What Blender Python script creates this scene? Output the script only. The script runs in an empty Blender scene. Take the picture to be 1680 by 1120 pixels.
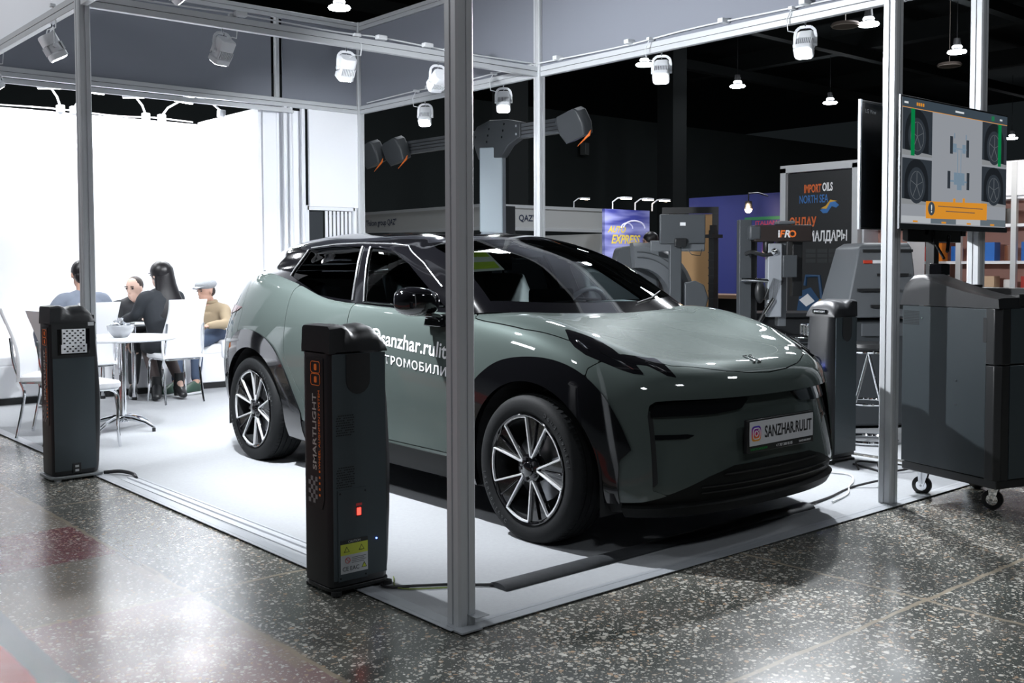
import bpy, bmesh, math, random
import numpy as np
from mathutils import Vector, Matrix
from mathutils.bvhtree import BVHTree

PI = math.pi
S = bpy.context.scene
COL = S.collection
random.seed(7)

# ------------------------------------------------------------------ camera, world, exposure
cam_d = bpy.data.cameras.new('camera')
cam = bpy.data.objects.new('camera', cam_d)
COL.objects.link(cam)
S.camera = cam
cam_d.sensor_width = 36.0
cam_d.lens = 1707.0 / 1680.0 * 36.0
cam_d.shift_y = -50.0 / 1680.0
cam_d.clip_end = 200
_X = Vector((0.7598, 0.0308, -0.6495)); _Y = Vector((-0.6501, 0.0309, -0.7592))
_vp = Vector((2843 - 840, 510 - 429, -1707.0)).normalized()
_vq = Vector((-623 - 840, 510 - 440, -1707.0)).normalized()
_m = (_vp + _vq).normalized(); _n = (_vp - _vq).normalized()
_X = (_m + _n) / math.sqrt(2); _Y = (_m - _n) / math.sqrt(2); _Z = _X.cross(_Y)
cam.matrix_world = Matrix(((_X.x, _X.y, _X.z, -2.324), (_Y.x, _Y.y, _Y.z, -3.013), (_Z.x, _Z.y, _Z.z, 1.332), (0, 0, 0, 1)))

S.view_settings.view_transform = 'Standard'
S.view_settings.look = 'None'
S.view_settings.gamma = 1.0
S.view_settings.use_curve_mapping = False
S.view_settings.exposure = 0.18

world = bpy.data.worlds.new('hall_air')
S.world = world
world.use_nodes = True
bg = world.node_tree.nodes['Background']
bg.inputs[0].default_value = (0.55, 0.68, 0.75, 1)
bg.inputs[1].default_value = 0.012

def aim(o, target):
    d = Vector(target) - o.location
    o.rotation_euler = d.to_track_quat('-Z', 'Y').to_euler()

def spot_lamp(name, loc, target, energy, angle=60, blend=.5, size=.05, color=(1, 1, 1)):
    l = bpy.data.lights.new(name, 'SPOT')
    l.energy = energy; l.spot_size = math.radians(angle); l.spot_blend = blend
    l.shadow_soft_size = size; l.color = color
    o = bpy.data.objects.new(name, l); COL.objects.link(o)
    o.location = loc; aim(o, target)
    return o

def area_lamp(name, loc, target, energy, sx, sy, color=(1, 1, 1), spread=PI):
    l = bpy.data.lights.new(name, 'AREA')
    l.energy = energy; l.shape = 'RECTANGLE'; l.size = sx; l.size_y = sy; l.color = color; l.spread = spread
    o = bpy.data.objects.new(name, l); COL.objects.link(o)
    o.location = loc; aim(o, target)
    return o

# hall light from the rows of high bay lamps
for _x, _y, _e in ((-6, -8, 200), (2, -9, 160), (10, -4, 200), (-8, 4, 300), (9, 9, 360), (18, 8, 360), (12, 17, 360), (26, 12, 360)):
    area_lamp('high_bay', (_x, _y, 9.5), (_x, _y, 0), _e, 1.2, 1.2, (.90, .95, 1.0))
area_lamp('frieze_fill_light', (-3.4, 5.6, 4.6), (0, 5.4, 3.5), 66, 1.2, .5, (.95, .97, 1))  # added fill light out of view, brightens the white frieze


# ------------------------------------------------------------------ materials
_mats = {}
def mat(name, col, rough=.5, metal=0., coat=0., emit=None, estr=0., bump=0., bscale=200., var=0., vscale=30., alpha=None, trans=0., spec=.5, coat_rough=.03):
    if name in _mats: return _mats[name]
    m = bpy.data.materials.new(name); m.use_nodes = True
    nt = m.node_tree; b = nt.nodes['Principled BSDF']
    b.inputs['Base Color'].default_value = (*col, 1)
    b.inputs['Roughness'].default_value = rough
    b.inputs['Metallic'].default_value = metal
    b.inputs['Coat Weight'].default_value = coat
    b.inputs['Coat Roughness'].default_value = coat_rough
    b.inputs['Specular IOR Level'].default_value = spec
    b.inputs['Transmission Weight'].default_value = trans
    if emit:
        b.inputs['Emission Color'].default_value = (*emit, 1); b.inputs['Emission Strength'].default_value = estr
    if bump or var:
        tc = nt.nodes.new('ShaderNodeTexCoord')
    if bump:
        n = nt.nodes.new('ShaderNodeTexNoise'); n.inputs['Scale'].default_value = bscale; n.inputs['Detail'].default_value = 3
        bp = nt.nodes.new('ShaderNodeBump'); bp.inputs['Strength'].default_value = bump; bp.inputs['Distance'].default_value = .002
        nt.links.new(tc.outputs['Object'], n.inputs['Vector']); nt.links.new(n.outputs['Fac'], bp.inputs['Height'])
        nt.links.new(bp.outputs['Normal'], b.inputs['Normal'])
    if var:
        n = nt.nodes.new('ShaderNodeTexNoise'); n.inputs['Scale'].default_value = vscale; n.inputs['Detail'].default_value = 4
        mx = nt.nodes.new('ShaderNodeMix'); mx.data_type = 'RGBA'
        mx.inputs[6].default_value = (*[c * (1 - var) for c in col], 1); mx.inputs[7].default_value = (*[min(1, c * (1 + var)) for c in col], 1)
        nt.links.new(tc.outputs['Object'], n.inputs['Vector']); nt.links.new(n.outputs['Fac'], mx.inputs[0])
        nt.links.new(mx.outputs[2], b.inputs['Base Color'])
    _mats[name] = m
    return m

def glass_mat(name, tint, amount=.92, rough=.0):
    """thin clear sheet: fresnel mirror over a tinted see-through layer"""
    if name in _mats: return _mats[name]
    m = bpy.data.materials.new(name); m.use_nodes = True
    nt = m.node_tree; nt.nodes.clear()
    out = nt.nodes.new('ShaderNodeOutputMaterial'); mx = nt.nodes.new('ShaderNodeMixShader')
    tr = nt.nodes.new('ShaderNodeBsdfTransparent'); tr.inputs[0].default_value = (*tint, 1)
    gl = nt.nodes.new('ShaderNodeBsdfGlossy'); gl.inputs['Roughness'].default_value = rough
    gl.inputs['Color'].default_value = (amount, amount, amount, 1)
    fr = nt.nodes.new('ShaderNodeFresnel'); fr.inputs['IOR'].default_value = 1.6
    nt.links.new(fr.outputs[0], mx.inputs[0]); nt.links.new(tr.outputs[0], mx.inputs[1]); nt.links.new(gl.outputs[0], mx.inputs[2])
    nt.links.new(mx.outputs[0], out.inputs[0])
    _mats[name] = m
    return m

def M_(): pass
ALU = mat('anodised_aluminium', (.56, .58, .60), .42, .15, var=.06, vscale=8)
ALU_DK = mat('aluminium_groove', (.05, .055, .06), .6)
WHITE_P = mat('white_panel', (.80, .82, .86), .55)
WHITE_W = mat('white_wall_panel', (.86, .88, .92), .6)
GREY_P = mat('grey_fabric_panel', (.22, .235, .275), .85, bump=.15, bscale=400)
WHITE_PL = mat('white_plastic', (.72, .74, .77), .35)
WHITE_LE = mat('white_leatherette', (.86, .87, .90), .38)
CHROME = mat('chrome', (.80, .81, .83), .07, 1.)
BLACK_G = mat('gloss_black', (.004, .004, .005), .08, coat=1.)
BLACK_S = mat('satin_black', (.012, .013, .014), .38)
BLACK_M = mat('matt_black', (.010, .011, .012), .75)
RUBBER = mat('tyre_rubber', (.011, .012, .013), .7, spec=.2, bump=.3, bscale=120, var=.2, vscale=25)
PAINT = mat('grey_green_car_paint', (.073, .091, .086), .45, .12, spec=.0, coat=1., coat_rough=.015)
LED_W = mat('lit_led', (1, 1, 1), .5, emit=(.93, .96, 1), estr=30)
LETTER_W = mat('white_vinyl_letter', (.85, .86, .88), .4)
ORANGE = mat('orange_print', (.9, .20, .03), .45)
DARK_PANEL = mat('dark_slate_metal', (.024, .033, .038), .42, .2, bump=.12, bscale=500)
DARK_PLAST = mat('black_textured_plastic', (.012, .013, .015), .42, bump=.15, bscale=500)
CABLE_BK = mat('black_cable', (.01, .01, .012), .5)
CABLE_WH = mat('white_cable', (.7, .72, .74), .5)

# ------------------------------------------------------------------ object helpers
def tag(o, label=None, cat=None, group=None, kind=None):
    if label: o['label'] = label
    if cat: o['category'] = cat
    if group: o['group'] = group
    if kind: o['kind'] = kind
    return o

def empty(name, loc=(0, 0, 0), rz=0., label=None, cat=None, group=None, parent=None):
    o = bpy.data.objects.new(name, None); COL.objects.link(o)
    o.empty_display_size = .1
    o.location = loc; o.rotation_euler = (0, 0, rz)
    if parent: o.parent = parent
    return tag(o, label, cat, group)

def copy_tree(o, parent=None):
    c = o.copy(); COL.objects.link(c)
    if parent is not None: c.parent = parent
    for ch in list(o.children): copy_tree(ch, c)
    return c

def rotm(rx=0, ry=0, rz=0):
    return Matrix.Rotation(rz, 4, 'Z') @ Matrix.Rotation(ry, 4, 'Y') @ Matrix.Rotation(rx, 4, 'X')

class MB:
    def __init__(s): s.v = []; s.f = []; s.mi = []; s.cur = 0
    def add(s, vs, fs, M=None):
        b = len(s.v)
        for p in vs:
            p = Vector(p)
            s.v.append(M @ p if M is not None else p)
        for f in fs: s.f.append([i + b for i in f]); s.mi.append(s.cur)
        return s
    def box(s, c, d, M=None, rz=0, rx=0, ry=0):
        R = Matrix.Translation(Vector(c)) @ rotm(rx, ry, rz)
        if M is not None: R = M @ R
        x, y, z = d[0] / 2, d[1] / 2, d[2] / 2
        vs = [(-x, -y, -z), (x, -y, -z), (x, y, -z), (-x, y, -z), (-x, -y, z), (x, -y, z), (x, y, z), (-x, y, z)]
        return s.add(vs, [(0, 3, 2, 1), (4, 5, 6, 7), (0, 1, 5, 4), (1, 2, 6, 5), (2, 3, 7, 6), (3, 0, 4, 7)], R)
    def frm(s, p0, p1):
        d = Vector(p1) - Vector(p0); L = d.length; q = d.to_track_quat('Z', 'Y').to_matrix().to_4x4()
        return Matrix.Translation(Vector(p0)) @ q, L
    def bar(s, p0, p1, w, h, M=None, up=(0, 0, 1)):
        p0 = Vector(p0); p1 = Vector(p1); d = (p1 - p0).normalized(); up = Vector(up)
        if abs(d.dot(up)) > .99: up = Vector((0, 1, 0))
        x = d.cross(up).normalized(); y = x.cross(d).normalized()
        vs = []
        for p in (p0, p1):
            for a, b in ((-1, -1), (1, -1), (1, 1), (-1, 1)): vs.append(p + x * a * w / 2 + y * b * h / 2)
        return s.add(vs, [(0, 3, 2, 1)[::-1], (4, 5, 6, 7)[::-1], (0, 1, 5, 4)[::-1], (1, 2, 6, 5)[::-1], (2, 3, 7, 6)[::-1], (3, 0, 4, 7)[::-1]], M)
    def cyl(s, p0, p1, r, r1=None, n=20, M=None, caps=True):
        F, L = s.frm(p0, p1)
        if M is not None: F = M @ F
        r1 = r if r1 is None else r1
        vs = [(r * math.cos(2 * PI * i / n), r * math.sin(2 * PI * i / n), 0) for i in range(n)] + [(r1 * math.cos(2 * PI * i / n), r1 * math.sin(2 * PI * i / n), L) for i in range(n)]
        fs = [(i, (i + 1) % n, n + (i + 1) % n, n + i) for i in range(n)]
        if caps: fs += [list(range(n))[::-1], list(range(n, 2 * n))]
        return s.add(vs, fs, F)
    def lathe(s, prof, n=32, M=None, closed=False, caps=True):
        """prof: (r, z) list, around Z"""
        vs = [(r * math.cos(2 * PI * i / n), r * math.sin(2 * PI * i / n), z) for r, z in prof for i in range(n)]
        m = len(prof); fs = []
        for j in range(m if closed else m - 1):
            for i in range(n):
                a = j * n; b = ((j + 1) % m) * n
                fs.append((a + i, a + (i + 1) % n, b + (i + 1) % n, b + i))
        if not closed and caps:
            if prof[0][0] > 1e-5: fs.append(list(range(n))[::-1])
            if prof[-1][0] > 1e-5: fs.append([(m - 1) * n + i for i in range(n)])
        return s.add(vs, fs, M)
    def tube(s, pts, r, n=8, M=None, closed=False, rs=None):
        pts = [Vector(p) for p in pts]; m = len(pts); vs = []; up = Vector((0, 0, 1)); prev = None
        for i, p in enumerate(pts):
            if closed: d = pts[(i + 1) % m] - pts[i - 1]
            else: d = pts[min(i + 1, m - 1)] - pts[max(i - 1, 0)]
            d.normalize()
            if prev is None:
                x = d.orthogonal().normalized()
            else:
                x = (prev - d * prev.dot(d))
                x = x.normalized() if x.length > 1e-6 else d.orthogonal().normalized()
            prev = x; y = d.cross(x); rr = rs[i] if rs else r
            for k in range(n):
                a = 2 * PI * k / n; vs.append(p + x * rr * math.cos(a) + y * rr * math.sin(a))
        fs = []
        for i in range(m if closed else m - 1):
            for k in range(n):
                a = i * n; b = ((i + 1) % m) * n
                fs.append((a + k, a + (k + 1) % n, b + (k + 1) % n, b + k))
        if not closed: fs += [list(range(n))[::-1], [(m - 1) * n + k for k in range(n)]]
        return s.add(vs, fs, M)
    def prism(s, poly, h0, h1, M=None):
        """poly in XY extruded from z=h0 to h1"""
        n = len(poly)
        a = sum(poly[i][0] * poly[(i + 1) % n][1] - poly[(i + 1) % n][0] * poly[i][1] for i in range(n))
        if a < 0: poly = poly[::-1]
        vs = [(x, y, h0) for x, y in poly] + [(x, y, h1) for x, y in poly]
        fs = [list(range(n))[::-1], list(range(n, 2 * n))] + [(i, (i + 1) % n, n + (i + 1) % n, n + i) for i in range(n)]
        return s.add(vs, fs, M)
    def loft(s, secs, M=None, caps=True, closed=True):
        n = len(secs[0]); vs = [p for q in secs for p in q]; fs = []
        for j in range(len(secs) - 1):
            for i in range(n if closed else n - 1):
                a = j * n; b = a + n
                fs.append((a + i, a + (i + 1) % n, b + (i + 1) % n, b + i))
        if caps: fs += [list(range(n))[::-1], [(len(secs) - 1) * n + i for i in range(n)]]
        return s.add(vs, fs, M)
    def ball(s, c, r, n=16, M=None, sc=(1, 1, 1), m=None):
        m = m or n // 2
        prof = [(max(r * math.sin(PI * j / m), 1e-6), -r * math.cos(PI * j / m)) for j in range(m + 1)]
        R = Matrix.Translation(Vector(c)) @ Matrix.Diagonal((*sc, 1))
        if M is not None: R = M @ R
        return s.lathe(prof, n, R)
    def build(s, name, m, parent=None, smooth=False, bevel=0., seg=2, loc=None, rot=None, angle=35, sub=0, M=None):
        me = bpy.data.meshes.new(name)
        me.from_pydata([tuple(v) for v in s.v], [], s.f); me.validate(clean_customdata=False)
        ms = m if isinstance(m, (list, tuple)) else [m]
        for x in ms: me.materials.append(x)
        if len(ms) > 1 and len(me.polygons) == len(s.mi):
            me.polygons.foreach_set('material_index', s.mi)
        bm = bmesh.new(); bm.from_mesh(me)
        bmesh.ops.remove_doubles(bm, verts=bm.verts, dist=1e-5)
        bmesh.ops.recalc_face_normals(bm, faces=bm.faces)
        bm.to_mesh(me); bm.free()
        o = bpy.data.objects.new(name, me); COL.objects.link(o)
        if parent: o.parent = parent
        if M is not None: o.matrix_local = M
        if loc is not None: o.location = loc
        if rot is not None: o.rotation_euler = rot
        if bevel:
            b = o.modifiers.new('b', 'BEVEL'); b.width = bevel; b.segments = seg; b.limit_method = 'ANGLE'; b.angle_limit = math.radians(35)
        if sub:
            b = o.modifiers.new('s', 'SUBSURF'); b.levels = sub; b.render_levels = sub
        if smooth or bevel or sub:
            me.polygons.foreach_set('use_smooth', [True] * len(me.polygons))
            if not sub:
                bm = bmesh.new(); bm.from_mesh(me)
                for e in bm.edges:
                    if len(e.link_faces) == 2 and e.calc_face_angle(0) > math.radians(angle): e.smooth = False
                bm.to_mesh(me); bm.free()
        me.update()
        return o

def arc(cx, cy, r, a0, a1, n):
    return [(cx + r * math.cos(math.radians(a0 + (a1 - a0) * i / n)), cy + r * math.sin(math.radians(a0 + (a1 - a0) * i / n))) for i in range(n + 1)]

def rrect(w, h, r, n=4):
    x, y = w / 2 - r, h / 2 - r
    return arc(x, y, r, 0, 90, n) + arc(-x, y, r, 90, 180, n) + arc(-x, -y, r, 180, 270, n) + arc(x, -y, r, 270, 360, n)

def text_mesh(txt, bold=0., extr=.001, res=3, space=1., shear=0.):
    cu = bpy.data.curves.new('txt', 'FONT'); cu.body = txt; cu.size = 1; cu.extrude = extr
    cu.offset = bold; cu.resolution_u = res; cu.space_character = space; cu.shear = shear
    cu.align_x = 'CENTER'; cu.align_y = 'CENTER'
    o = bpy.data.objects.new('txt', cu); COL.objects.link(o)
    bpy.context.view_layer.update()
    dg = bpy.context.evaluated_depsgraph_get()
    me = bpy.data.meshes.new_from_object(o.evaluated_get(dg))
    bpy.data.objects.remove(o)
    co = np.array([v.co[:] for v in me.vertices])
    lo, hi = co.min(0), co.max(0)
    co -= (lo + hi) / 2
    return me, co, hi - lo

def text(name, txt, M, w=None, h=None, m=None, parent=None, depth=.001, bold=0., label=None, space=1., shear=0.):
    """text laid in the local XY plane of M, fitted to width w and/or height h"""
    me, co, sz = text_mesh(txt, bold, .01, 3, space, shear)
    sx = w / sz[0] if w else None; sy = h / sz[1] if h else None
    sx = sx or sy; sy = sy or sx
    co = co * np.array([sx, sy, depth / max(sz[2], 1e-6)]); co[:, 2] += depth / 2
    me.vertices.foreach_set('co', co.ravel().astype('f')); me.update()
    me.name = name; me.materials.clear(); me.materials.append(m)
    o = bpy.data.objects.new(name, me); COL.objects.link(o)
    if parent: o.parent = parent
    o.matrix_local = M
    if label: o['label'] = label
    return o

def face_frame(origin, xdir, up=(0, 0, 1)):
    """matrix whose local X runs along xdir, Y up, Z outward"""
    x = Vector(xdir).normalized(); y = Vector(up); y = (y - x * y.dot(x)).normalized(); z = x.cross(y)
    return Matrix(((x.x, y.x, z.x, origin[0]), (x.y, y.y, z.y, origin[1]), (x.z, y.z, z.z, origin[2]), (0, 0, 0, 1)))

# ================================================================== CAR
# car frame: u forward from the front axle, v to the car's left, w up
FA = .7013; XC = 1.84
RA = -2.85
car = empty('car', (XC, FA, 0), -PI / 2, 'dark grey-green compact electric SUV with black roof parked on the white carpet', 'car')

def cr(P, n, closed=False):
    """smooth curve through control rows P (k, ..., 3), n samples per span, centripetal"""
    P = np.asarray(P, float); k = len(P)
    ext = np.concatenate([[2 * P[0] - P[1]], P, [2 * P[-1] - P[-2]]])
    out = []
    for i in range(k - 1):
        p0, p1, p2, p3 = ext[i:i + 4]
        d = lambda a, b: np.maximum(np.linalg.norm(b - a, axis=-1, keepdims=True) ** .5, 1e-4)
        t0 = 0; t1 = d(p0, p1); t2 = t1 + d(p1, p2); t3 = t2 + d(p2, p3)
        for j in range(n + (i == k - 2)):
            t = t1 + (t2 - t1) * j / n
            A1 = (t1 - t) / t1 * p0 + t / t1 * p1
            A2 = (t2 - t) / (t2 - t1) * p1 + (t - t1) / (t2 - t1) * p2
            A3 = (t3 - t) / (t3 - t2) * p2 + (t - t2) / (t3 - t2) * p3
            B1 = (t2 - t) / t2 * A1 + t / t2 * A2
            B2 = (t3 - t) / (t3 - t1) * A2 + (t - t1) / (t3 - t1) * A3
            out.append((t2 - t) / (t2 - t1) * B1 + (t - t1) / (t2 - t1) * B2)
    return np.array(out)

def smooth_grid(G, it, sym0=True, sym1=True, keep=None):
    """gentle smoothing of the inner grid; v=0 columns stay on the centre plane"""
    for _ in range(it):
        N = G.copy()
        N[1:-1] = G[1:-1] * .5 + (G[:-2] + G[2:]) * .25
        if sym0:
            N[0] = G[0] * .5 + G[1] * .5; N[0][:, 1] = 0
        if sym1:
            N[-1] = G[-1] * .5 + G[-2] * .5; N[-1][:, 1] = 0
        G2 = N.copy()
        G2[:, 1:-1] = N[:, 1:-1] * .5 + (N[:, :-2] + N[:, 2:]) * .25
        if keep is not None: G2[:, keep] = N[:, keep]
        G = G2
    return G

# lower body control net: columns run nose centre -> side -> tail centre, rows sill -> shoulder -> centre line
LC = [
 # r0 bottom         r1               r2                r3                 r4                 r5 edge           r6 crown           r7                r8 spine
 [(.735,0,.21),   (.795,0,.30),    (.80,0,.44),     (.80,0,.60),      (.790,0,.74),     (.745,0,.815),    (.66,0,.868),     (.56,0,.895),    (.46,0,.92)],
 [(.73,.25,.21),  (.785,.25,.30),   (.785,.25,.44),  (.785,.25,.60),   (.775,.25,.74),   (.73,.25,.82),    (.64,.25,.875),   (.50,.15,.908),  (.38,0,.94)],
 [(.70,.46,.21),  (.745,.47,.30),  (.745,.47,.44),  (.74,.47,.60),    (.725,.46,.75),   (.68,.45,.828),   (.58,.43,.885),   (.42,.24,.925),  (.28,0,.965)],
 [(.645,.62,.21),  (.685,.635,.30), (.685,.63,.44),  (.675,.62,.60),   (.655,.61,.75),   (.61,.595,.835),  (.50,.55,.90),    (.32,.30,.95),   (.17,0,.99)],
 [(.565,.725,.21), (.605,.745,.30), (.61,.738,.44),  (.60,.728,.60),   (.575,.71,.755),  (.525,.685,.85),  (.42,.625,.925),  (.24,.34,.98),   (.07,0,1.018)],
 [(.46,.795,.21), (.49,.82,.30),   (.49,.815,.44),  (.49,.805,.60),   (.465,.79,.765),  (.42,.755,.872),  (.32,.68,.958),   (.15,.36,1.008), (-.02,0,1.040)],
 [(.32,.825,.21), (.34,.85,.30),   (.36,.865,.44),  (.35,.868,.62),   (.335,.853,.785), (.30,.812,.908),  (.22,.705,.995),  (.06,.37,1.032), (-.10,0,1.055)],
 [(.18,.845,.21), (.19,.87,.30),   (.20,.89,.44),   (.19,.897,.64),   (.18,.882,.81),   (.16,.835,.94),   (.10,.72,1.03),   (-.03,.37,1.05), (-.17,0,1.067)],
 [(.0,.85,.21),   (.0,.88,.30),    (.0,.90,.44),    (.0,.908,.65),    (.0,.895,.83),    (-.01,.845,.975), (-.05,.73,1.063), (-.13,.37,1.075),(-.24,0,1.076)],
 [(-.25,.85,.21), (-.25,.88,.30),  (-.25,.895,.44), (-.25,.905,.65),  (-.25,.897,.84),  (-.25,.852,1.0),  (-.25,.745,1.085),(-.27,.37,1.088),(-.32,0,1.082)],
 [(-.50,.85,.21), (-.50,.88,.30),  (-.50,.885,.44), (-.50,.90,.65),   (-.50,.897,.85),  (-.50,.862,1.0),  (-.50,.795,1.078),(-.48,.40,1.07), (-.46,0,1.066)],
 [(-1.0,.85,.21), (-1.0,.88,.30),  (-1.0,.875,.44), (-1.0,.893,.65),  (-1.0,.897,.86),  (-1.0,.868,1.01), (-1.0,.818,1.088),(-1.0,.4,1.08),  (-1.0,0,1.08)],
 [(-1.5,.85,.21), (-1.5,.88,.30),  (-1.5,.875,.44), (-1.5,.893,.65),  (-1.5,.900,.87),  (-1.5,.870,1.03), (-1.5,.823,1.105),(-1.5,.4,1.09),  (-1.5,0,1.09)],
 [(-2.0,.85,.21), (-2.0,.88,.30),  (-2.0,.885,.44), (-2.0,.902,.65),  (-2.0,.910,.88),  (-2.0,.880,1.05), (-2.0,.822,1.13), (-2.0,.4,1.12),  (-2.0,0,1.12)],
 [(-2.4,.85,.22), (-2.4,.88,.31),  (-2.4,.895,.45), (-2.4,.912,.66),  (-2.4,.917,.90),  (-2.4,.887,1.08), (-2.42,.808,1.225), (-2.4,.4,1.2),   (-2.4,0,1.2)],
 [(-2.85,.85,.25),(-2.85,.88,.33), (-2.85,.90,.46), (-2.85,.918,.66), (-2.85,.918,.90), (-2.85,.878,1.10),(-2.85,.785,1.285),(-2.85,.4,1.27), (-2.85,0,1.27)],
 [(-3.15,.84,.27),(-3.15,.865,.35),(-3.17,.885,.47),(-3.18,.90,.66),  (-3.16,.895,.90), (-3.12,.845,1.10),(-3.06,.745,1.295),(-3.0,.4,1.28),  (-3.0,0,1.28)],
 [(-3.36,.79,.28),(-3.37,.82,.35), (-3.39,.84,.47), (-3.40,.85,.66),  (-3.37,.835,.90), (-3.30,.775,1.10),(-3.18,.69,1.30),(-3.1,.4,1.285), (-3.08,0,1.285)],
 [(-3.48,.71,.28),(-3.50,.74,.35), (-3.52,.76,.47), (-3.53,.77,.66),  (-3.49,.75,.90),  (-3.39,.69,1.10), (-3.25,.62,1.30),(-3.16,.38,1.288),(-3.14,0,1.288)],
 [(-3.57,.58,.28),(-3.59,.60,.35), (-3.62,.61,.47), (-3.625,.62,.66), (-3.58,.61,.90),  (-3.46,.56,1.10), (-3.31,.50,1.275),(-3.21,.30,1.29),(-3.18,0,1.29)],
 [(-3.62,.33,.28),(-3.64,.34,.35), (-3.67,.35,.47), (-3.68,.35,.66),  (-3.63,.34,.90),  (-3.50,.32,1.10), (-3.35,.30,1.277),(-3.25,.15,1.292),(-3.22,0,1.292)],
 [(-3.64,0,.28),  (-3.66,0,.35),   (-3.69,0,.47),   (-3.70,0,.66),    (-3.65,0,.90),    (-3.52,0,1.10),   (-3.37,0,1.278),  (-3.29,0,1.292), (-3.25,0,1.292)],
]
NS = 14
gL = cr(LC, NS); gL = np.swapaxes(cr(np.swapaxes(gL, 0, 1), NS), 0, 1)
gL = smooth_grid(gL, 22)
# the bonnet and its run into the wings are smoothed much further than the body corners
_s = smooth_grid(gL, 200)
_r = np.arange(gL.shape[1]) / NS; _c = np.arange(gL.shape[0]) / NS
_st = lambda x: np.clip(x, 0, 1) ** 2 * (3 - 2 * np.clip(x, 0, 1))
_w = (_st((_r - 6.05) / .8)[None, :] * _st((10.0 - _c) / 1.5)[:, None])[..., None] * .9
gL = gL * (1 - _w) + _s * _w

# greenhouse: columns windscreen centre -> A pillar -> side -> rear glass centre, rows base -> roof edge -> spine
GC = [
 # base              r1                  r2                 r3 roof edge          r4                  r5 spine
 [(-.21,0,1.068),   (-.45,0,1.228),     (-.73,0,1.385),    (-1.02,0,1.488),     (-1.10,0,1.511),    (-1.20,0,1.530)],
 [(-.23,.28,1.070), (-.47,.27,1.228),   (-.75,.25,1.384),  (-1.04,.24,1.484),   (-1.13,.18,1.512),  (-1.24,0,1.534)],
 [(-.30,.54,1.082), (-.54,.505,1.234),  (-.81,.465,1.378),  (-1.10,.42,1.472),   (-1.19,.30,1.510),  (-1.30,0,1.540)],
 [(-.39,.70,1.092), (-.62,.655,1.238),  (-.87,.61,1.368),  (-1.15,.565,1.458),   (-1.27,.40,1.505),  (-1.38,0,1.545)],
 [(-.50,.768,1.086),(-.72,.720,1.235),  (-.96,.672,1.353), (-1.25,.618,1.440),  (-1.35,.44,1.505),  (-1.46,0,1.549)],
 [(-.66,.790,1.078),(-.86,.750,1.220),  (-1.09,.700,1.345),(-1.34,.645,1.448),  (-1.44,.46,1.512),  (-1.54,0,1.552)],
 [(-.95,.805,1.083),(-1.10,.768,1.235), (-1.27,.720,1.370),(-1.48,.660,1.463),  (-1.55,.47,1.522),  (-1.63,0,1.554)],
 [(-1.4,.812,1.097),(-1.48,.775,1.250), (-1.58,.728,1.385),(-1.70,.668,1.476),  (-1.74,.47,1.531),  (-1.78,0,1.556)],
 [(-1.9,.812,1.123),(-1.93,.778,1.265), (-1.97,.728,1.390),(-2.00,.668,1.480),  (-2.01,.47,1.534),  (-2.03,0,1.555)],
 [(-2.3,.800,1.16), (-2.31,.770,1.280), (-2.32,.722,1.385),(-2.33,.662,1.484),  (-2.33,.46,1.543),  (-2.33,0,1.566)],
 [(-2.65,.775,1.215),(-2.65,.748,1.30), (-2.64,.705,1.375),(-2.62,.648,1.470),  (-2.60,.45,1.532),  (-2.58,0,1.556)],
 [(-2.95,.735,1.25),(-2.93,.712,1.305), (-2.90,.675,1.365),(-2.86,.625,1.448),  (-2.82,.43,1.510),  (-2.78,0,1.536)],
 [(-3.17,.655,1.26),(-3.14,.635,1.305), (-3.10,.605,1.352),(-3.03,.58,1.422),   (-2.97,.41,1.480),  (-2.92,0,1.510)],
 [(-3.28,.50,1.27), (-3.25,.485,1.305), (-3.20,.47,1.345), (-3.14,.47,1.402),   (-3.05,.31,1.445),  (-2.99,0,1.475)],
 [(-3.33,.26,1.275),(-3.30,.25,1.305),  (-3.24,.25,1.343), (-3.18,.25,1.397),   (-3.10,.17,1.435),  (-3.04,0,1.463)],
 [(-3.34,0,1.275),  (-3.31,0,1.305),    (-3.25,0,1.342),   (-3.19,0,1.396),     (-3.12,0,1.430),    (-3.08,0,1.455)],
]
gG = cr(GC, NS); gG = np.swapaxes(cr(np.swapaxes(gG, 0, 1), NS), 0, 1)
gG = smooth_grid(gG, 10)

# ---- signed fields
def sd_poly(x, y, poly):
    P = np.asarray(poly, float); n = len(P)
    d = np.full(x.shape, 1e9); s = np.ones(x.shape)
    for i in range(n):
        a = P[i]; b = P[(i + 1) % n]
        e = b - a; wx = x - a[0]; wy = y - a[1]
        t = np.clip((wx * e[0] + wy * e[1]) / max(e @ e, 1e-12), 0, 1)
        dx = wx - e[0] * t; dy = wy - e[1] * t
        d = np.minimum(d, dx * dx + dy * dy)
        c1 = y >= a[1]; c2 = y < b[1]; c3 = e[0] * wy > e[1] * wx
        flip = (c1 & c2 & c3) | (~c1 & ~c2 & ~c3)
        s = np.where(flip, -s, s)
    return s * np.sqrt(d)

def normals(G):
    du = np.gradient(G, axis=0); dv = np.gradient(G, axis=1)
    n = np.cross(du, dv); n /= np.maximum(np.linalg.norm(n, axis=-1, keepdims=True), 1e-9)
    return n
nL = normals(gL); nG = normals(gG)
# orientation: outward (positive v on the side)
if nL[gL.shape[0] // 2, 40, 1] < 0: nL = -nL
if nG[gG.shape[0] // 2, 20, 1] < 0: nG = -nG

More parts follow.
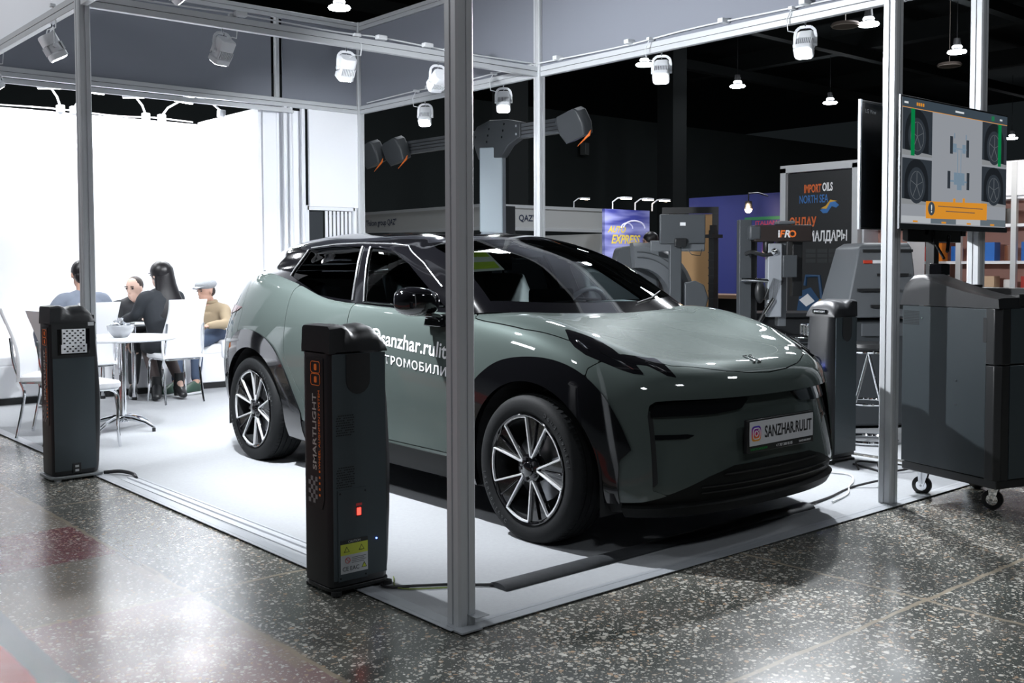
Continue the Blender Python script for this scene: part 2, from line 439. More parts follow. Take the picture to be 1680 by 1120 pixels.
def clip_piece(G, N, fields, off=0., offf=None):
    """keep the part of the grid where every field is negative; exact straight cuts through triangles"""
    ns, nt = G.shape[:2]
    F = fields[0]
    for f in fields[1:]: F = np.maximum(F, f)
    O = G + N * (off if offf is None else offf[..., None])
    V = O.reshape(-1, 3); NN = N.reshape(-1, 3); Fv = F.ravel()
    verts = []; idx = {}; faces = []; vn = []
    def vid(i):
        k = ('v', i)
        if k not in idx: idx[k] = len(verts); verts.append(V[i]); vn.append(NN[i])
        return idx[k]
    def eid(i, j):
        k = (min(i, j), max(i, j))
        if k not in idx:
            a, b = k; t = Fv[a] / (Fv[a] - Fv[b])
            idx[k] = len(verts); verts.append(V[a] + (V[b] - V[a]) * t); vn.append(NN[a] + (NN[b] - NN[a]) * t)
        return idx[k]
    neg = F < 0
    anyneg = neg[:-1, :-1] | neg[1:, :-1] | neg[:-1, 1:] | neg[1:, 1:]
    allneg = neg[:-1, :-1] & neg[1:, :-1] & neg[:-1, 1:] & neg[1:, 1:]
    for s, t in np.argwhere(anyneg):
        q = (s * nt + t, (s + 1) * nt + t, (s + 1) * nt + t + 1, s * nt + t + 1)
        if allneg[s, t]:
            faces.append([vid(i) for i in q]); continue
        for tri in ((q[0], q[1], q[2]), (q[0], q[2], q[3])):
            out = []
            for a, b in ((0, 1), (1, 2), (2, 0)):
                i, j = tri[a], tri[b]
                if Fv[i] < 0: out.append(vid(i))
                if (Fv[i] < 0) != (Fv[j] < 0): out.append(eid(i, j))
            if len(out) >= 3: faces.append(out)
    return np.array(verts), faces, np.array(vn)

def mesh_piece(name, V, Fc, VN, m, parent, side=0, skirt=.008, both=False):
    """side -1: near (right) side, +1: far side, both: mirrored and joined"""
    me = bpy.data.meshes.new(name)
    bm = bmesh.new()
    def put(sg):
        vs = [bm.verts.new((p[0], p[1] * sg, p[2])) for p in V]
        nn = [Vector((n[0], n[1] * sg, n[2])).normalized() for n in VN]
        fs = []
        for f in Fc:
            f = list(dict.fromkeys(f))
            if len(f) < 3: continue
            try: fs.append(bm.faces.new([vs[i] for i in (f if sg < 0 else f[::-1])]))
            except ValueError: pass
        nrm = dict(zip(vs, nn))
        if skirt:
            be = [e for e in bm.edges if len(e.link_faces) == 1 and e.verts[0] in nrm and e.verts[1] in nrm
                  and not (both and abs(e.verts[0].co.y) < 1e-4 and abs(e.verts[1].co.y) < 1e-4)]
            mp = {}
            for e in be:
                l = e.link_loops[0]; a = l.vert; b = l.link_loop_next.vert
                for v in (a, b):
                    if v not in mp:
                        t = bm.verts.new(v.co); w = bm.verts.new(v.co - nrm[v] * skirt); mp[v] = (t, w)
                f = bm.faces.new((mp[a][0], mp[a][1], mp[b][1], mp[b][0])); f.smooth = True
    if both: put(-1); put(1)
    else: put(side)
    if both:
        c = [v for v in bm.verts if abs(v.co.y) < 1e-4]
        bmesh.ops.remove_doubles(bm, verts=c, dist=2e-4)
    for f in bm.faces: f.smooth = True
    bm.normal_update()
    # make top faces look outward
    tot = 0
    for f in bm.faces:
        c = f.calc_center_median(); tot += f.normal.dot(c - Vector((-1.4, 0, .6)))
    if tot < 0: bmesh.ops.reverse_faces(bm, faces=bm.faces)
    bm.to_mesh(me); bm.free()
    me.materials.append(m)
    o = bpy.data.objects.new(name, me); COL.objects.link(o); o.parent = parent
    return o

def piece(name, G, N, fields, m, parent=car, off=0., side=None, skirt=.008, both=False, offf=None, far=True):
    V, Fc, VN = clip_piece(G, N, fields, off, offf)
    if len(V) == 0: print('EMPTY', name); return []
    if both: return [mesh_piece(name, V, Fc, VN, m, parent, 0, skirt, True)]
    r = [mesh_piece(name, V, Fc, VN, m, parent, -1, skirt)]
    if far: r.append(mesh_piece(name, V, Fc, VN, m, parent, 1, skirt))
    return r

u_, v_, w_ = gL[..., 0], gL[..., 1], gL[..., 2]
def side_poly(p): return sd_poly(u_, w_, p)
def front_poly(p): return sd_poly(v_, w_, p)
colidx = np.repeat(np.arange(gL.shape[0])[:, None] / NS, gL.shape[1], 1)
rowidx = np.repeat(np.arange(gL.shape[1])[None, :] / NS, gL.shape[0], 0)

F_ARCH = [(-.565,.10),(-.565,.40),(-.52,.58),(-.43,.715),(-.33,.80),(-.20,.865),(0,.895),(.17,.885),(.31,.84),(.42,.755),(.50,.64),(.56,.51),(.515,.46),(.515,.10)]
R_ARCH = [(RA+.66,.10),(RA+.65,.39),(RA+.565,.52),(RA+.48,.66),(RA+.36,.79),(RA+.20,.87),(RA+.02,.90),(RA-.16,.885),(RA-.30,.81),(RA-.40,.69),(RA-.46,.55),(RA-.49,.42),(RA-.49,.10)]
def round_poly(p, a, b):
    """same outline with the points a..b joined by a smooth curve"""
    q = cr(np.array(p[a:b + 1], float), 6); return list(p[:a]) + [tuple(x) for x in q] + list(p[b + 1:])
F_ARCH = round_poly(F_ARCH, 1, 11); R_ARCH = round_poly(R_ARCH, 1, 11)
front_arch = np.where(colidx < 4.2, 1., side_poly(F_ARCH))
rear_arch = side_poly(R_ARCH)
f_open = np.minimum(np.hypot(u_ - .0, w_ - .345) - .435, np.maximum(np.abs(u_) - .435, w_ - .345))
r_open = np.minimum(np.hypot(u_ - RA, w_ - .345) - .435, np.maximum(np.abs(u_ - RA) - .435, w_ - .345))
f_open = np.where(colidx < 4.2, 1., f_open)
g = .0025
# lower black front
lowprof = np.interp(v_, [0, .30, .45, .74, .95], [.415, .41, .375, .275, .25])
frontmask = 7.5 - colidx      # positive in front
sill_top = np.interp(u_, [RA+.6, -1.2, -.5], [.345, .33, .325])
lower_front = np.where(colidx < 6.6, w_ - lowprof, 1.)
sill = np.where((colidx > 6.6) & (colidx < 15), w_ - sill_top, 1.)
lower_rear = np.where(colidx >= 15, w_ - .50, 1.)
# headlamp, oblique plane
hd = np.array([.52, .62, .59]); hd /= np.linalg.norm(hd)
ha = np.cross([0, 0, 1], hd); ha /= np.linalg.norm(ha); hb = np.cross(hd, ha)
def oblique(pts):
    q = np.array([(a, abs(b), c) for a, b, c in pts]); return np.stack([q @ ha, q @ hb], 1)
HL = [(.082,.728,1.028),(.123,.717,1.019),(.193,.698,1.001),(.274,.677,.974),(.355,.675,.941),(.403,.681,.919),(.406,.668,.921),(.479,.578,.904),(.491,.541,.902),(.567,.552,.872),(.640,.560,.825),(.611,.593,.832),(.526,.630,.874),(.490,.670,.880),(.548,.675,.838),(.51,.707,.842),(.456,.736,.859),(.378,.769,.889),(.294,.798,.919),(.222,.798,.951),(.174,.784,.978)]
hl = np.where(colidx < 9.5, sd_poly(gL @ ha, gL @ hb, oblique(HL)), 1.)
# grille recess
GR = [(0,.725),(.60,.727),(.675,.722),(.70,.705),(.712,.66),(.715,.33),(.60,.28),(0,.28)]
GR2 = [(-.1,.725)] + GR[1:-1] + [(-.1,.28)]
gr = np.where(colidx < 6, np.maximum(front_poly(GR2), -lower_front), 1.)
# hood outline (plan polygon u, v)
HOODP = [(.738,-.1),(.738,0),(.728,.15),(.70,.28),(.672,.35),(.578,.53),(.48,.60),(.38,.70),(.17,.785),(-.107,.817),(-.43,.822),(-.50,.815),(-.56,.70),(-.62,.5),(-.62,-.1)]
hood = sd_poly(u_, v_, HOODP)
hood = np.where(w_ < .80, 1., hood)
# cabin opening in the deck
CAB = [(-.205,-.1),(-.205,.1),(-.225,.28),(-.305,.53),(-.395,.685),(-.50,.758),(-.66,.783),(-.95,.798),(-1.4,.805),(-1.9,.805),(-2.3,.793),(-2.65,.768),(-2.95,.728),(-3.16,.65),(-3.27,.50),(-3.32,.26),(-3.33,0),(-3.33,-.1)]
cab = np.where(w_ > 1.0, sd_poly(u_, v_, CAB), 1.)
FD = [(-.60,.345),(-.60,.80),(-.56,1.0),(-.53,1.2),(-1.66,1.3),(-1.64,1.0),(-1.63,.85),(-1.60,.345)]
RD = [(-1.60,.345),(-1.63,.85),(-1.64,1.0),(-1.66,1.3),(-2.36,1.3),(-2.36,1.0),(-2.37,.75),(-2.26,.60),(-2.18,.50),(-2.13,.345)]
fd = np.where(colidx > 8, side_poly(FD), 1.); rd = side_poly(RD)
FB = [(.18,1.2),(.25,.90),(.31,.84),(.42,.755),(.50,.64),(.56,.51),(.515,.46),(.515,.1),(1.2,.1),(1.2,1.2)]
# bumper seam follows the arch then climbs to the lamp
FBs = [(.335,.1),(.335,.86),(.43,.945),(.43,1.3),(1.4,1.3),(1.4,.1)]
fb = np.where(colidx < 8, side_poly(FBs), 1.)
RB = [(-3.06,.1),(-3.06,.86),(-3.02,1.0),(-3.05,1.35),(-4.2,1.35),(-4.2,.1)]
rb = np.where(colidx > 14, side_poly(RB), 1.)

common = [-front_arch, -rear_arch, -lower_front, -sill, -lower_rear, -hl, -gr, -cab]
ins = lambda f: f + g
outs = lambda f: -(f) + g
hood_p = piece('hood', gL, nL, [ins(hood), -hl, -cab], PAINT, both=True)
piece('front_bumper', gL, nL, [ins(fb), outs(hood)] + common, PAINT, both=True)
piece('front_fender', gL, nL, [outs(fb), outs(hood), outs(fd), outs(rd), np.where(colidx < 12, -1., 1.)] + common, PAINT)
piece('front_door', gL, nL, [ins(fd)] + common, PAINT)
piece('rear_door', gL, nL, [ins(rd)] + common, PAINT)
piece('rear_quarter', gL, nL, [outs(rb), outs(fd), outs(rd), np.where(colidx >= 12, -1., 1.)] + common, PAINT)
piece('rear_bumper', gL, nL, [ins(rb)] + common, PAINT, both=True)
# dark liner added under the panels so the shut-line gaps look black
piece('gap_liner', gL, nL, [-f_open, -r_open, -cab, -np.where(w_ > 10, 1, gr)], BLACK_M, both=True, off=-.014, skirt=0)
# arch cladding
piece('wheel_arch_trim', gL, nL, [front_arch, -f_open, -np.minimum(lower_front, 1)], BLACK_G, off=.010, skirt=.03)
piece('wheel_arch_trim', gL, nL, [rear_arch, -r_open], BLACK_G, off=.010, skirt=.03)
piece('side_skirt', gL, nL, [sill, -front_arch, -rear_arch], mat('grille_black', (.006, .007, .007), .55, spec=.2), off=.006, skirt=.02)
piece('rear_diffuser', gL, nL, [lower_rear, -rear_arch], BLACK_S, off=.004, skirt=.02, both=True)
GRILLE_B = mat('grille_black', (.006, .007, .007), .55, spec=.2)
piece('lower_grille', gL, nL, [lower_front, -front_arch], GRILLE_B, off=-.012, skirt=.02, both=True)
# front lip
lipf = np.where(colidx < 6.6, w_ - .255, 1.)
piece('front_lip', gL, nL, [lipf, -front_arch], GRILLE_B, off=.018, skirt=.05, both=True)
# recessed fascia
rec = -.006 - .046 * np.clip((w_ - .30) / .42, 0, 1)
piece('fascia_panel', gL, nL, [gr], PAINT, skirt=0, both=True, offf=rec)
bar_f = np.where(colidx < 6, sd_poly(v_, w_, [(.17,.722),(.60,.722),(.672,.712),(.695,.69),(.70,.655),(.40,.655),(.24,.668)]), 1.)
for o in piece('light_bar', gL, nL, [bar_f], BLACK_G, offf=rec + .016, skirt=.02): pass
slot = np.where(colidx < 6, sd_poly(v_, w_, [(.72,.575),(.55,.572),(.50,.563),(.55,.553),(.72,.553)]), 1.)
piece('air_slot', gL, nL, [slot], BLACK_G, offf=rec + .006, skirt=.01)
vert = np.where(colidx < 6, sd_poly(v_, w_, [(.715,.70),(.69,.66),(.695,.36),(.715,.34)]), 1.)
piece('air_curtain', gL, nL, [vert], BLACK_M, offf=rec + .008, skirt=.01)
# headlamp glass + details
hlp = piece('headlight', gL, nL, [hl], BLACK_G, off=.001, skirt=.012)
# louvre lines in the lower grille
for k in range(4):
    wv = .30 + k * .026
    f = np.where(colidx < 4.0, np.maximum(np.abs(w_ - wv) - .004, w_ - lowprof + .015), 1.)
    piece('grille_slat', gL, nL, [f, v_ - .5], BLACK_S, off=-.002, skirt=.008, both=True)

# ---- greenhouse
ug, vg, wg = gG[..., 0], gG[..., 1], gG[..., 2]
cg = np.repeat(np.arange(gG.shape[0])[:, None] / NS, gG.shape[1], 1)
rg = np.repeat(np.arange(gG.shape[1])[None, :] / NS, gG.shape[0], 0)
ws = np.maximum.reduce([(cg - 3.3) * .12, (rg - 3.05) * .2, (.02 - rg)])
ws_dark = np.maximum.reduce([(cg - 3.3) * .12, (rg - .38) * .2])
FW = [(-.80,1.115),(-1.0,1.225),(-1.22,1.345),(-1.40,1.415),(-1.55,1.440),(-1.66,1.446),(-1.605,1.27),(-1.565,1.118),(-1.0,1.104)]
RW = [(-1.685,1.125),(-1.70,1.27),(-1.745,1.452),(-2.1,1.456),(-2.42,1.440),(-2.48,1.35),(-2.53,1.268),(-2.30,1.205),(-2.11,1.150),(-1.85,1.132)]
QW = [(-2.57,1.30),(-2.51,1.42),(-2.64,1.41),(-2.80,1.36),(-2.85,1.31)]
sg = lambda p: np.where((cg > 3.6) & (cg < 12), sd_poly(ug, wg, p), 1.)
fw, rw = sg(FW), sg(RW)
rearglass = np.maximum.reduce([(12.3 - cg) * .1, (rg - 3.3) * .2])
piece('roof', gG, nG, [-ws, -fw, -rw, -rearglass], BLACK_G, both=True, skirt=.012)
W_GLASS = glass_mat('windscreen_glass', (.80, .86, .86))
S_GLASS = glass_mat('side_glass', (.62, .70, .70))
T_GLASS = glass_mat('privacy_glass', (.045, .05, .055))
piece('windscreen', gG, nG, [ws, -ws_dark], W_GLASS, both=True, off=-.001, skirt=0)
piece('cowl_band', gG, nG, [ws_dark], BLACK_G, both=True, off=-.001, skirt=.004)
piece('front_window', gG, nG, [fw], S_GLASS, off=-.004, skirt=0)
piece('rear_window', gG, nG, [rw], T_GLASS, off=-.004, skirt=0)
piece('rear_glass', gG, nG, [rearglass], T_GLASS, off=-.004, skirt=0, both=True)
# thin bright line along the roof edge
def path_on(G, N, s_list, t, off):
    return [tuple(G[int(s), int(t)] + N[int(s), int(t)] * off) for s in s_list]

# ---- trims along the windows (thin bright strip under the roof, along belt and pillars)
ALUT = mat('brushed_trim', (.55, .57, .58), .25, .9)
def surf_pt(G, N, cols, row, off):
    p = []
    for c in cols:
        i = min(int(round(c * NS)), G.shape[0] - 1); j = min(int(round(row * NS)), G.shape[1] - 1)
        p.append(Vector(G[i, j] + N[i, j] * off))
    return p
bvhG = None
def bvh_of(G):
    vs = [Vector(p) for p in G.reshape(-1, 3)]; nt_ = G.shape[1]; fs = []
    for i in range(G.shape[0] - 1):
        for j in range(nt_ - 1):
            fs.append((i * nt_ + j, (i + 1) * nt_ + j, (i + 1) * nt_ + j + 1, i * nt_ + j + 1))
    return BVHTree.FromPolygons(vs, fs)
BG = bvh_of(gG); BL = bvh_of(gL)
def on_side(B, u, w, off, sg=-1):
    h = B.ray_cast(Vector((u, 1.6, w)), Vector((0, -1, 0)))
    if h[0] is None: return None
    n = h[1] if h[1].y > 0 else -h[1]
    p = h[0] + n * off
    return Vector((p.x, p.y * sg, p.z))
def side_line(name, B, pts, r, m, off=.004, sub=8, both=True, closed=False):
    P = []
    q = pts + ([pts[0]] if closed else [])
    for a, b in zip(q[:-1], q[1:]):
        for k in range(sub): P.append((a[0] + (b[0] - a[0]) * k / sub, a[1] + (b[1] - a[1]) * k / sub))
    P.append(q[-1])
    for sg in ((-1, 1) if both else (-1,)):
        pp = [on_side(B, u, w, off, sg) for u, w in P]; pp = [x for x in pp if x is not None]
        if len(pp) > 2: MB().tube(pp, r, 6).build(name, m, car, smooth=True)
side_line('window_trim', BG, FW[-3:] + [FW[0]], .005, BLACK_G)
side_line('window_trim', BG, [(-1.69, 1.125), (-1.705, 1.27), (-1.748, 1.45)], .007, ALUT)
side_line('window_trim', BG, [(-1.565, 1.118), (-1.605, 1.27), (-1.66, 1.446)], .006, ALUT)
side_line('roof_rail_trim', BG, [(-.86, 1.215), (-1.10, 1.345), (-1.34, 1.448), (-1.5, 1.462), (-1.8, 1.472), (-2.1, 1.470), (-2.4, 1.452)], .004, ALUT, off=.003)
# quarter line: window rear edge trim
side_line('window_trim', BG, [(-2.53, 1.268), (-2.48, 1.35), (-2.42, 1.44)], .005, ALUT)

# ---- wheels
TYRE_SIDE = [(.262, -.098), (.268, -.112), (.285, -.121), (.305, -.124), (.328, -.121), (.345, -.112), (.354, -.098), (.3575, -.080)]
def tyre():
    mb = MB()
    prof = list(TYRE_SIDE)
    for z in (-.060, -.020, .020, .060):          # four grooves in the tread
        prof += [(.3595, z - .004), (.352, z - .0035), (.352, z + .0035), (.3595, z + .004)]
    prof += [(r, -z) for r, z in TYRE_SIDE[::-1]]
    prof += [(.235, .098), (.225, .05), (.225, -.05), (.235, -.098)]
    mb.lathe(prof, 96, closed=True)
    # shoulder sipes
    for i in range(72):
        a = 2 * PI * i / 72
        for s in (-1,):
            p0 = Vector((.3555 * math.cos(a), .3555 * math.sin(a), s * .086)); p1 = Vector((.361 * math.cos(a), .361 * math.sin(a), s * .066))
            mb.bar(p0, p1, .012, .004, up=(math.cos(a), math.sin(a), 0))
    return mb
RUBBER2 = mat('tyre_letter', (.045, .048, .05), .5)
SILV = mat('machined_silver', (.80, .81, .83), .30, .45)
BRAKE = mat('brake_disc_steel', (.35, .36, .38), .3, .9)
CALIP = mat('silver_brake_caliper', (.50, .53, .60), .35, .6)
def wheel(u, side, rot, steer=0.):
    """local z of the wheel = inboard; outer face at -z"""
    w = empty('wheel', (u, side * .790, .3575), 0, parent=car)
    base = Matrix(((1, 0, 0), (0, 0, 1), (0, -1, 0))).to_4x4() if side > 0 else Matrix(((1, 0, 0), (0, 0, -1), (0, 1, 0))).to_4x4()
    # local +z -> world -side*... outward is -z
    base = Matrix.Rotation(0, 4, 'Z') @ (Matrix.Rotation(-PI / 2, 4, 'X') if side < 0 else Matrix.Rotation(PI / 2, 4, 'X'))
    # choose so that local -z points outward (v = side)
    if (base @ Vector((0, 0, -1))).y * side < 0: base = Matrix.Rotation(PI, 4, 'X') @ base
    w.rotation_euler = (0, 0, 0)
    R = base @ Matrix.Rotation(rot, 4, 'Z')
    tyre().build('tyre', RUBBER, w, smooth=True, M=R)
    # raised maker's lettering low on the sidewall
    if side < 0:
        for k, ch in enumerate('Continental'):
            a = math.radians(-62 + k * 5.2) + PI
            for b0 in (0, PI):
                aa = a + b0
                fr_ = Matrix.Translation((.308 * math.cos(aa), .308 * math.sin(aa), -.1238)) @ Matrix.Rotation(aa + PI / 2, 4, 'Z') @ Matrix.Rotation(PI, 4, 'Y')
                if k == 0 or True: text('tyre_lettering', ch, base @ fr_, h=.020 if ch in 'Ctl' else .015, m=RUBBER2, parent=w, depth=.0012, bold=.01)
    # rim barrel with lip
    mb = MB()
    mb.lathe([(.262, -.112), (.266, -.118), (.262, -.121), (.256, -.118), (.250, -.100), (.240, -.06), (.232, .0), (.232, .09), (.25, .10), (.262, .10)], 72, caps=False)
    rim = mb.build('rim', BLACK_G, w, smooth=True, M=R)
    # five wedge spokes (gloss black) with machined edges
    sp = MB(); ed = MB()
    for k in range(5):
        A = 2 * PI * k / 5
        def pt(r, da, z): return Vector((r * math.cos(A + da), r * math.sin(A + da), z))
        hw = math.radians(17.5)
        z0, z1 = -.086, -.104
        vs = [pt(.058, -.30, z0), pt(.058, .30, z0), pt(.252, hw, z1), pt(.254, 0, z1), pt(.252, -hw, z1)]
        vs2 = [v + Vector((0, 0, .022)) for v in vs]
        n = 5
        sp.add(vs + vs2, [tuple(range(n)), tuple(range(n, 2 * n))[::-1]] + [(i, n + i, n + (i + 1) % n, (i + 1) % n) for i in range(n)])
        # inner recessed groove ridge
        sp.bar(pt(.10, 0, -.098), pt(.245, 0, -.110), .010, .008)
        # machined edge strips
        for sg in (-1, 1):
            ed.bar(pt(.062, sg * .10, z0 - .008), pt(.250, sg * (hw - .012), z1 - .006), .0085, .014)
        ed.bar(pt(.062, -.16, z0 - .008), pt(.062, .16, z0 - .008), .0085, .012)
        # arc along the rim between wedge and next wedge
        a0, a1 = hw - .012, 2 * PI / 5 - hw + .012
        arcp = [pt(.2515, a0 + (a1 - a0) * i / 10, z1 - .007) for i in range(11)]
        for p, q in zip(arcp[:-1], arcp[1:]): ed.bar(p, q, .0085, .012)
    spk = sp.build('spoke', BLACK_G, rim, bevel=.002, M=Matrix())
    ed.build('machined_edge', SILV, rim, M=Matrix(), bevel=.001)
    hb = MB(); hb.lathe([(0, -.112), (.028, -.112), (.034, -.108), (.036, -.10), (.066, -.094), (.072, -.085), (.072, -.05), (0, -.05)][::-1], 40)
    hb.build('hub_cap', BLACK_G, rim, smooth=True)
    for k in range(5):
        a = 2 * PI * (k + .5) / 5
        MB().cyl((.052 * math.cos(a), .052 * math.sin(a), -.108), (.052 * math.cos(a), .052 * math.sin(a), -.085), .0095, n=8).build('wheel_bolt', mat('dark_steel', (.12, .12, .13), .3, .9), rim)
    db = MB(); db.lathe([(.0, -.02), (.165, -.02), (.165, .0), (.0, .0)], 48); db.build('brake_disc', BRAKE, w, smooth=True, M=base)
    cb = MB()
    c0 = 0.35
    for i in range(5):
        a = -.35 + .175 * i
        cb.box((.15 * math.cos(a), .15 * math.sin(a), -.022), (.06, .034, .055), rz=a)
    cm = Matrix.Rotation(0, 4, 'Z')
    cb.build('brake_caliper', CALIP, w, bevel=.006, M=base)
    if steer: w.rotation_euler = (0, 0, steer)
    return w
wheel(0.0, -1, math.radians(70))
wheel(RA, -1, math.radians(70))
wheel(0.0, 1, .3)
wheel(RA, 1, .3)

# wheel wells
for uc in (0.0, RA):
    for sg in (-1, 1):
        n = 20; mb = MB(); r = .45
        ring = [(uc + r * math.cos(PI * i / n), .345 + r * math.sin(PI * i / n)) for i in range(n + 1)]
        ring = [(uc + r, .20)] + ring + [(uc - r, .20)]
        vs = [(a, sg * .86, b) for a, b in ring] + [(a, sg * .52, b) for a, b in ring]
        m_ = len(ring)
        mb.add(vs, [(i, i + 1, m_ + i + 1, m_ + i) for i in range(m_ - 1)] + [tuple(range(m_, 2 * m_))])
        mb.build('wheel_well', BLACK_M, car, smooth=False)
# floor pan
MB().box((-1.42, 0, .24), (2.0, 1.62, .10)).box((.28, 0, .25), (.75, 1.0, .1)).box((-3.0, 0, .29), (1.0, 1.0, .1)).build('floor_pan', BLACK_M, car)

# ---- door mirror
def mirror(sg):
    mb = MB(); secs = []; BK = -.80 if sg < 0 else -.93
    N_ = 20
    # sections along v (outboard): shell in u-w
    spec = [(.845, .02, .035), (.865, .05, .055), (.90, .068, .072), (.95, .074, .080), (1.0, .070, .078), (1.04, .055, .066), (1.065, .03, .045), (1.073, .01, .02)]
    for v, a, b in spec:
        sec = []
        for i in range(N_):
            t = 2 * PI * i / N_
            x = a * math.copysign(abs(math.cos(t)) ** .75, math.cos(t)) * (1.35 if math.cos(t) > 0 else .55)
            z = b * math.copysign(abs(math.sin(t)) ** .8, math.sin(t))
            sec.append((BK + x + (v - .84) * -.25, sg * v, 1.137 + z + (v - .84) * .04))
        secs.append(sec)
    mb.loft(secs)
    o = mb.build('mirror', BLACK_G, car, smooth=True, angle=60)
    MB().loft([[(BK + .04 + a * .05, sg * v, 1.055 + c + b * .012) for a, b in ((-1, -1), (1, -1), (1, 1), (-1, 1))] for v, c in ((.80, 0), (.87, .005), (.94, .02))]).build('mirror_arm', BLACK_G, o, bevel=.006)
    MB().loft([[(BK + .04 + a * .075, sg * v, 1.01 + c) for a, c in ((-1, .0), (1, .0), (.8, .045), (-.8, .045))] for v in (.86, .905)]).build('mirror_foot', BLACK_G, o, bevel=.006)
    # glass facing rearward
    vs = [(BK - .048 , sg * (.885 + .165 * x), 1.140 + .058 * y) for x, y in ((0, -1), (1, -.9), (1, .9), (0, 1))]
    MB().add([(a, b, c) for a, b, c in vs] + [(a - .004, b, c) for a, b, c in vs], [(0, 1, 2, 3), (4, 7, 6, 5), (0, 4, 5, 1), (1, 5, 6, 2), (2, 6, 7, 3), (3, 7, 4, 0)]).build('mirror_glass', CHROME, o)
mirror(-1); mirror(1)

# ---- rear: spoiler, tail lamp
SP = MB()
for a, b in (((-.66), .66),):
    secs = []
    for k in range(13):
        t = -1 + 2 * k / 12
        v = .62 * t; back = -3.17 + .10 * abs(t) ** 2.2
        secs.append([(back + .26, v, 1.44 - .05 * t * t), (back + .02, v, 1.392 - .02 * t * t), (back, v, 1.372 - .02 * t * t), (back + .22, v, 1.385 - .03 * t * t)])
    SP.loft(secs)
SP.build('roof_spoiler', BLACK_G, car, bevel=.006)
tl = np.where((colidx > 15.2), sd_poly(u_, w_, [(-3.02, 1.052), (-3.6, 1.065), (-3.7, 1.03), (-3.55, .985), (-3.3, .99), (-3.12, 1.02)]), 1.)
TAILM = mat('smoked_red_lens', (.10, .012, .014), .12, coat=1.)
piece('tail_light', gL, nL, [tl], TAILM, off=.006, skirt=.012)

# ---- hood emblem, camera, lettering
def on_front(v, w, off=.002):
    h = BL.ray_cast(Vector((1.6, abs(v), w)), Vector((-1, 0, 0)))
    p = h[0]; n = h[1] if h[1].x > 0 else -h[1]
    p = p + n * off
    return Vector((p.x, p.y if v >= 0 else -p.y, p.z)), Vector((n.x, n.y if v >= 0 else -n.y, n.z))
def down_pt(u, v, off=.002):
    h = BL.ray_cast(Vector((u, abs(v), 2.)), Vector((0, 0, -1)))
    return Vector((h[0].x, v, h[0].z + off))
em = MB()
for a, b in (((.600, -.022), (.672, -.022)), ((.600, .022), (.672, .022)), ((.600, -.022), (.600, .004)), ((.672, .022), (.672, -.004)), ((.600, .022), (.600, .040)), ((.672, -.022), (.672, -.040))):
    em.bar(down_pt(*a, .004), down_pt(*b, .004), .007, .006)
em.build('emblem', CHROME, car)

def near_pt(p, sg, off=.004):
    q, n, _, _ = BL.find_nearest(Vector(p)); n = n if n.dot(Vector((.5, .6, .6))) > 0 else -n
    q = q + n * off; return Vector((q.x, q.y * sg, q.z))
for sg in (-1, 1):
    for a, b in (((.33, .735, .915), (.50, .695, .862)), ((.50, .615, .888), (.60, .580, .845)), ((.20, .76, .965), (.28, .765, .925))):
        MB().tube([near_pt(Vector(a).lerp(Vector(b), t / 5), sg) for t in range(6)], .0035, 6).build('lamp_strip', CHROME, car, smooth=True)
# number plate
plate = empty('number_plate', (.812, 0, .553), 0, parent=car)
fr = face_frame((0, 0, 0), (0, 1, 0))      # text runs towards the car's left
PM = Matrix.Translation((0.0, 0, 0)) @ fr
MB().box((0, -.012, -.012), (.53, .155, .022)).build('plate_frame', BLACK_S, plate, bevel=.004, M=PM)
MB().box((0, 0, .001), (.505, .112, .004)).build('plate_face', mat('plate_silver_white', (.62, .63, .66), .3), plate, bevel=.001, M=PM)
text('plate_letters', 'SANZHAR.RULIT', PM @ Matrix.Translation((.05, .002, .0032)), w=.378, h=.056, m=BLACK_S, parent=plate, bold=.012)
text('frame_letters', '+7 707 200 05 05', PM @ Matrix.Translation((.02, -.073, .0)), w=.13, m=LETTER_W, parent=plate)
text('frame_letters', 'SANZHAR.RULIT', PM @ Matrix.Translation((.19, -.073, .0)), w=.10, m=LETTER_W, parent=plate)
text('frame_letters', 'ЭЛЕКТРОМОБИЛИ', PM @ Matrix.Translation((-.18, -.073, .0)), w=.13, m=mat('green_print', (.02, .30, .06), .5), parent=plate)
# camera-app badge: gradient rounded square with ring and dot
mg = bpy.data.materials.new('badge_gradient'); mg.use_nodes = True
nt = mg.node_tree; b_ = nt.nodes['Principled BSDF']; tc = nt.nodes.new('ShaderNodeTexCoord'); sx = nt.nodes.new('ShaderNodeSeparateXYZ'); rp = nt.nodes.new('ShaderNodeValToRGB'); mr = nt.nodes.new('ShaderNodeMapRange')
nt.links.new(tc.outputs['Generated'], sx.inputs[0]); nt.links.new(sx.outputs[1], rp.inputs[0]); nt.links.new(rp.outputs[0], b_.inputs['Base Color'])
rp.color_ramp.elements[0].position = .05; rp.color_ramp.elements[0].color = (.85, .35, .02, 1)
rp.color_ramp.elements[1].position = 1; rp.color_ramp.elements[1].color = (.02, .04, .45, 1)
for p_, c_ in ((.4, (.75, .03, .05, 1)), (.7, (.35, .01, .30, 1))):
    e_ = rp.color_ramp.elements.new(p_); e_.color = c_
BX = PM @ Matrix.Translation((-.205, .0, .003))
MB().prism(rrect(.070, .070, .018), 0, .001, M=None).build('badge', mg, plate, M=BX)
mb = MB()
ring = rrect(.050, .050, .014)
mb.tube([(x, y, .0015) for x, y in ring], .0028, 5, closed=True)
mb.tube([(.012 * math.cos(t * PI / 8), .012 * math.sin(t * PI / 8), .0015) for t in range(16)], .0028, 5, closed=True)
mb.cyl((.015, .015, .001), (.015, .015, .003), .0028, n=10)
mb.build('badge_ring', LETTER_W, plate, M=BX)

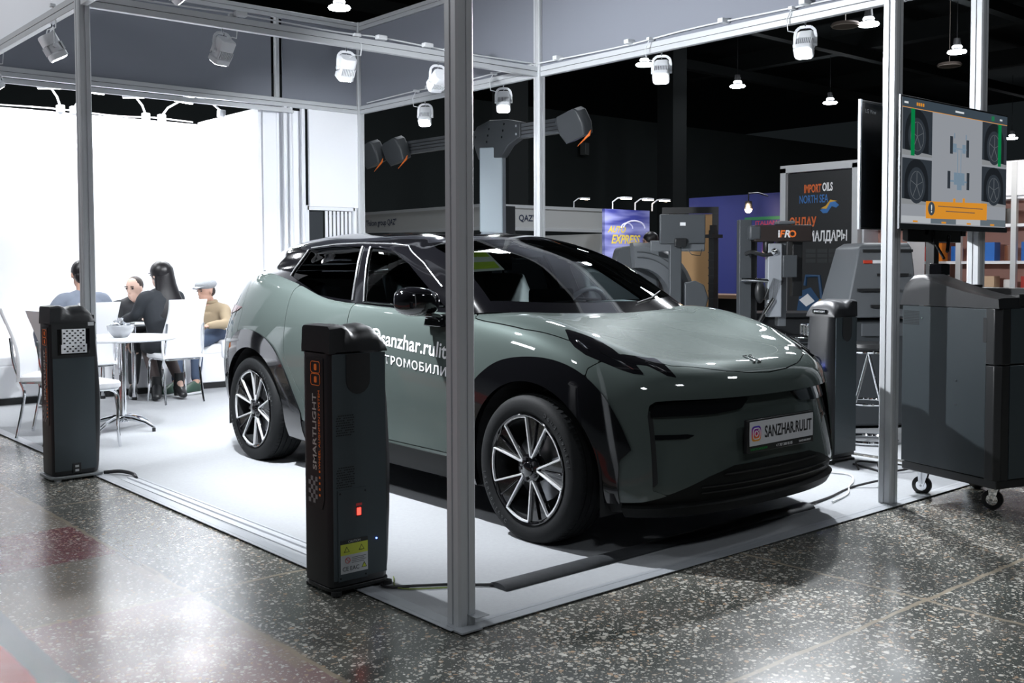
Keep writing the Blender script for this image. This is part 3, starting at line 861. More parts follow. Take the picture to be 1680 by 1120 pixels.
def door_text(name, txt, u0, u1, wc, h, slope=0., bold=0., space=1.):
    """letters wrapped on the near side, running from u0 (rear) to u1 (front)"""
    me, co, sz = text_mesh(txt, bold, .0, 4, space)
    x = (co[:, 0] / sz[0] + .5); y = co[:, 1] / sz[1] * h
    out = []
    for a, b in zip(x, y):
        u = u0 + (u1 - u0) * a; w = wc + b + slope * (u - u0)
        h_ = BL.ray_cast(Vector((u, 1.6, w)), Vector((0, -1, 0)))
        out.append((u, -(h_[0].y + .0025), w))
    bm = bmesh.new(); bm.from_mesh(me); bm.verts.ensure_lookup_table()
    for v, p in zip(bm.verts, out): v.co = p
    bm.to_mesh(me); bm.free()
    me.materials.clear(); me.materials.append(LETTER_W)
    o = bpy.data.objects.new(name, me); COL.objects.link(o); o.parent = car
    return o
door_text('door_letters', '@sanzhar.rulit', -1.385, -.640, .925, .110, slope=-.068, bold=.014)
door_text('door_letters', 'ЭЛЕКТРОМОБИЛИ', -1.465, -.635, .820, .050, slope=-.052, bold=.012, space=1.12)
# green inspection sheet on the windscreen, inside
h0 = [(-.62, -.62), (-.62, -.30)]
def ws_pt(u, v, off):
    h = BG.ray_cast(Vector((u, abs(v), 2.)), Vector((0, 0, -1)))
    return Vector((h[0].x, v, h[0].z + off))
sh = MB()
q = [ws_pt(-1.01, -.50, -.014), ws_pt(-.945, -.385, -.014), ws_pt(-.69, -.455, -.014), ws_pt(-.79, -.66, -.014)]
sh.add(q + [p - Vector((0, 0, .002)) for p in q], [(0, 1, 2, 3), (4, 7, 6, 5), (0, 4, 5, 1), (1, 5, 6, 2), (2, 6, 7, 3), (3, 7, 4, 0)])
LIME = mat('lime_sheet', (.48, .66, .07), .6)
sh.build('window_sheet', mat('paper', (.72, .75, .74), .6), car)
for t0, t1 in ((.06, .36), (.60, .92)):
    a0 = q[0].lerp(q[3], t0); a1 = q[0].lerp(q[3], t1); b0 = q[1].lerp(q[2], t0); b1 = q[1].lerp(q[2], t1)
    up_ = Vector((0, 0, .0015))
    MB().add([a0.lerp(b0, .05) + up_, a0.lerp(b0, .93) + up_, a1.lerp(b1, .93) + up_, a1.lerp(b1, .05) + up_], [(0, 1, 2, 3)]).build('printed_band', LIME, car)
# wiper
wp = MB(); wp.tube([ws_pt(-.28, .18, .012), ws_pt(-.33, .35, .014), ws_pt(-.44, .55, .012)], .004, 6); wp.build('wiper', BLACK_M, car)

# ---- cabin
SEAT = mat('dark_seat_leather', (.030, .034, .038), .5)
SEATL = mat('grey_dash_top', (.16, .19, .20), .6)
def seat(u, v, name='seat'):
    s = empty(name, (u, v, 0), 0, parent=car)
    MB().box((.02, 0, .62), (.50, .50, .16)).build('seat_cushion', SEAT, s, bevel=.05, seg=3)
    mb = MB(); mb.loft([[(-.22 - .30 * t + d, y * (1 - .25 * t), .68 + .60 * t) for d, y in ((.07, -.24), (.10, -.12), (.10, .12), (.07, .24), (-.07, .22), (-.07, -.22))] for t in (0, .3, .6, .85, 1)])
    mb.build('seat_back', SEAT, s, bevel=.02, seg=2)
    mb = MB(); mb.loft([[(-.545 + d, y, z) for d, y in ((.06, -.10), (.06, .10), (-.04, .11), (-.04, -.11))] for z in (1.30, 1.36, 1.42)])
    mb.cyl((-.52, -.06, 1.24), (-.54, -.06, 1.32), .008, n=8); mb.cyl((-.52, .06, 1.24), (-.54, .06, 1.32), .008, n=8)
    mb.build('headrest', SEAT, s, bevel=.02, seg=2)
seat(-1.22, -.37); seat(-1.22, .37)
rs = empty('rear_seat', (-2.05, 0, 0), 0, parent=car)
MB().box((0, 0, .64), (.5, 1.2, .16)).build('seat_cushion', SEAT, rs, bevel=.05)
MB().loft([[(-.2 - .22 * t + d, y, .7 + .5 * t) for d, y in ((.08, -.62), (.08, .62), (-.06, .62), (-.06, -.62))] for t in (0, .5, 1)]).build('seat_back', SEAT, rs, bevel=.03)
dash = MB()
secs = []
for v in (-.66, -.4, 0, .4, .66):
    dd = .04 * (1 - (v / .66) ** 2)
    secs.append([(-.42 + dd, v, 1.035), (-.60, v, 1.075), (-.76, v, 1.065), (-.84, v, 1.0), (-.82, v, .80), (-.60, v, .78)])
dash.loft(secs); dash.build('dashboard', mat('dark_dash', (.03, .035, .04), .6), car, smooth=True)
MB().prism(rrect(.34, .19, .02), -.01, .01).build('centre_screen', BLACK_G, car, M=Matrix.Translation((-.80, 0, 1.10)) @ Matrix.Rotation(-PI / 2, 4, 'Y') @ Matrix.Rotation(PI / 2, 4, 'Z'))
mb = MB(); mb.loft([[(-.62 + x, v, 1.075 + z) for x, z in ((.10, 0), (.06, .035), (-.12, .045), (-.14, 0))] for v in (.22, .40, .56)]); mb.build('instrument_hood', SEATL, car, bevel=.01)
sw = empty('steering_wheel', (-.92, .37, 1.02), 0, parent=car); sw.rotation_euler = (0, math.radians(-65), 0)
mb = MB(); mb.tube([(.185 * math.cos(2 * PI * i / 32), .185 * math.sin(2 * PI * i / 32), 0) for i in range(32)], .016, 10, closed=True)
mb.build('wheel_rim', mat('grey_leather', (.10, .12, .14), .5), sw, smooth=True)
mb = MB(); mb.box((0, 0, -.01), (.12, .15, .05)); mb.bar((0, 0, -.01), (0, .17, 0), .03, .02); mb.bar((0, 0, -.01), (0, -.17, 0), .03, .02); mb.bar((0, 0, -.01), (-.17, 0, 0), .03, .02)
mb.build('wheel_hub', SEAT, sw, bevel=.01)
MB().box((-1.02, 0, 1.405), (.05, .24, .07)).build('rear_view_mirror', BLACK_G, car, bevel=.015)
# A pillar lining

# ================================================================== FLOOR, CARPET, HALL
def floor_material():
    m = bpy.data.materials.new('terrazzo_slabs'); m.use_nodes = True
    nt = m.node_tree; N = nt.nodes; L = nt.links; b = N['Principled BSDF']
    tc = N.new('ShaderNodeTexCoord'); sep = N.new('ShaderNodeSeparateXYZ'); L.new(tc.outputs['Object'], sep.inputs[0])
    def math_(op, a, b_=None, clamp=False):
        n = N.new('ShaderNodeMath'); n.operation = op; n.use_clamp = clamp
        for i, v in enumerate((a, b_)):
            if v is None: continue
            if isinstance(v, (int, float)): n.inputs[i].default_value = v
            else: L.new(v, n.inputs[i])
        return n.outputs[0]
    def mix(f, a, b_):
        n = N.new('ShaderNodeMix'); n.data_type = 'RGBA'
        if isinstance(f, (int, float)): n.inputs[0].default_value = f
        else: L.new(f, n.inputs[0])
        for i, v in ((6, a), (7, b_)):
            if isinstance(v, tuple): n.inputs[i].default_value = (*v, 1)
            else: L.new(v, n.inputs[i])
        return n.outputs[2]
    def noise(scale, detail=3, rough=.5):
        n = N.new('ShaderNodeTexNoise'); n.inputs['Scale'].default_value = scale; n.inputs['Detail'].default_value = detail; n.inputs['Roughness'].default_value = rough
        L.new(tc.outputs['Object'], n.inputs['Vector']); return n.outputs['Fac']
    def step(v, lo, hi):
        n = N.new('ShaderNodeMapRange'); n.clamp = True; n.inputs[1].default_value = lo; n.inputs[2].default_value = hi; L.new(v, n.inputs[0]); return n.outputs[0]
    def band(v, c, w):
        return step(math_('ABSOLUTE', math_('SUBTRACT', v, c)), w, w * .6)
    X, Y = sep.outputs[0], sep.outputs[1]
    wob = math_('MULTIPLY', math_('SUBTRACT', noise(7, 2), .5), .03)
    Xw = math_('ADD', X, wob); Yw = math_('ADD', Y, wob)
    # slab tints
    left = step(X, -.60, -.61)                       # column of reddish slabs left of the long joint
    grey = (.110, .113, .101); dark = (.062, .068, .062); mauve = (.27, .185, .18); maroon = (.20, .06, .07); tan = (.24, .205, .165)
    slabn = noise(.35, 2)
    base = mix(step(slabn, .45, .58), grey, dark)
    base = mix(step(noise(2.2, 4), .45, .7), base, (.12, .118, .108))
    lc = mix(step(Yw, 1.03, 1.01), tan, mauve)
    lc = mix(math_('MULTIPLY', step(Yw, 1.82, 1.84), step(Yw, 2.5, 2.48)), lc, maroon)
    base = mix(left, base, lc)
    # stone chips
    col = None
    for sc, th, soft in ((40, .30, .04), (70, .30, .05), (125, .20, .06)):
        v = N.new('ShaderNodeTexVoronoi'); v.inputs['Scale'].default_value = sc; v.inputs['Randomness'].default_value = 1
        mp = N.new('ShaderNodeMapping'); nz = N.new('ShaderNodeTexNoise'); nz.inputs['Scale'].default_value = 40
        L.new(tc.outputs['Object'], nz.inputs['Vector'])
        add = N.new('ShaderNodeVectorMath'); add.operation = 'MULTIPLY_ADD'; add.inputs[1].default_value = (.02, .02, .02)
        L.new(nz.outputs['Color'], add.inputs[0]); L.new(tc.outputs['Object'], add.inputs[2]); L.new(add.outputs[0], v.inputs['Vector'])
        cr_ = N.new('ShaderNodeSeparateColor'); L.new(v.outputs['Color'], cr_.inputs[0])
        size = math_('MULTIPLY', cr_.outputs[0], th * 1.6)
        dens = step(noise(1.1, 3), .30, .62)
        size = math_('MULTIPLY', size, math_('ADD', math_('MULTIPLY', dens, .45), .62))
        chip = step(math_('SUBTRACT', v.outputs['Distance'], size), .03, -.03)
        ramp = N.new('ShaderNodeValToRGB'); L.new(cr_.outputs[1], ramp.inputs[0])
        ramp.color_ramp.elements[0].color = (.30, .285, .255, 1); ramp.color_ramp.elements[1].color = (.72, .70, .64, 1)
        e = ramp.color_ramp.elements.new(.12); e.color = (.50, .33, .20, 1)
        e = ramp.color_ramp.elements.new(.3); e.color = (.50, .475, .42, 1)
        base = mix(math_('MULTIPLY', chip, .85), base, ramp.outputs[0])
    # joints
    jn = None
    for v, cs in ((Xw, (-.60, 1.57, 3.72, 5.9)), (Yw, (-.98, 1.02, 3.02, -2.98))):
        for c in cs:
            q = band(v, c, .012); jn = q if jn is None else math_('MAXIMUM', jn, q)
    right = step(X, -1.25, -1.24)
    base = mix(math_('MULTIPLY', math_('MULTIPLY', jn, .9), right), base, (.34, .29, .22))
    crack = math_('MULTIPLY', band(Xw, -.605, .012), math_('MULTIPLY', step(Y, 1.36, 1.38), step(Y, 1.86, 1.84)))
    base = mix(crack, base, (.03, .028, .025))
    patch = math_('MULTIPLY', band(Xw, -.62, .05), step(noise(1.7, 3), .52, .60))
    base = mix(math_('MULTIPLY', patch, .6), base, (.30, .235, .17))
    # painted grey band and red lane at far left
    base = mix(step(Xw, -1.245, -1.255), base, (.17, .185, .19))
    base = mix(math_('MULTIPLY', step(Xw, -1.345, -1.355), step(Xw, -2.3, -2.29)), base, mix(noise(9, 4), (.42, .085, .075), (.50, .14, .12)))
    # scuffs
    scf = step(noise(3.3, 5, .7), .52, .78)
    base = mix(math_('MULTIPLY', scf, .22), base, (.22, .22, .215))
    L.new(base, b.inputs['Base Color'])
    rg_ = N.new('ShaderNodeMapRange'); rg_.inputs[3].default_value = .13; rg_.inputs[4].default_value = .34; L.new(noise(2.6, 5, .65), rg_.inputs[0])
    L.new(rg_.outputs[0], b.inputs['Roughness'])
    bp = N.new('ShaderNodeBump'); bp.inputs['Strength'].default_value = .12; bp.inputs['Distance'].default_value = .002
    L.new(noise(55, 4, .6), bp.inputs['Height']); L.new(bp.outputs[0], b.inputs['Normal'])
    b.inputs['Specular IOR Level'].default_value = .6
    return m
TERR = floor_material()
fl = MB().box((24, 18, -.05), (80, 62, .10)).build('floor', TERR); tag(fl, kind='structure')
CARPET = mat('light_grey_carpet', (.35, .363, .38), .95, bump=.5, bscale=350, var=.08, vscale=60, spec=.1)
TAPE = mat('grey_edge_tape', (.34, .36, .385), .32, var=.1, vscale=20)
c = MB().box((2.06, 4.35, .003), (4.20, 8.78, .006)).build('carpet', CARPET)
tag(c, 'light grey exhibition carpet under the grey-green car', 'carpet')
c = MB().box((7.0, 3.4, .003), (5.5, 7.0, .006)).build('carpet', CARPET)
tag(c, 'light grey carpet strip beyond the right hand pillar by the chrome stool', 'carpet')
def tape(p0, p1, w, label):
    mb = MB(); d = Vector(p1) - Vector(p0); n = Vector((-d.y, d.x, 0)).normalized()
    mb.bar(p0, p1, w, .003)
    mb.bar(Vector(p0) + n * w * .2, Vector(p1) + n * w * .2, .004, .0045)
    o = mb.build('edge_tape', TAPE); tag(o, label, 'tape')
tape((-.06, -.045, .0075), (4.16, -.045, .0075), .075, 'grey tape strip along the front right edge of the carpet')
tape((-.045, -.045, .0105), (-.045, 8.6, .0105), .075, 'grey tape strip along the left edge of the carpet')
# flat aluminium cable channel at the left edge
mb = MB(); mb.bar((.075, 1.15, .0095), (.045, 3.45, .0095), .10, .006); mb.bar((.075, 1.15, .016), (.045, 3.45, .016), .022, .012); mb.bar((.118, 1.15, .014), (.088, 3.45, .014), .008, .010)
tag(mb.build('cable_channel', mat('clear_white_plastic', (.55, .57, .60), .22)), 'pale plastic cable channel along the left carpet edge', 'cable channel')

# hall shell
HALLW = mat('hall_drape', (.020, .026, .027), .9, var=.25, vscale=.25)
HALLC = mat('hall_ceiling', (.008, .011, .012), .9)
tag(MB().box((26, 28.1, 3.8), (76, .2, 7.6)).build('wall_back', HALLW), kind='structure')
tag(MB().box((62, 8, 3.8), (.2, 44, 7.6)).build('wall_right', HALLW), kind='structure')
tag(MB().box((24, 18, 11.5), (80, 62, .2)).build('ceiling', HALLC), kind='structure')
HB = mat('hall_beam', (.009, .012, .013), .85)
for k, x in enumerate((4, 12, 20, 28, 36, 44)):
    o = MB().box((x, 10, 10.3), (.5, 38, .7)).build('trim_%d' % (k + 1), HB); tag(o, kind='structure')
for k, y in enumerate((6, 13, 20, 26)):
    o = MB().box((28, y, 9.8), (66, .35, .4)).build('trim_%d' % (k + 7), HB); tag(o, kind='structure')
# pillars of the hall
for x, y, lb in ((19.0, 22.0, 'dark square hall pillar behind the purple banner'), (29.0, 24.0, 'dark square hall pillar behind the tall black banner wall')):
    tag(MB().box((x, y, 5), (.8, .8, 10)).box((x, y, .2), (.9, .9, .4)).build('hall_column', HB), lb, 'column')

# high bay lamps
HB_L = mat('lamp_disc_lit', (1, 1, 1), .5, emit=(.90, .95, 1), estr=40)
HB_T = mat('lamp_top', (.02, .02, .022), .6)
pos = [(12.06, 20.69, 'above the grey frieze corner'), (24.39, 12.86, 'upper one left of the tall right pillar'), (30.0, 13.1, 'between the two right pillars'), (29.78, 21.46, 'left one in the dark gap above the banners'), (36.03, 21.49, 'right one in the dark gap above the banners'), (23.94, 20.85, 'just left of the brightest spotlight'), (54.4, 22.17, 'beside the right edge of the big screen')]
for i, (x, y, w) in enumerate(pos):
    r = empty('high_bay_lamp', (x, y, 8), 0, 'small round glowing ceiling lamp, ' + w, 'ceiling lamp', 'high bay lamps of the hall')
    MB().lathe([(0, .02), (.27, .0), (.29, .03), (.27, .07), (0, .08)], 28).build('lamp_disc', HB_L, r, smooth=True)
    MB().lathe([(0, .155), (.15, .16), (.16, .19), (.13, .235), (0, .24)], 24).build('lamp_neck', mat('lamp_neck_lit', (1, 1, 1), .5, emit=(.9, .95, 1), estr=6), r, smooth=True)
    mb = MB(); mb.lathe([(0, .07), (.13, .08), (.12, .16), (0, .16)], 20); mb.lathe([(0, .24), (.12, .24), (.10, .46), (0, .47)], 20); mb.cyl((0, 0, .42), (0, 0, 3.4), .012, n=6); mb.build('lamp_body', HB_T, r, smooth=True)
for x, y, lb in ((23.96, 13.32, 'flat unlit round disc under the hall ceiling left of the tall right pillar'), (31.9, 14.3, 'flat unlit round disc under the hall ceiling between the right pillars')):
    r = empty('ceiling_disc', (x, y, 8), 0, lb, 'ceiling fitting')
    MB().lathe([(0, 0), (.36, 0), (.40, .03), (.36, .09), (0, .10)], 32).build('disc', mat('beige_disc', (.20, .16, .14), .6), r, smooth=True)
    mb = MB(); mb.tube([(.36 * math.cos(i * PI / 12), .36 * math.sin(i * PI / 12), 0) for i in range(24)], .018, 6, closed=True); mb.cyl((0, 0, .1), (0, 0, 3.3), .012, n=6); mb.build('rim', mat('pale_rim', (.4, .34, .3), .5), r)
# wall mounted loudspeaker in the distance
dd = empty('wall_speaker', (27.9, 27.85, 6.1), 0, 'tiny grey loudspeaker high on the dark back wall', 'speaker')
MB().box((0, -.12, 0), (.34, .26, .5), rz=.3).build('speaker_box', mat('speaker_grey', (.12, .13, .13), .5), dd, bevel=.02)
MB().box((0, .06, .34), (.06, .2, .3)).build('bracket', HB, dd)

# ================================================================== STAND FRAME
def post_mesh(mb, x, y, z0, z1, s=.08):
    h = s / 2; g_ = .005; d_ = .006; c_ = .008
    poly = []
    for k in range(4):
        a = k * PI / 2; ca, sa = math.cos(a), math.sin(a)
        for px_, py_ in ((h, -h + c_), (h, -g_), (h - d_, -g_), (h - d_, g_), (h, g_), (h, h - c_)):
            poly.append((x + px_ * ca - py_ * sa, y + px_ * sa + py_ * ca))
    mb.prism(poly, z0, z1)
def post(x, y, z1, label, cat='post', name='stand_post'):
    mb = MB(); post_mesh(mb, x, y, .006, z1); o = mb.build(name, ALU)
    # origin at the foot
    return tag(o, label, cat, 'aluminium posts of the car stand')
pB = post(0, 0, 4.03, 'nearest aluminium post, full height in front of the car at centre')
pC = post(3.0, 0, 4.03, 'aluminium post at right between the car nose and the black cabinet')
pA = post(0, 4.0, 4.03, 'aluminium post at left rising behind the left camera column')
pD = post(4.0, 4.0, 4.03, 'aluminium post rising behind the car windscreen')
pE = post(4.0, 0, 4.03, 'aluminium post behind the big screen at far right')
pG = post(4.0, 7.0, 4.03, 'slim aluminium post at the far frieze corner')
# folded strip of tape around the foot of the nearest post
tag(MB().bar((-.075, -.075, .012), (.02, -.075, .012), .05, .006).bar((.0, -.052, .05), (.06, -.052, .05), .075, .002, up=(0, 0, 1)).build('foot_tape', TAPE), 'crumpled grey tape around the foot of the nearest post', 'tape')

def beam(p0, p1, label, h=.09, w=.045):
    """rail with a groove line on both faces, between posts"""
    p0 = Vector(p0); p1 = Vector(p1); d = (p1 - p0).normalized(); p0 = p0 + d * .04; p1 = p1 - d * .04
    r = empty('beam', p0, 0, label, 'beam', 'aluminium beams of the car stand')
    q = p1 - p0
    t = d.cross(Vector((0, 0, 1)))
    mb = MB()
    for zc, hh in ((h * .25, h * .46), (h * .75, h * .46)): mb.bar((0, 0, zc), q + Vector((0, 0, zc)), w, hh)
    mb.build('rail', ALU, r, bevel=.002, seg=1)
    MB().bar((0, 0, h * .5), q + Vector((0, 0, h * .5)), w - .010, h * .1).build('groove', ALU_DK, r)
    return r
ZB = 3.02
beam((0, 4, ZB), (4, 4, ZB), 'grey beam crossing above the car from left to the rear right post, three spotlights hang on it')
beam((4, 0, ZB), (4, 4, ZB), 'lower beam at upper right carrying the two brightest spotlights')
beam((4, 4, ZB), (4, 7, ZB), 'lower beam between the slim corner post and the post behind the windscreen')
beam((0, 7, ZB), (4, 7, ZB), 'far beam under the dark grey frieze over the white booth opening')
beam((0, 4, ZB), (0, 7, ZB), 'white lit lower beam of the left side frieze')
beam((0, 0, ZB), (0, 4, ZB), 'beam along the left side high above the camera column')
beam((0, 0, ZB), (3, 0, ZB), 'beam above the front edge of the carpet')
beam((3, 0, ZB), (4, 0, ZB), 'short beam above the black cabinet')
beam((4, 4, 3.94), (4, 7, 3.94), 'top beam of the grey frieze right of the slim corner post')
beam((0, 7, 3.94), (4, 7, 3.94), 'top beam of the far dark grey frieze')
beam((4, 0, 3.94), (4, 4, 3.94), 'top beam of the right hand grey frieze')
def frieze(p0, p1, m, label, t=.012):
    p0 = Vector(p0); p1 = Vector(p1); d = (p1 - p0).normalized()
    c0 = p0 + d * .045; c1 = p1 - d * .045
    r = empty('frieze_panel', c0, 0, label, 'panel', 'frieze panels over the stand')
    MB().bar((0, 0, .460), c1 - c0 + Vector((0, 0, .460)), t, .828).build('panel', m, r)
zf = 3.065
frieze((4, 0, zf), (4, 4, zf), GREY_P, 'grey frieze panel at upper right above the bright spotlights')
frieze((4, 4, zf), (4, 7, zf), GREY_P, 'grey frieze panel between the slim corner post and the windscreen post')
frieze((0, 7, zf), (2.96, 7, zf), GREY_P, 'long dark grey frieze panel above the white booth opening')
frieze((3.0, 7, zf), (4, 7, zf), GREY_P, 'short dark grey frieze panel left of the slim corner post')
frieze((0, 4, zf), (0, 7, zf), WHITE_P, 'bright white frieze panel in the top left corner')
o = MB(); post_mesh(o, 2.98, 7, 3.11, 3.94, .05); tag(o.build('stand_post', ALU), 'short upright splitting the far dark grey frieze', 'post', 'aluminium posts of the car stand')
# far wall piece and folded door rails
tag(MB().box((3.655, 7, 2.50), (.61, .03, 1.04)).build('wall_panel', WHITE_W), 'white wall panel left of the dark opening of the hall', 'panel')
tag(MB().box((3.17, 7.075, 1.50), (.33, .02, 3.0)).build('wall_panel', WHITE_W), 'white panel strip behind the vertical door rails', 'panel')
r = empty('strip_doorway', (3.628, 7.0, .0065), 0, 'pale slatted strip curtain in the low doorway behind the car roof', 'doorway')
MB().box((0, .02, 1.96), (.60, .04, .05)).box((-.30, .02, 1.0), (.04, .04, 1.96)).box((.30, .02, 1.0), (.04, .04, 1.96)).build('frame', WHITE_P, r)
MB().box((-.18, .06, .98), (.20, .02, 1.9)).build('dark_opening', mat('dark_opening', (.03, .035, .04), .4), r)  # dark sheet standing in for the darkness of the doorway opening
mb = MB()
for k in range(7): mb.box((-.05 + k * .050, .03, .98), (.030, .012, 1.9))
mb.build('slats', WHITE_P, r)
for k, (x, y) in enumerate(((3.055, 6.98), (3.135, 7.0), (3.28, 7.0))):
    mb = MB(); post_mesh(mb, x, y, .006, 3.02 - .03 * (2 - k) * 0, .045)
    tag(mb.build('door_rail', WHITE_P), 'white vertical door rail, %s of the three beside the booth opening' % ('left one', 'middle one', 'right one')[k], 'rail', 'door rails of the white booth')
for k, (y, z) in enumerate(((6.93, 2.985), (6.87, 2.955))):
    tag(MB().bar((.02, y, z), (3.1, y, z), .035, .025).build('top_rail', ALU), ('upper', 'lower')[k] + ' thin rail under the far beam over the booth opening', 'rail', 'top rails of the booth opening')

# ================================================================== SPOTLIGHTS
LENS = mat('spot_lens_lit', (1, 1, 1), .4, emit=(.94, .97, 1), estr=26)
FIN = mat('spot_fin_shade', (.20, .215, .235), .5)
def spotlight(loc, direction, label, energy, yaw=0., cable=1, angle=85, aimto=None):
    """hung under a beam at loc; direction = where the lens looks"""
    r = empty('spotlight', loc, 0, label, 'spotlight', 'white track spotlights on the stand beams')
    d = Vector(direction).normalized()
    piv = Vector((0, 0, -.155))
    side = d.cross(Vector((0, 0, 1)))
    side = side.normalized() if side.length > .05 else Vector((1, 0, 0))
    mb = MB(); mb.cyl((0, 0, 0), (0, 0, -.03), .006, n=8); mb.tube([(0, 0, -.02), (.012, 0, -.03), (.012, 0, -.045), (0, 0, -.052)], .004, 6); mb.build('hook', CHROME, r)
    mb = MB(); w = .072
    P = [piv + side * w, piv + side * w + Vector((0, 0, .06)), side * w * .9 + Vector((0, 0, -.058)), side * w * .55 + Vector((0, 0, -.036)), Vector((0, 0, -.032)), -side * w * .55 + Vector((0, 0, -.036)), -side * w * .9 + Vector((0, 0, -.058)), piv - side * w + Vector((0, 0, .06)), piv - side * w]
    for a, b in zip(P[:-1], P[1:]): mb.bar(a, b, .020, .006, up=side.cross(Vector((0, 0, 1))))
    mb.build('yoke', WHITE_PL, r)
    # housing frame: z along -d (lens at bottom)
    z = -d; x = side; y = z.cross(x).normalized()
    F = Matrix(((x.x, y.x, z.x, piv.x), (x.y, y.y, z.y, piv.y), (x.z, y.z, z.z, piv.z), (0, 0, 0, 1)))
    mb = MB()
    def sec(w_, h_, zz, r_=.03): return [(a, b, zz) for a, b in rrect(w_, h_, r_, 5)]
    mb.loft([sec(.118, .105, .085), sec(.126, .112, .075), sec(.126, .112, .012), sec(.110, .098, .008), sec(.112, .10, -.045), sec(.132, .118, -.055), sec(.132, .118, -.088), sec(.122, .108, -.092)])
    h = mb.build('housing', WHITE_PL, r, smooth=True, M=F, angle=40)
    mb = MB()
    for k in range(9):
        mb.box((-.052 + k * .013, -.0535, -.020), (.005, .012, .056)); mb.box((-.052 + k * .013, .0535, -.020), (.005, .012, .056))
    mb.build('cooling_fins', WHITE_PL, h)
    mb = MB(); mb.box((0, -.0495, -.018), (.10, .004, .05)); mb.box((0, .0495, -.018), (.10, .004, .05)); mb.build('fin_recess', FIN, h)
    for sx_ in (-1, 1): MB().cyl((sx_ * .058, 0, -.005), (sx_ * .082, 0, -.005), .014, n=10).build('pivot_knob', WHITE_PL, h)
    mb = MB(); mb.prism(rrect(.114, .100, .026, 5), -.0945, -.0925); mb.build('lens', LENS, h)
    if cable:
        mb = MB(); p0 = piv + z * .08
        mb.tube([p0, p0 + Vector((.0, 0, .03)) + side * .05, side * .12 + Vector((0, 0, -.05)), side * .13 + Vector((0, 0, .03)), side * .10 + Vector((0, 0, .095))], .004, 6)
        mb.box(side * .09 + Vector((0, 0, .105)), (.06, .03, .022)); mb.build('cable', CABLE_WH, r)
    src = F @ Vector((0, 0, -.11)); wl = Vector(loc) + src
    lamp = spot_lamp('spot_beam', wl, wl + d if aimto is None else aimto, energy, angle, .55, .05, (.93, .96, 1.0))
    return r
spotlight((0.97, 4, ZB), (-.12, .62, -.9), 'white spotlight on the crossing beam, left one of its three', 230)
spotlight((1.99, 4, ZB), (.1, .62, -.9), 'white spotlight on the crossing beam, middle one of its three', 230)
spotlight((2.87, 4, ZB), (.16, .85, -.45), 'white spotlight half hidden by the nearest post', 260)
spotlight((4, 5.75, ZB), (-.5, -.5, -1), 'lit white spotlight low left of the nearest post', 320)
spotlight((4, 4.50, ZB), (-.45, -.5, -1), 'lit white spotlight just right of the nearest post', 320)
spotlight((4, 2.55, ZB), (-.75, -.55, -1), 'brightest spotlight, glaring in the middle of the right beam', 480, angle=120)
spotlight((4, 1.23, ZB), (-.75, -.30, -1), 'large lit spotlight nearest the right hand post', 480, angle=120)
spotlight((0, 4.62, ZB), (.5, -.05, -.9), 'white spotlight in the top left corner on the white frieze', 60)
spotlight((0, 6.2, ZB), (.5, .3, -.9), 'spotlight cut by the left picture edge', 60)
spotlight((0, 2.55, ZB), (.8, -.1, -.62), 'spotlight on the left side beam above the camera column', 1000, angle=135)
# connector blocks and cable run on top of the beams
def cable_run(name, pts, r_, m, label, cat='cable', plugs=()):
    rr = empty(name, pts[0], 0, label, cat)
    o0 = Vector(pts[0]); P = cr(np.array([list(Vector(p) - o0) for p in pts]), 6)
    MB().tube([tuple(p) for p in P], r_, 7).build('cord', m, rr, smooth=True)
    for p in plugs: MB().box(Vector(p) - o0, (.09, .05, .035)).build('connector', m, rr, bevel=.006)
cable_run('cable', [(.3, 4, 3.125), (.8, 3.98, 3.13), (1.1, 4.0, 3.14), (1.9, 3.99, 3.125), (2.3, 4.0, 3.14), (3.0, 4.0, 3.125), (3.9, 3.98, 3.13)], .006, CABLE_WH, 'white cable lying on the crossing beam', plugs=[(1.1, 3.98, 3.135), (2.3, 3.98, 3.135), (2.75, 3.98, 3.135)])
cable_run('cable', [(3.97, 6.8, 3.125), (3.98, 5.9, 3.14), (3.97, 5.2, 3.125), (3.96, 4.3, 3.14), (3.95, 3.8, 3.13), (3.97, 2.9, 3.125), (3.96, 2.2, 3.14), (3.97, 1.3, 3.13), (3.97, .6, 3.125)], .006, CABLE_WH, 'white cable lying on the right side beams', plugs=[(3.95, 5.6, 3.135), (3.95, 3.7, 3.14), (3.95, 2.85, 3.14), (3.95, 1.9, 3.14), (3.95, 1.2, 3.14)])

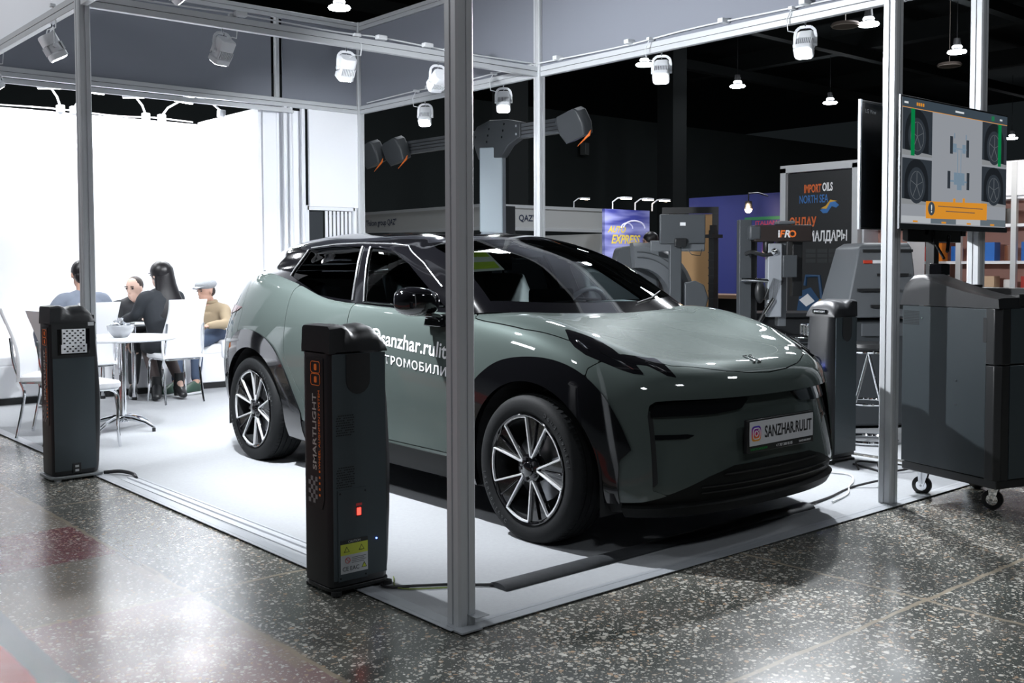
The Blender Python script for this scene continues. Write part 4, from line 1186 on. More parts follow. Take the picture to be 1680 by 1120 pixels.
# ================================================================== CAMERA COLUMNS
SLATE = mat('slate_panel', (.045, .060, .068), .40, .15, bump=.06, bscale=600)
def slab_text_mat(): return mat('silver_print', (.55, .53, .50), .4, .3)
RED_ON = mat('red_switch_lit', (.9, .02, .02), .4, emit=(1, .03, .02), estr=5)
BLUE_ON = mat('blue_led_lit', (.1, .2, 1), .4, emit=(.08, .15, 1), estr=9)
STICK_Y = mat('lime_sticker', (.55, .62, .06), .5)
STICK_W = mat('grey_white_sticker', (.50, .52, .53), .5)
def camera_column(loc, label, mir=1, kind='back', h=1.09):
    r = empty('camera_column', loc, 0, label, 'alignment column', 'wheel alignment camera columns around the car')
    W, D = .31, .22
    def mx(p): return [(W - a if mir < 0 else a, b, c) for a, b, c in p]
    # --- housing: lofted upward
    right = lambda z: float(np.interp(z, [.03, .10, .30, .52, .75, .98], [.288, .298, .308, .312, .300, .276]))
    secs = []
    for z in (.035, .10, .2, .3, .4, .52, .65, .75, .87, .98):
        x1 = right(z)
        poly = [(0.03, 0)] + [(x1 - .045, 0.0)] + arc(x1 - .045, .055, .045, -70, 0, 3) + arc(x1 - .045, D - .055, .045, 0, 70, 3) + [(x1 - .045, D)] + [(0.03, D)] + arc(.03, D - .03, .03, 110, 180, 3) + arc(.03, .03, .03, 180, 250, 3)
        secs.append(mx([(a, b, z) for a, b in poly]))
    MB().loft(secs).build('housing', DARK_PLAST, r, smooth=True, angle=50)
    # --- cap
    cs = []
    prof = [(0.0, 0., 1.0), (.004, 0., 1.085), (.06, 0., 1.09), (.085, .1, 1.089), (.105, .45, 1.082), (.125, .85, 1.079), (.150, 1., 1.086), (.20, 1., 1.09), (.235, 1., 1.078), (.262, 1., 1.045), (.276, 1., .99)]
    for x, rd, zt in prof:
        n = 14; sec = []
        for i in range(n + 1):
            t = i / n
            # rectangle top path vs arch path
            yr = D * t; zr = zt - (.012 if i in (0, n) else 0)
            a = PI * (1 - t); ya = D / 2 + D / 2 * math.cos(a); za = .975 + (zt - .975) * (max(math.sin(a), 0) ** .55)
            sec.append((x, yr * (1 - rd) + ya * rd, max(.975, zr * (1 - rd) + za * rd)))
        sec = [(x, 0, .975)] + sec + [(x, D, .975)]
        cs.append(mx(sec))
    MB().loft(cs).build('cap', DARK_PLAST, r, smooth=True, angle=45, bevel=0)
    # --- slate panel
    X0, X1 = (.012, .262)
    def bx(mb, x0, x1, z0, z1, y, t=.004):
        if mir < 0: x0, x1 = W - x1, W - x0
        mb.box(((x0 + x1) / 2, y - t / 2, (z0 + z1) / 2), (x1 - x0, t, z1 - z0)); return mb
    sgn = -1 if mir < 0 else 1
    lx = lambda x: W - x if mir < 0 else x
    bx(MB(), X0, X1, .06, .972, 0).build('side_panel', SLATE, r)
    FY = face_frame((0, 0, 0), (1, 0, 0))          # faces -y
    if kind in ('back', 'plain'):
      if 1:
        poly = [(lx(.075), .971), (lx(.187), .971)] + ([(lx(.187), .87)] + [(lx(.131) + .056 * math.cos(math.radians(a)) * sgn, .865 + .056 * math.sin(math.radians(a))) for a in range(0, -181, -20)])
        MB().prism(poly, 0, .0045).build('cable_recess', BLACK_M, r, M=Matrix.Translation((0, -.0045, 0)) @ FY @ Matrix.Translation((0, 0, -.002)))
      if kind == 'back':
        for z0 in (.645, .435):
            mb = MB()
            for i in range(8):
                for j in range(9):
                    if (i + j * 2) % 9 == 7: continue
                    bx(mb, .026 + i * .0105 + (j % 2) * .004, .033 + i * .0105 + (j % 2) * .004, z0 + j * .0098, z0 + .004 + j * .0098, -.0041, .0012)
            mb.build('vent', BLACK_M, r)
        bx(MB(), .030, .168, .055, .425, -.004, .003).build('service_plate', SLATE, r, bevel=.001)
        mb = MB()
        for x, z in ((.040, .412), (.158, .412), (.040, .068), (.158, .068)): mb.cyl((lx(x), -.0085, z), (lx(x), -.006, z), .004, n=8)
        mb.build('screws', BLACK_M, r)
        sp = bx(MB(), .118, .136, .315, .345, -.007, .004).build('switch', RED_ON, r, bevel=.002)
        bx(MB(), .115, .139, .309, .312, -.007, .003).build('switch_frame', BLACK_S, sp)
        bx(MB(), .114, .142, .354, .364, -.007, .001).build('switch_label', mat('red_label', (.55, .05, .05), .5), r)
        st = bx(MB(), .040, .168, .085, .160, -.007, .001).build('caution_sticker', STICK_W, r)
        bx(MB(), .040, .168, .160, .205, -.007, .001).build('sticker_band', STICK_Y, st)
        bx(MB(), .040, .168, .205, .222, -.007, .001).build('sticker_header', BLACK_S, st)
        text('sticker_text', 'CAUTION', Matrix.Translation((lx(.104), -.0081, .2135)) @ FY, h=.009, m=STICK_W, parent=st, depth=.0005)
        for cx_, cz_ in ((.068, .182), (.138, .182), (.150, .108)):
            a_ = lx(cx_); tri = [(a_ - .013, cz_ - .010), (a_ + .013, cz_ - .010), (a_, cz_ + .013)]
            MB().prism(tri, 0, .0006).build('warning_triangle', BLACK_S, st, M=Matrix.Translation((0, -.0081, 0)) @ FY)
            tri = [(a_ - .0095, cz_ - .008), (a_ + .0095, cz_ - .008), (a_, cz_ + .009)]
            MB().prism(tri, 0, .0006).build('warning_triangle', STICK_Y, st, M=Matrix.Translation((0, -.0085, 0)) @ FY)
        mb = MB(); mb.tube([(lx(.072) + .011 * math.cos(i * PI / 8), -.0085, .138 + .011 * math.sin(i * PI / 8)) for i in range(16)], .0014, 4, closed=True); mb.bar((lx(.072) - .008, -.0085, .146), (lx(.072) + .008, -.0085, .130), .0012, .002); mb.build('forbidden_mark', mat('red_label', (.55, .05, .05), .5), st)
        mb = MB()
        for k in range(4): bx(mb, .092, .160 - .01 * (k % 2), .146 - k * .007, .1475 - k * .007, -.0081, .0005)
        mb.build('sticker_lines', BLACK_S, st)
        text('sticker_text', 'CE', Matrix.Translation((lx(.062), -.0081, .104)) @ FY, h=.017, m=BLACK_S, parent=st, depth=.0005)
        text('sticker_text', 'EAC', Matrix.Translation((lx(.105), -.0081, .104)) @ FY, h=.017, m=BLACK_S, parent=st, depth=.0005)
        mb = MB(); mb.cyl((lx(.212), -.007, .205), (lx(.212), -.004, .205), .0035, n=10); mb.build('indicator_led', BLUE_ON, r)
    else:
        # sensor window with chequered target
        win = [(lx(.008), .80), (lx(.262), .80), (lx(.262), .972), (lx(.008), .972)]
        bx(MB(), .006, .270, .765, .985, -.004, .004).build('window_bezel', BLACK_S, r, bevel=.003)
        bx(MB(), .040, .235, .785, .945, -.008, .001).build('window', BLACK_G, r)
        tp = bx(MB(), .066, .206, .80, .945, -.010, .010).build('target_plate', mat('target_white', (.80, .82, .84), .5), r)
        mb = MB()
        for i in range(8):
            for j in range(9):
                if (i + j) % 2: bx(mb, .072 + i * .0165, .084 + i * .0165, .808 + j * .0152, .817 + j * .0152, -.0202, .001)
        mb.build('target_dots', BLACK_M, tp)
        bx(MB(), .058, .212, .795, .850, -.021, .003).build('target_frame', mat('target_white', (.80, .82, .84), .5), tp)
        mb = MB()
        for i in range(8):
            for j in range(3):
                if (i + j) % 2: bx(mb, .072 + i * .0165, .084 + i * .0165, .803 + j * .0152, .812 + j * .0152, -.0245, .001)
        mb.build('target_dots', BLACK_M, tp)
        bx(MB(), .226, .262, .962, .984, -.008, .001).build('asset_label', STICK_W, r)
        s_ = bx(MB(), .115, .168, .040, .105, -.005, .006).build('socket', BLACK_S, r, bevel=.003)
        for z in (.052, .078): bx(MB(), .130, .153, z, z + .014, -.011, .001).build('socket_label', STICK_W, s_)
    # --- narrow end graphics
    ex = 0 if mir > 0 else W
    NX = face_frame((ex - .001 * sgn, D / 2, 0), (0, 0, 1), (0, 1, 0) if mir > 0 else (0, -1, 0))
    g_ = MB(); g_.prism([(.345, -.052), (.385, -.066), (.955, -.066), (.955, .066), (.385, .066), (.345, .052)], 0, .002)
    gp = g_.build('graphic_panel', BLACK_S, r, M=NX)
    T = lambda z, y: Matrix.Translation((z, y, .0022))
    text('graphic_text', 'SMARTLIGHT', T(.655, .004), w=.31, h=.030, m=slab_text_mat(), parent=gp, bold=.01)
    text('graphic_text', 'WHEEL ALIGNMENT SYSTEM', T(.665, -.034), w=.32, h=.014, m=ORANGE, parent=gp)
    mb = MB()
    for i in range(6):
        for j in range(4):
            if (i + j) % 2 == 0: mb.box((.372 + i * .018, .046 - j * .018, .0026), (.018, .018, .001))
    mb.build('chequer', mat('grey_print', (.22, .21, .21), .5), gp)
    mb = MB()
    for i in range(5): mb.box((.40 + i * .024, -.034, .0026), (.009, .011, .001))
    mb.build('orange_dots', ORANGE, gp)
    for k, z in enumerate((.868, .918)):
        mb = MB(); mb.tube([(z + a, b - .008, .003) for a, b in rrect(.046, .072, .012)], .0016, 5, closed=True)
        mb.prism([(z + a, b - .008) for a, b in rrect(.026, .020, .006)], .002, .0032)
        mb.build('logo_square', ORANGE, gp)
    # arch end badge
    ax = W if mir > 0 else 0
    NB = face_frame((.276 if mir > 0 else W - .276, D / 2, 1.012), (0, 1, 0) if mir > 0 else (0, -1, 0))
    MB().prism(rrect(.105, .028, .006), .0, .010).build('badge', BLACK_G, r, M=NB)
    bt = text('badge_text', 'SMARTLIGHT', NB @ Matrix.Translation((0, 0, .0105)), w=.085, h=.012, m=LETTER_W, parent=r)
    # --- base
    mb = MB(); mb.prism([(a + W / 2 - .01, b + D / 2) for a, b in (rrect(.33, .27, .05, 5) if kind == 'front' else rrect(.29, .225, .05, 5))], .014, .030)
    mb.build('base_plate', mat('grey_base', (.25, .27, .28), .3, .4) if kind == 'front' else BLACK_S, r, bevel=.003)
    for x in (.03, .27):
        for y in (0, .2): MB().cyl((x, y + .01, .0), (x, y + .01, .016), .022, n=14).build('foot', BLACK_M if kind != 'front' else WHITE_PL, r)
    return r
camera_column((-.205, .585, .007), 'nearest black and slate camera column with glowing red switch, left of the front post', 1, 'back')
camera_column((-.335, 3.69, .001), 'camera column at left with a chequered target window near its top', 1, 'front')
camera_column((3.72, .82, .007), 'camera column standing past the car nose beside the right post', -1, 'plain')
# ring lamp on the far column
r = empty('ring_target', (3.69, .955, .665), 0, 'small chrome ring with a blue glowing light on the column past the car nose', 'target lamp')
mb = MB(); mb.tube([(0, .035 * math.cos(i * PI / 10), .035 + .035 * math.sin(i * PI / 10)) for i in range(20)], .006, 8, closed=True); mb.cyl((0, 0, .0), (.03, 0, .0), .006); mb.build('ring', CHROME, r, smooth=True)
MB().ball((-.012, -.06, .0), .016).build('blue_bulb', BLUE_ON, r, smooth=True)

# ================================================================== WORKSTATION
wa = math.atan2(-.96, -.28)
ws_ = empty('workstation_cabinet', (3.29, .08, 0), wa, 'dark slate cabinet on castors at right under the big screen', 'cabinet')
WD, WW = .62, .66
mb = MB(); mb.box((WW / 2, WD / 2, .175), (WW, WD, .05)); mb.build('base_frame', BLACK_S, ws_, bevel=.006)
mb = MB(); mb.box((WW / 2, WD / 2, .64), (WW - .02, WD - .02, .90)); mb.build('carcass', BLACK_S, ws_)
MB().box((WW / 2 - .03, -.002, .650), (WW - .075, .02, .895)).build('front_panel', DARK_PANEL, ws_, bevel=.003)
mb = MB(); mb.prism([(WW - .07, -.012), (WW - .015, -.012), (WW + .012, .015), (WW + .012, .07), (WW - .07, .07)], .195, .80); mb.build('corner_column', BLACK_S, ws_, bevel=.004)
mb = MB(); mb.prism([(WW - .07, -.014), (WW - .015, -.014), (WW + .014, .015), (WW + .014, .07), (WW - .07, .07)], .806, 1.10); mb.build('corner_column', BLACK_S, ws_, bevel=.004)
door = MB().box((WW + .004, WD / 2 + .03, .50), (.016, WD - .09, .60)).build('door', SLATE, ws_, bevel=.003)
dr = MB().box((WW + .004, WD / 2 + .03, .955), (.016, WD - .09, .29)).build('drawer', SLATE, ws_, bevel=.003)
MB().box((WW + .014, WD / 2 + .03, 1.04), (.012, .30, .03)).build('drawer_handle', BLACK_S, dr, bevel=.003)
# perforated speaker patch, slot, screws
mb = MB()
for i in range(14):
    for j in range(9): mb.box((.018 + i * .0085, -.0125, 1.065 - j * .009), (.0045, .002, .0045))
mb.build('speaker_holes', BLACK_M, ws_)
MB().box((.585, -.0125, .985), (.026, .004, .13)).build('handle_slot', BLACK_M, ws_, bevel=.002)
for z in (.70, .57): MB().cyl((.40, -.016, z), (.40, -.010, z), .005, n=10).build('screw', CHROME, ws_)
MB().cyl((.155, -.016, 1.03), (.155, -.010, 1.03), .005, n=10).build('screw', CHROME, ws_)
# moulded top shell
secs = []
tp = lambda x: float(np.interp(x, [0, .03, .08, .16, .30, .45, .60, .67], [1.13, 1.23, 1.272, 1.275, 1.235, 1.195, 1.165, 1.155]))
for y, s_ in ((-.018, .88), (0.0, .97), (.03, 1.), (.14, 1.)):
    sec = [(-.005, y, 1.10)]
    for x in (0, .012, .03, .05, .08, .12, .16, .22, .30, .38, .45, .53, .60, .64, .67): sec.append((x, y, 1.10 + (tp(x) - 1.10) * s_))
    sec.append((.675, y, 1.10)); secs.append(sec)
MB().loft(secs).build('top_shell', DARK_PLAST, ws_, smooth=True, angle=50)
mb = MB(); mb.box((WW / 2, .36, 1.115), (WW + .01, .46, .03)); mb.box((.02, .36, 1.16), (.03, .46, .10)); mb.box((WW - .0, .36, 1.145), (.03, .46, .06)); mb.box((WW / 2, .585, 1.15), (WW, .03, .09)); mb.box((.36, .30, 1.14), (.40, .10, .03)); mb.build('tray', BLACK_S, ws_, bevel=.004)
kb = empty('keyboard', (0, 0, 0), 0, 'black keyboard lying in the tray on top of the cabinet', 'keyboard')
kb.matrix_world = Matrix.Translation((3.29, .08, 0)) @ Matrix.Rotation(wa, 4, 'Z') @ Matrix.Translation((.42, .42, 1.132))
MB().box((0, 0, .009), (.36, .13, .018)).build('case', BLACK_S, kb, bevel=.004)
mb = MB()
for i in range(15):
    for j in range(5): mb.box((-.165 + i * .0236, -.048 + j * .024, .021), (.019, .019, .006))
mb.build('keys', mat('dark_keys', (.03, .03, .033), .6), kb)
for x, y in ((.06, .10), (.50, .16), (.08, .52), (.56, .52)):
    c_ = empty('castor', (x, y, 0), .5, parent=ws_)
    mb = MB(); mb.lathe([(.0, -.016), (.048, -.016), (.054, -.012), (.054, .012), (.048, .016), (0, .016)], 28, Matrix.Translation((0, 0, .054)) @ Matrix.Rotation(PI / 2, 4, 'X')); mb.build('castor_tyre', BLACK_S, c_, smooth=True)
    MB().lathe([(0, -.019), (.030, -.019), (.030, .019), (0, .019)], 20, Matrix.Translation((0, 0, .054)) @ Matrix.Rotation(PI / 2, 4, 'X')).build('castor_hub', CHROME, c_, smooth=True)
    mb = MB(); mb.loft([[(x_, y_, z_) for x_ in (-.022 * s, .022 * s + .01 * (1 - s))] for y_, z_, s in ((-.022, .045, .6), (-.022, .15, 1))], caps=False, closed=False)
    mb = MB()
    for sy in (-.024, .024): mb.prism([(-.012, .045), (.012, .045), (.045, .150), (-.020, .150)], -.002, .002, Matrix.Translation((0, sy, 0)) @ Matrix.Rotation(PI / 2, 4, 'X'))
    mb.box((.012, 0, .150), (.075, .06, .006)); mb.cyl((0, -.026, .054), (0, .026, .054), .007)
    mb.build('castor_fork', CHROME, c_)

# screens on a mast behind the cabinet
mast = empty('screen_mast', (0, 0, 0), 0, parent=ws_)
mast.matrix_parent_inverse = (Matrix.Translation((3.29, .08, 0)) @ Matrix.Rotation(wa, 4, 'Z')).inverted(); mast.location = (3.50, .02, 0)
mb = MB(); mb.box((0, 0, 1.32), (.055, .055, .44)); mb.build('pole', BLACK_S, mast, bevel=.004)
mb = MB(); mb.box((.0, .0, 1.50), (.62, .035, .08)); mb.box((-.1, .0, 1.75), (.05, .035, .5)); mb.box((.35, .0, 1.75), (.05, .035, .5)); mb.box((.11, 0, 1.95), (.5, .035, .06)); mb.build('bracket', BLACK_S, mast, bevel=.003)
mb = MB(); mb.box((-.01, -.05, 1.30), (.10, .08, .07)); mb.cyl((-.06, -.05, 1.45), (-.03, -.09, 1.36), .008); mb.cyl((.06, -.07, 1.50), (.0, -.09, 1.40), .010); mb.build('clamp', BLACK_G, mast, bevel=.006)

def flat(mb, x0, x1, z0, z1, d=0., t=.0012): return mb.box(((x0 + x1) / 2, -.0005 - d - t / 2, (z0 + z1) / 2), (x1 - x0, t, z1 - z0))
def emi(name, c, s=1.): return mat('screen_' + name, (0.01, 0.01, 0.01), .3, emit=c, estr=s)
tv = empty('big_screen', (2.937, -.085, 1.525), 0, 'large flat screen showing a wheel alignment program above the cabinet', 'screen')
TW, TH = 1.272, .722
MB().box((TW / 2, .008, TH / 2), (TW, .014, TH)).box((TW / 2, .027, TH * .4), (TW * .6, .026, TH * .5)).build('case', BLACK_S, tv, bevel=.003)
MB().box((-.002, .002, TH / 2), (.014, .010, TH)).build('side_frame', mat('grey_bezel', (.30, .32, .34), .35, .3), tv)
MB().box((TW / 2, -.0005, .014), (TW, .012, .028)).build('lower_bezel', mat('dark_bezel', (.03, .035, .04), .3), tv)
E_BG = emi('grey', (.235, .25, .275)); E_HD = emi('header', (.035, .05, .065)); E_DK = emi('photo_dark', (.022, .028, .036)); E_DK2 = emi('photo_arch', (.008, .010, .013)); E_LN = emi('rim_line', (.10, .11, .12))
E_GR = emi('green', (.0, .16, .045)); E_OR = emi('amber', (.55, .22, .02)); E_TB = emi('tab', (.10, .125, .145)); E_TL = emi('tab_light', (.36, .38, .40)); E_WH = emi('white', (.55, .58, .60)); E_BL = emi('part_blue', (.14, .20, .26)); E_FL = emi('photo_floor', (.20, .21, .22))
scr = flat(MB(), .012, TW - .012, .030, TH - .012).build('display', E_BG, tv)
def fl_(name, m, *rects, d=.0014, parent=None):
    mb = MB()
    for q in rects: flat(mb, *q, d=d)
    return mb.build(name, m, scr)
z1 = TH - .012
fl_('header_bar', E_HD, (.012, TW - .012, z1 - .050, z1))
fl_('header_line', E_OR, (.012, TW - .012, z1 - .053, z1 - .050))
def photo(x0, x1, z0, z1_, bar=None, flip=False):
    w, h = x1 - x0, z1_ - z0
    fl_('photo', E_FL, (x0, x1, z0, z1_), d=.0016)
    mb = MB(); arcp = [(x0, z0 + h * .12), (x1, z0 + h * .06), (x1, z1_), (x0, z1_)]
    FYs = face_frame((0, -.0034, 0), (1, 0, 0))
    MB().prism(arcp, 0, .0004).build('photo_car_body', E_DK, scr, M=FYs)
    cx_, cz_ = x0 + w * .48, z0 + h * .42
    MB().prism([(cx_ + w * .40 * math.cos(a * PI / 12), cz_ + .02 + h * .50 * math.sin(a * PI / 12)) for a in range(0, 13)] + [(cx_ - w * .40, z0 + h * .12), (cx_ + w * .40, z0 + h * .08)], 0, .0004).build('photo_arch', E_DK2, scr, M=face_frame((0, -.0039, 0), (1, 0, 0)))
    MB().prism([(cx_ + w * .30 * math.cos(a * PI / 12), cz_ + h * .40 * math.sin(a * PI / 12)) for a in range(24)], 0, .0004).build('photo_tyre', E_DK, scr, M=face_frame((0, -.0044, 0), (1, 0, 0)))
    mb = MB()
    mb.tube([(cx_ + w * .22 * math.cos(a * PI / 12), -.0052, cz_ + h * .31 * math.sin(a * PI / 12)) for a in range(24)], .0012, 4, closed=True)
    for k in range(5):
        a = 2 * PI * k / 5 + .3
        mb.bar((cx_, -.0052, cz_), (cx_ + w * .2 * math.cos(a), -.0052, cz_ + h * .29 * math.sin(a)), .0016, .003, up=(0, 1, 0))
    mb.build('photo_rim', E_LN, scr)
    if bar: fl_('green_bar', E_GR, (x0 + w * bar[0], x0 + w * bar[1], z0, z1_), d=.006)
photo(.014, .335, .400, z1 - .055, (.26, .38))
photo(.014, .335, .135, .385)
photo(.935, TW - .014, .400, z1 - .055, (.62, .74))
photo(.935, TW - .014, .155, .390)
# chassis drawing
mb = MB()
for x, z in ((.560, .490), (.755, .480), (.535, .290), (.765, .290)): flat(MB(), x - .016, x + .016, z - .050, z + .050, d=.0016).build('drawn_tyre', E_DK, scr)
mb = MB()
flat(mb, .575, .745, .470, .476, d=.0016); flat(mb, .632, .638, .28, .475, d=.0016); flat(mb, .672, .678, .28, .475, d=.0016); flat(mb, .58, .62, .45, .50, d=.0016); flat(mb, .69, .73, .45, .50, d=.0016)
flat(mb, .595, .72, .265, .335, d=.0016); flat(mb, .630, .685, .235, .320, d=.0022); flat(mb, .55, .60, .28, .29, d=.0016); flat(mb, .71, .75, .28, .29, d=.0016); flat(mb, .59, .60, .53, .56, d=.0016); flat(mb, .73, .74, .53, .56, d=.0016)
mb.build('drawn_axles', E_BL, scr)
mb = MB(); flat(mb, .590, .615, .140, .185, d=.0016); flat(mb, .705, .730, .145, .190, d=.0016); mb.build('drawn_pins', E_OR, scr)
MB().prism([(.275, .082), (1.005, .090), (1.005, .190), (.275, .178)], 0, .0006).build('warning_banner', E_OR, scr, M=face_frame((0, -.0040, -.02), (1, 0, 0)))
mb = MB(); mb.prism([(.335 + .038 * math.cos(a * PI / 10), .118 + .038 * math.sin(a * PI / 10)) for a in range(20)], 0, .0006); mb.build('warning_disc', E_HD, scr, M=face_frame((0, -.0048, 0), (1, 0, 0)))
text('warning_mark', '!', face_frame((.335, -.0056, .118), (1, 0, 0)), h=.045, m=E_WH, parent=scr, bold=.02)
mb = MB()
for k in range(40): flat(mb, .41 + k * .0135, .419 + k * .0135, .132, .137, d=.005)
for k in range(26): flat(mb, .50 + k * .0135, .509 + k * .0135, .106, .111, d=.005)
mb.build('banner_lines', E_HD, scr)
fl_('tab', E_TL, (.015, .330, .036, .072)); fl_('tab', E_TB, (.335, .625, .036, .075)); fl_('tab', E_TL, (.630, .925, .036, .072)); fl_('tab', E_TB, (.93, TW - .014, .036, .075))
mb = MB()
for x in (.16, .48, .78, 1.08): flat(mb, x - .025, x + .025, .038, .048, d=.003)
mb.build('tab_mark', E_OR, scr)
mb = MB(); 
for k in range(4): flat(mb, .16 + k * .022, .174 + k * .022, z1 - .035, z1 - .018, d=.003)
mb.build('header_icons', E_OR, scr)
for q_ in ((.60, .70), (.03, .07), (1.16, 1.19)): flat(MB(), q_[0], q_[1], z1 - .032, z1 - .022, d=.003).build('header_text', E_WH, scr)
fl_('header_icon_green', E_GR, (1.05, 1.09, z1 - .04, z1 - .012))

tv2 = empty('dark_screen', (2.885, .125, 1.525), 0, 'switched-off dark flat screen half hidden behind the right post', 'screen')
MB().box((.55, .008, .358), (1.10, .014, .712)).box((.55, .027, .3), (.66, .026, .36)).build('case', BLACK_S, tv2, bevel=.003)
MB().box((.004, .004, .358), (.016, .014, .715)).build('side_frame', mat('grey_bezel_light', (.45, .47, .50), .35, .3), tv2)
flat(MB(), .016, 1.09, .012, .70).build('display', mat('dark_display', (.006, .008, .010), .22), tv2)
text('brand_text', 'LG View', face_frame((.10, -.003, .655), (1, 0, 0)), h=.022, m=mat('faint_text', (.25, .26, .27), .5), parent=tv2)

# ================================================================== CABLES ON THE FLOOR
cable_run('cable', [(.10, .66, .016), (.02, .55, .014), (.14, .46, .014), (.23, .40, .014), (.34, .30, .014), (.40, .24, .018)], .006, CABLE_BK, 'black cable from the nearest camera column to the floor ramp')
cable_run('cable', [(.13, .64, .012), (.06, .50, .011), (.20, .38, .011), (.30, .33, .011), (.39, .27, .014)], .003, mat('green_yellow_cable', (.20, .26, .06), .5), 'thin green-yellow wire beside the black cable at the front post')
rp_ = MB(); rp_.prism(arc(0, 0, .055, 0, 180, 12), 0, 2.2, Matrix.Translation((.37, .235, .008)) @ Matrix.Rotation(PI / 2, 4, 'Y') @ Matrix.Rotation(PI / 2, 4, 'Z') @ Matrix.Diagonal((1, .42, 1, 1)))
tag(rp_.build('cable_ramp', mat('worn_black_rubber', (.035, .038, .042), .55, bump=.4, bscale=60, var=.4, vscale=18), smooth=True), 'black half-round rubber cable ramp on the carpet under the car nose', 'cable ramp')
cable_run('cable', [(2.58, .235, .018), (2.85, .27, .012), (3.2, .33, .014), (3.32, .26, .04), (3.45, .30, .02), (3.6, .36, .012), (3.75, .5, .012), (3.8, .7, .02)], .007, CABLE_BK, 'black cable crossing the white carpet past the car nose')
cable_run('cable', [(2.75, .19, .015), (3.0, .25, .012), (3.2, .36, .012), (3.34, .42, .012), (3.5, .55, .012), (3.45, .75, .012), (3.7, .95, .012)], .005, CABLE_WH, 'white cable looping over the carpet past the car nose')
cable_run('cable', [(4.1, .65, .012), (3.9, .58, .03), (3.75, .45, .012), (3.9, .35, .03), (4.05, .42, .012), (4.0, .62, .012), (3.85, .70, .03), (3.7, .6, .012)], .007, CABLE_BK, 'coil of black cable at the foot of the far camera column')
cable_run('cable', [(-.02, 3.70, .02), (.05, 3.62, .03), (.09, 3.50, .025), (.07, 3.40, .02)], .012, CABLE_BK, 'thick black cable leaving the left camera column')

# ================================================================== WHITE BOOTH
BW = WHITE_W
tag(MB().box((.8, 8.64, 1.49), (4.05, .05, 2.98)).build('booth_wall', BW), 'wide white back wall of the neighbouring booth', 'booth wall')
tag(MB().box((2.84, 7.86, 1.50), (.05, 1.5, 3.0)).build('booth_wall', BW), 'white side wall of the neighbouring booth behind the door rails', 'booth wall')
tag(MB().box((2.93, 7.09, 1.50), (.16, .04, 3.0)).build('booth_wall', BW), 'narrow white booth wall end beside the door rails', 'booth wall')
if True:
    cable_run('cable', [(-.2, 8.60, 2.995), (.5, 8.62, 3.0), (1.2, 8.60, 3.01), (1.9, 8.62, 2.995), (2.3, 8.60, 3.01), (2.75, 8.6, 3.0)], .008, CABLE_WH, 'white cable along the top of the booth wall')
def arm_lamp(x, y, z, dx, dy, label, e=60, lean=.28):
    r = empty('arm_lamp', (x, y, z), 0, label, 'arm lamp', 'arm lamps on the white booth wall')
    d = Vector((dx, dy, 0))
    MB().box((0, 0, .03), (.08, .07, .08)).build('clamp', WHITE_PL, r, bevel=.01)
    MB().tube([(0, 0, .05), tuple(d * .10 + Vector((0, 0, .14))), tuple(d * lean + Vector((0, 0, .20)))], .012, 8).build('arm', WHITE_PL, r, smooth=True)
    p = d * (lean + .06) + Vector((0, 0, .20)); a = math.atan2(dy, dx)
    MB().box((0, 0, 0), (.10, .22, .035)).build('lamp_head', WHITE_PL, r, bevel=.01, M=Matrix.Translation(p) @ Matrix.Rotation(a, 4, 'Z') @ Matrix.Rotation(.15, 4, 'Y'))
    MB().box((0, 0, -.021), (.085, .20, .006)).build('lamp_glass', mat('arm_lamp_lit', (1, 1, 1), .5, emit=(.95, .97, 1), estr=25), r, M=Matrix.Translation(p) @ Matrix.Rotation(a, 4, 'Z') @ Matrix.Rotation(.15, 4, 'Y'))
    area_lamp('arm_lamp_light', Vector((x, y, z)) + p + Vector((dx * .0, 0, -.05)), Vector((x, y, z)) + p - d * .12 + Vector((0, 0, -1.0)), e * 1.15, .10, .22, (.96, .98, 1))
arm_lamp(1.28, 8.6, 2.985, -.6, -.9, 'arm lamp on the booth wall just left of the left post', 13)
arm_lamp(1.42, 8.6, 2.985, .3, -.95, 'arm lamp on the booth wall touching the left post', 13)
arm_lamp(2.20, 8.6, 2.985, -.7, -.8, 'arm lamp left of the pair in the middle of the booth wall', 13)
arm_lamp(2.38, 8.6, 2.985, .4, -.9, 'arm lamp right of the pair in the middle of the booth wall', 13)
arm_lamp(2.8, 7.95, 3.0, -1, .15, 'arm lamp on the side wall of the white booth', 13)
arm_lamp(.2, 8.6, 2.985, .2, -1, 'arm lamp at the left picture edge over the booth wall', 13)

# low white sofas
def sofa(x0, x1, y, label):
    r = empty('sofa', ((x0 + x1) / 2, y + .35, .007), 0, label, 'sofa', 'white box sofas in the booth')
    w = x1 - x0
    MB().box((0, 0, .03), (w - .06, .62, .06)).build('plinth', BLACK_M, r)
    MB().box((0, .03, .22), (w, .68, .32)).build('base', WHITE_LE, r, bevel=.015)
    MB().box((0, .02, .42), (w - .02, .66, .12)).build('seat_cushion', WHITE_LE, r, bevel=.03, seg=3)
    MB().box((-w / 2 + .06, 0, .42), (.12, .68, .20)).box((w / 2 - .06, 0, .42), (.12, .68, .20)).build('armrests', WHITE_LE, r, bevel=.03, seg=3)
    MB().box((0, .32, .55), (w - .02, .12, .40)).build('backrest', WHITE_LE, r, bevel=.04, seg=3)
    return r
sofa(-.9, 1.25, 7.66, 'long low white sofa at the left picture edge')
sofa(1.36, 2.76, 7.66, 'low white sofa under the man in the cap')
r = empty('orange_bag', (.27, 7.95, .49), 0, 'orange bag on the white sofa at the left picture edge', 'bag')
MB().loft([[(x * s, y * s2, z) for x, y in rrect(.26, .16, .05)] for z, s, s2 in ((0, .9, .8), (.04, 1, 1), (.16, .95, .9), (.22, .8, .4))]).build('bag_body', mat('orange_fabric', (.85, .22, .02), .6), r, smooth=True)
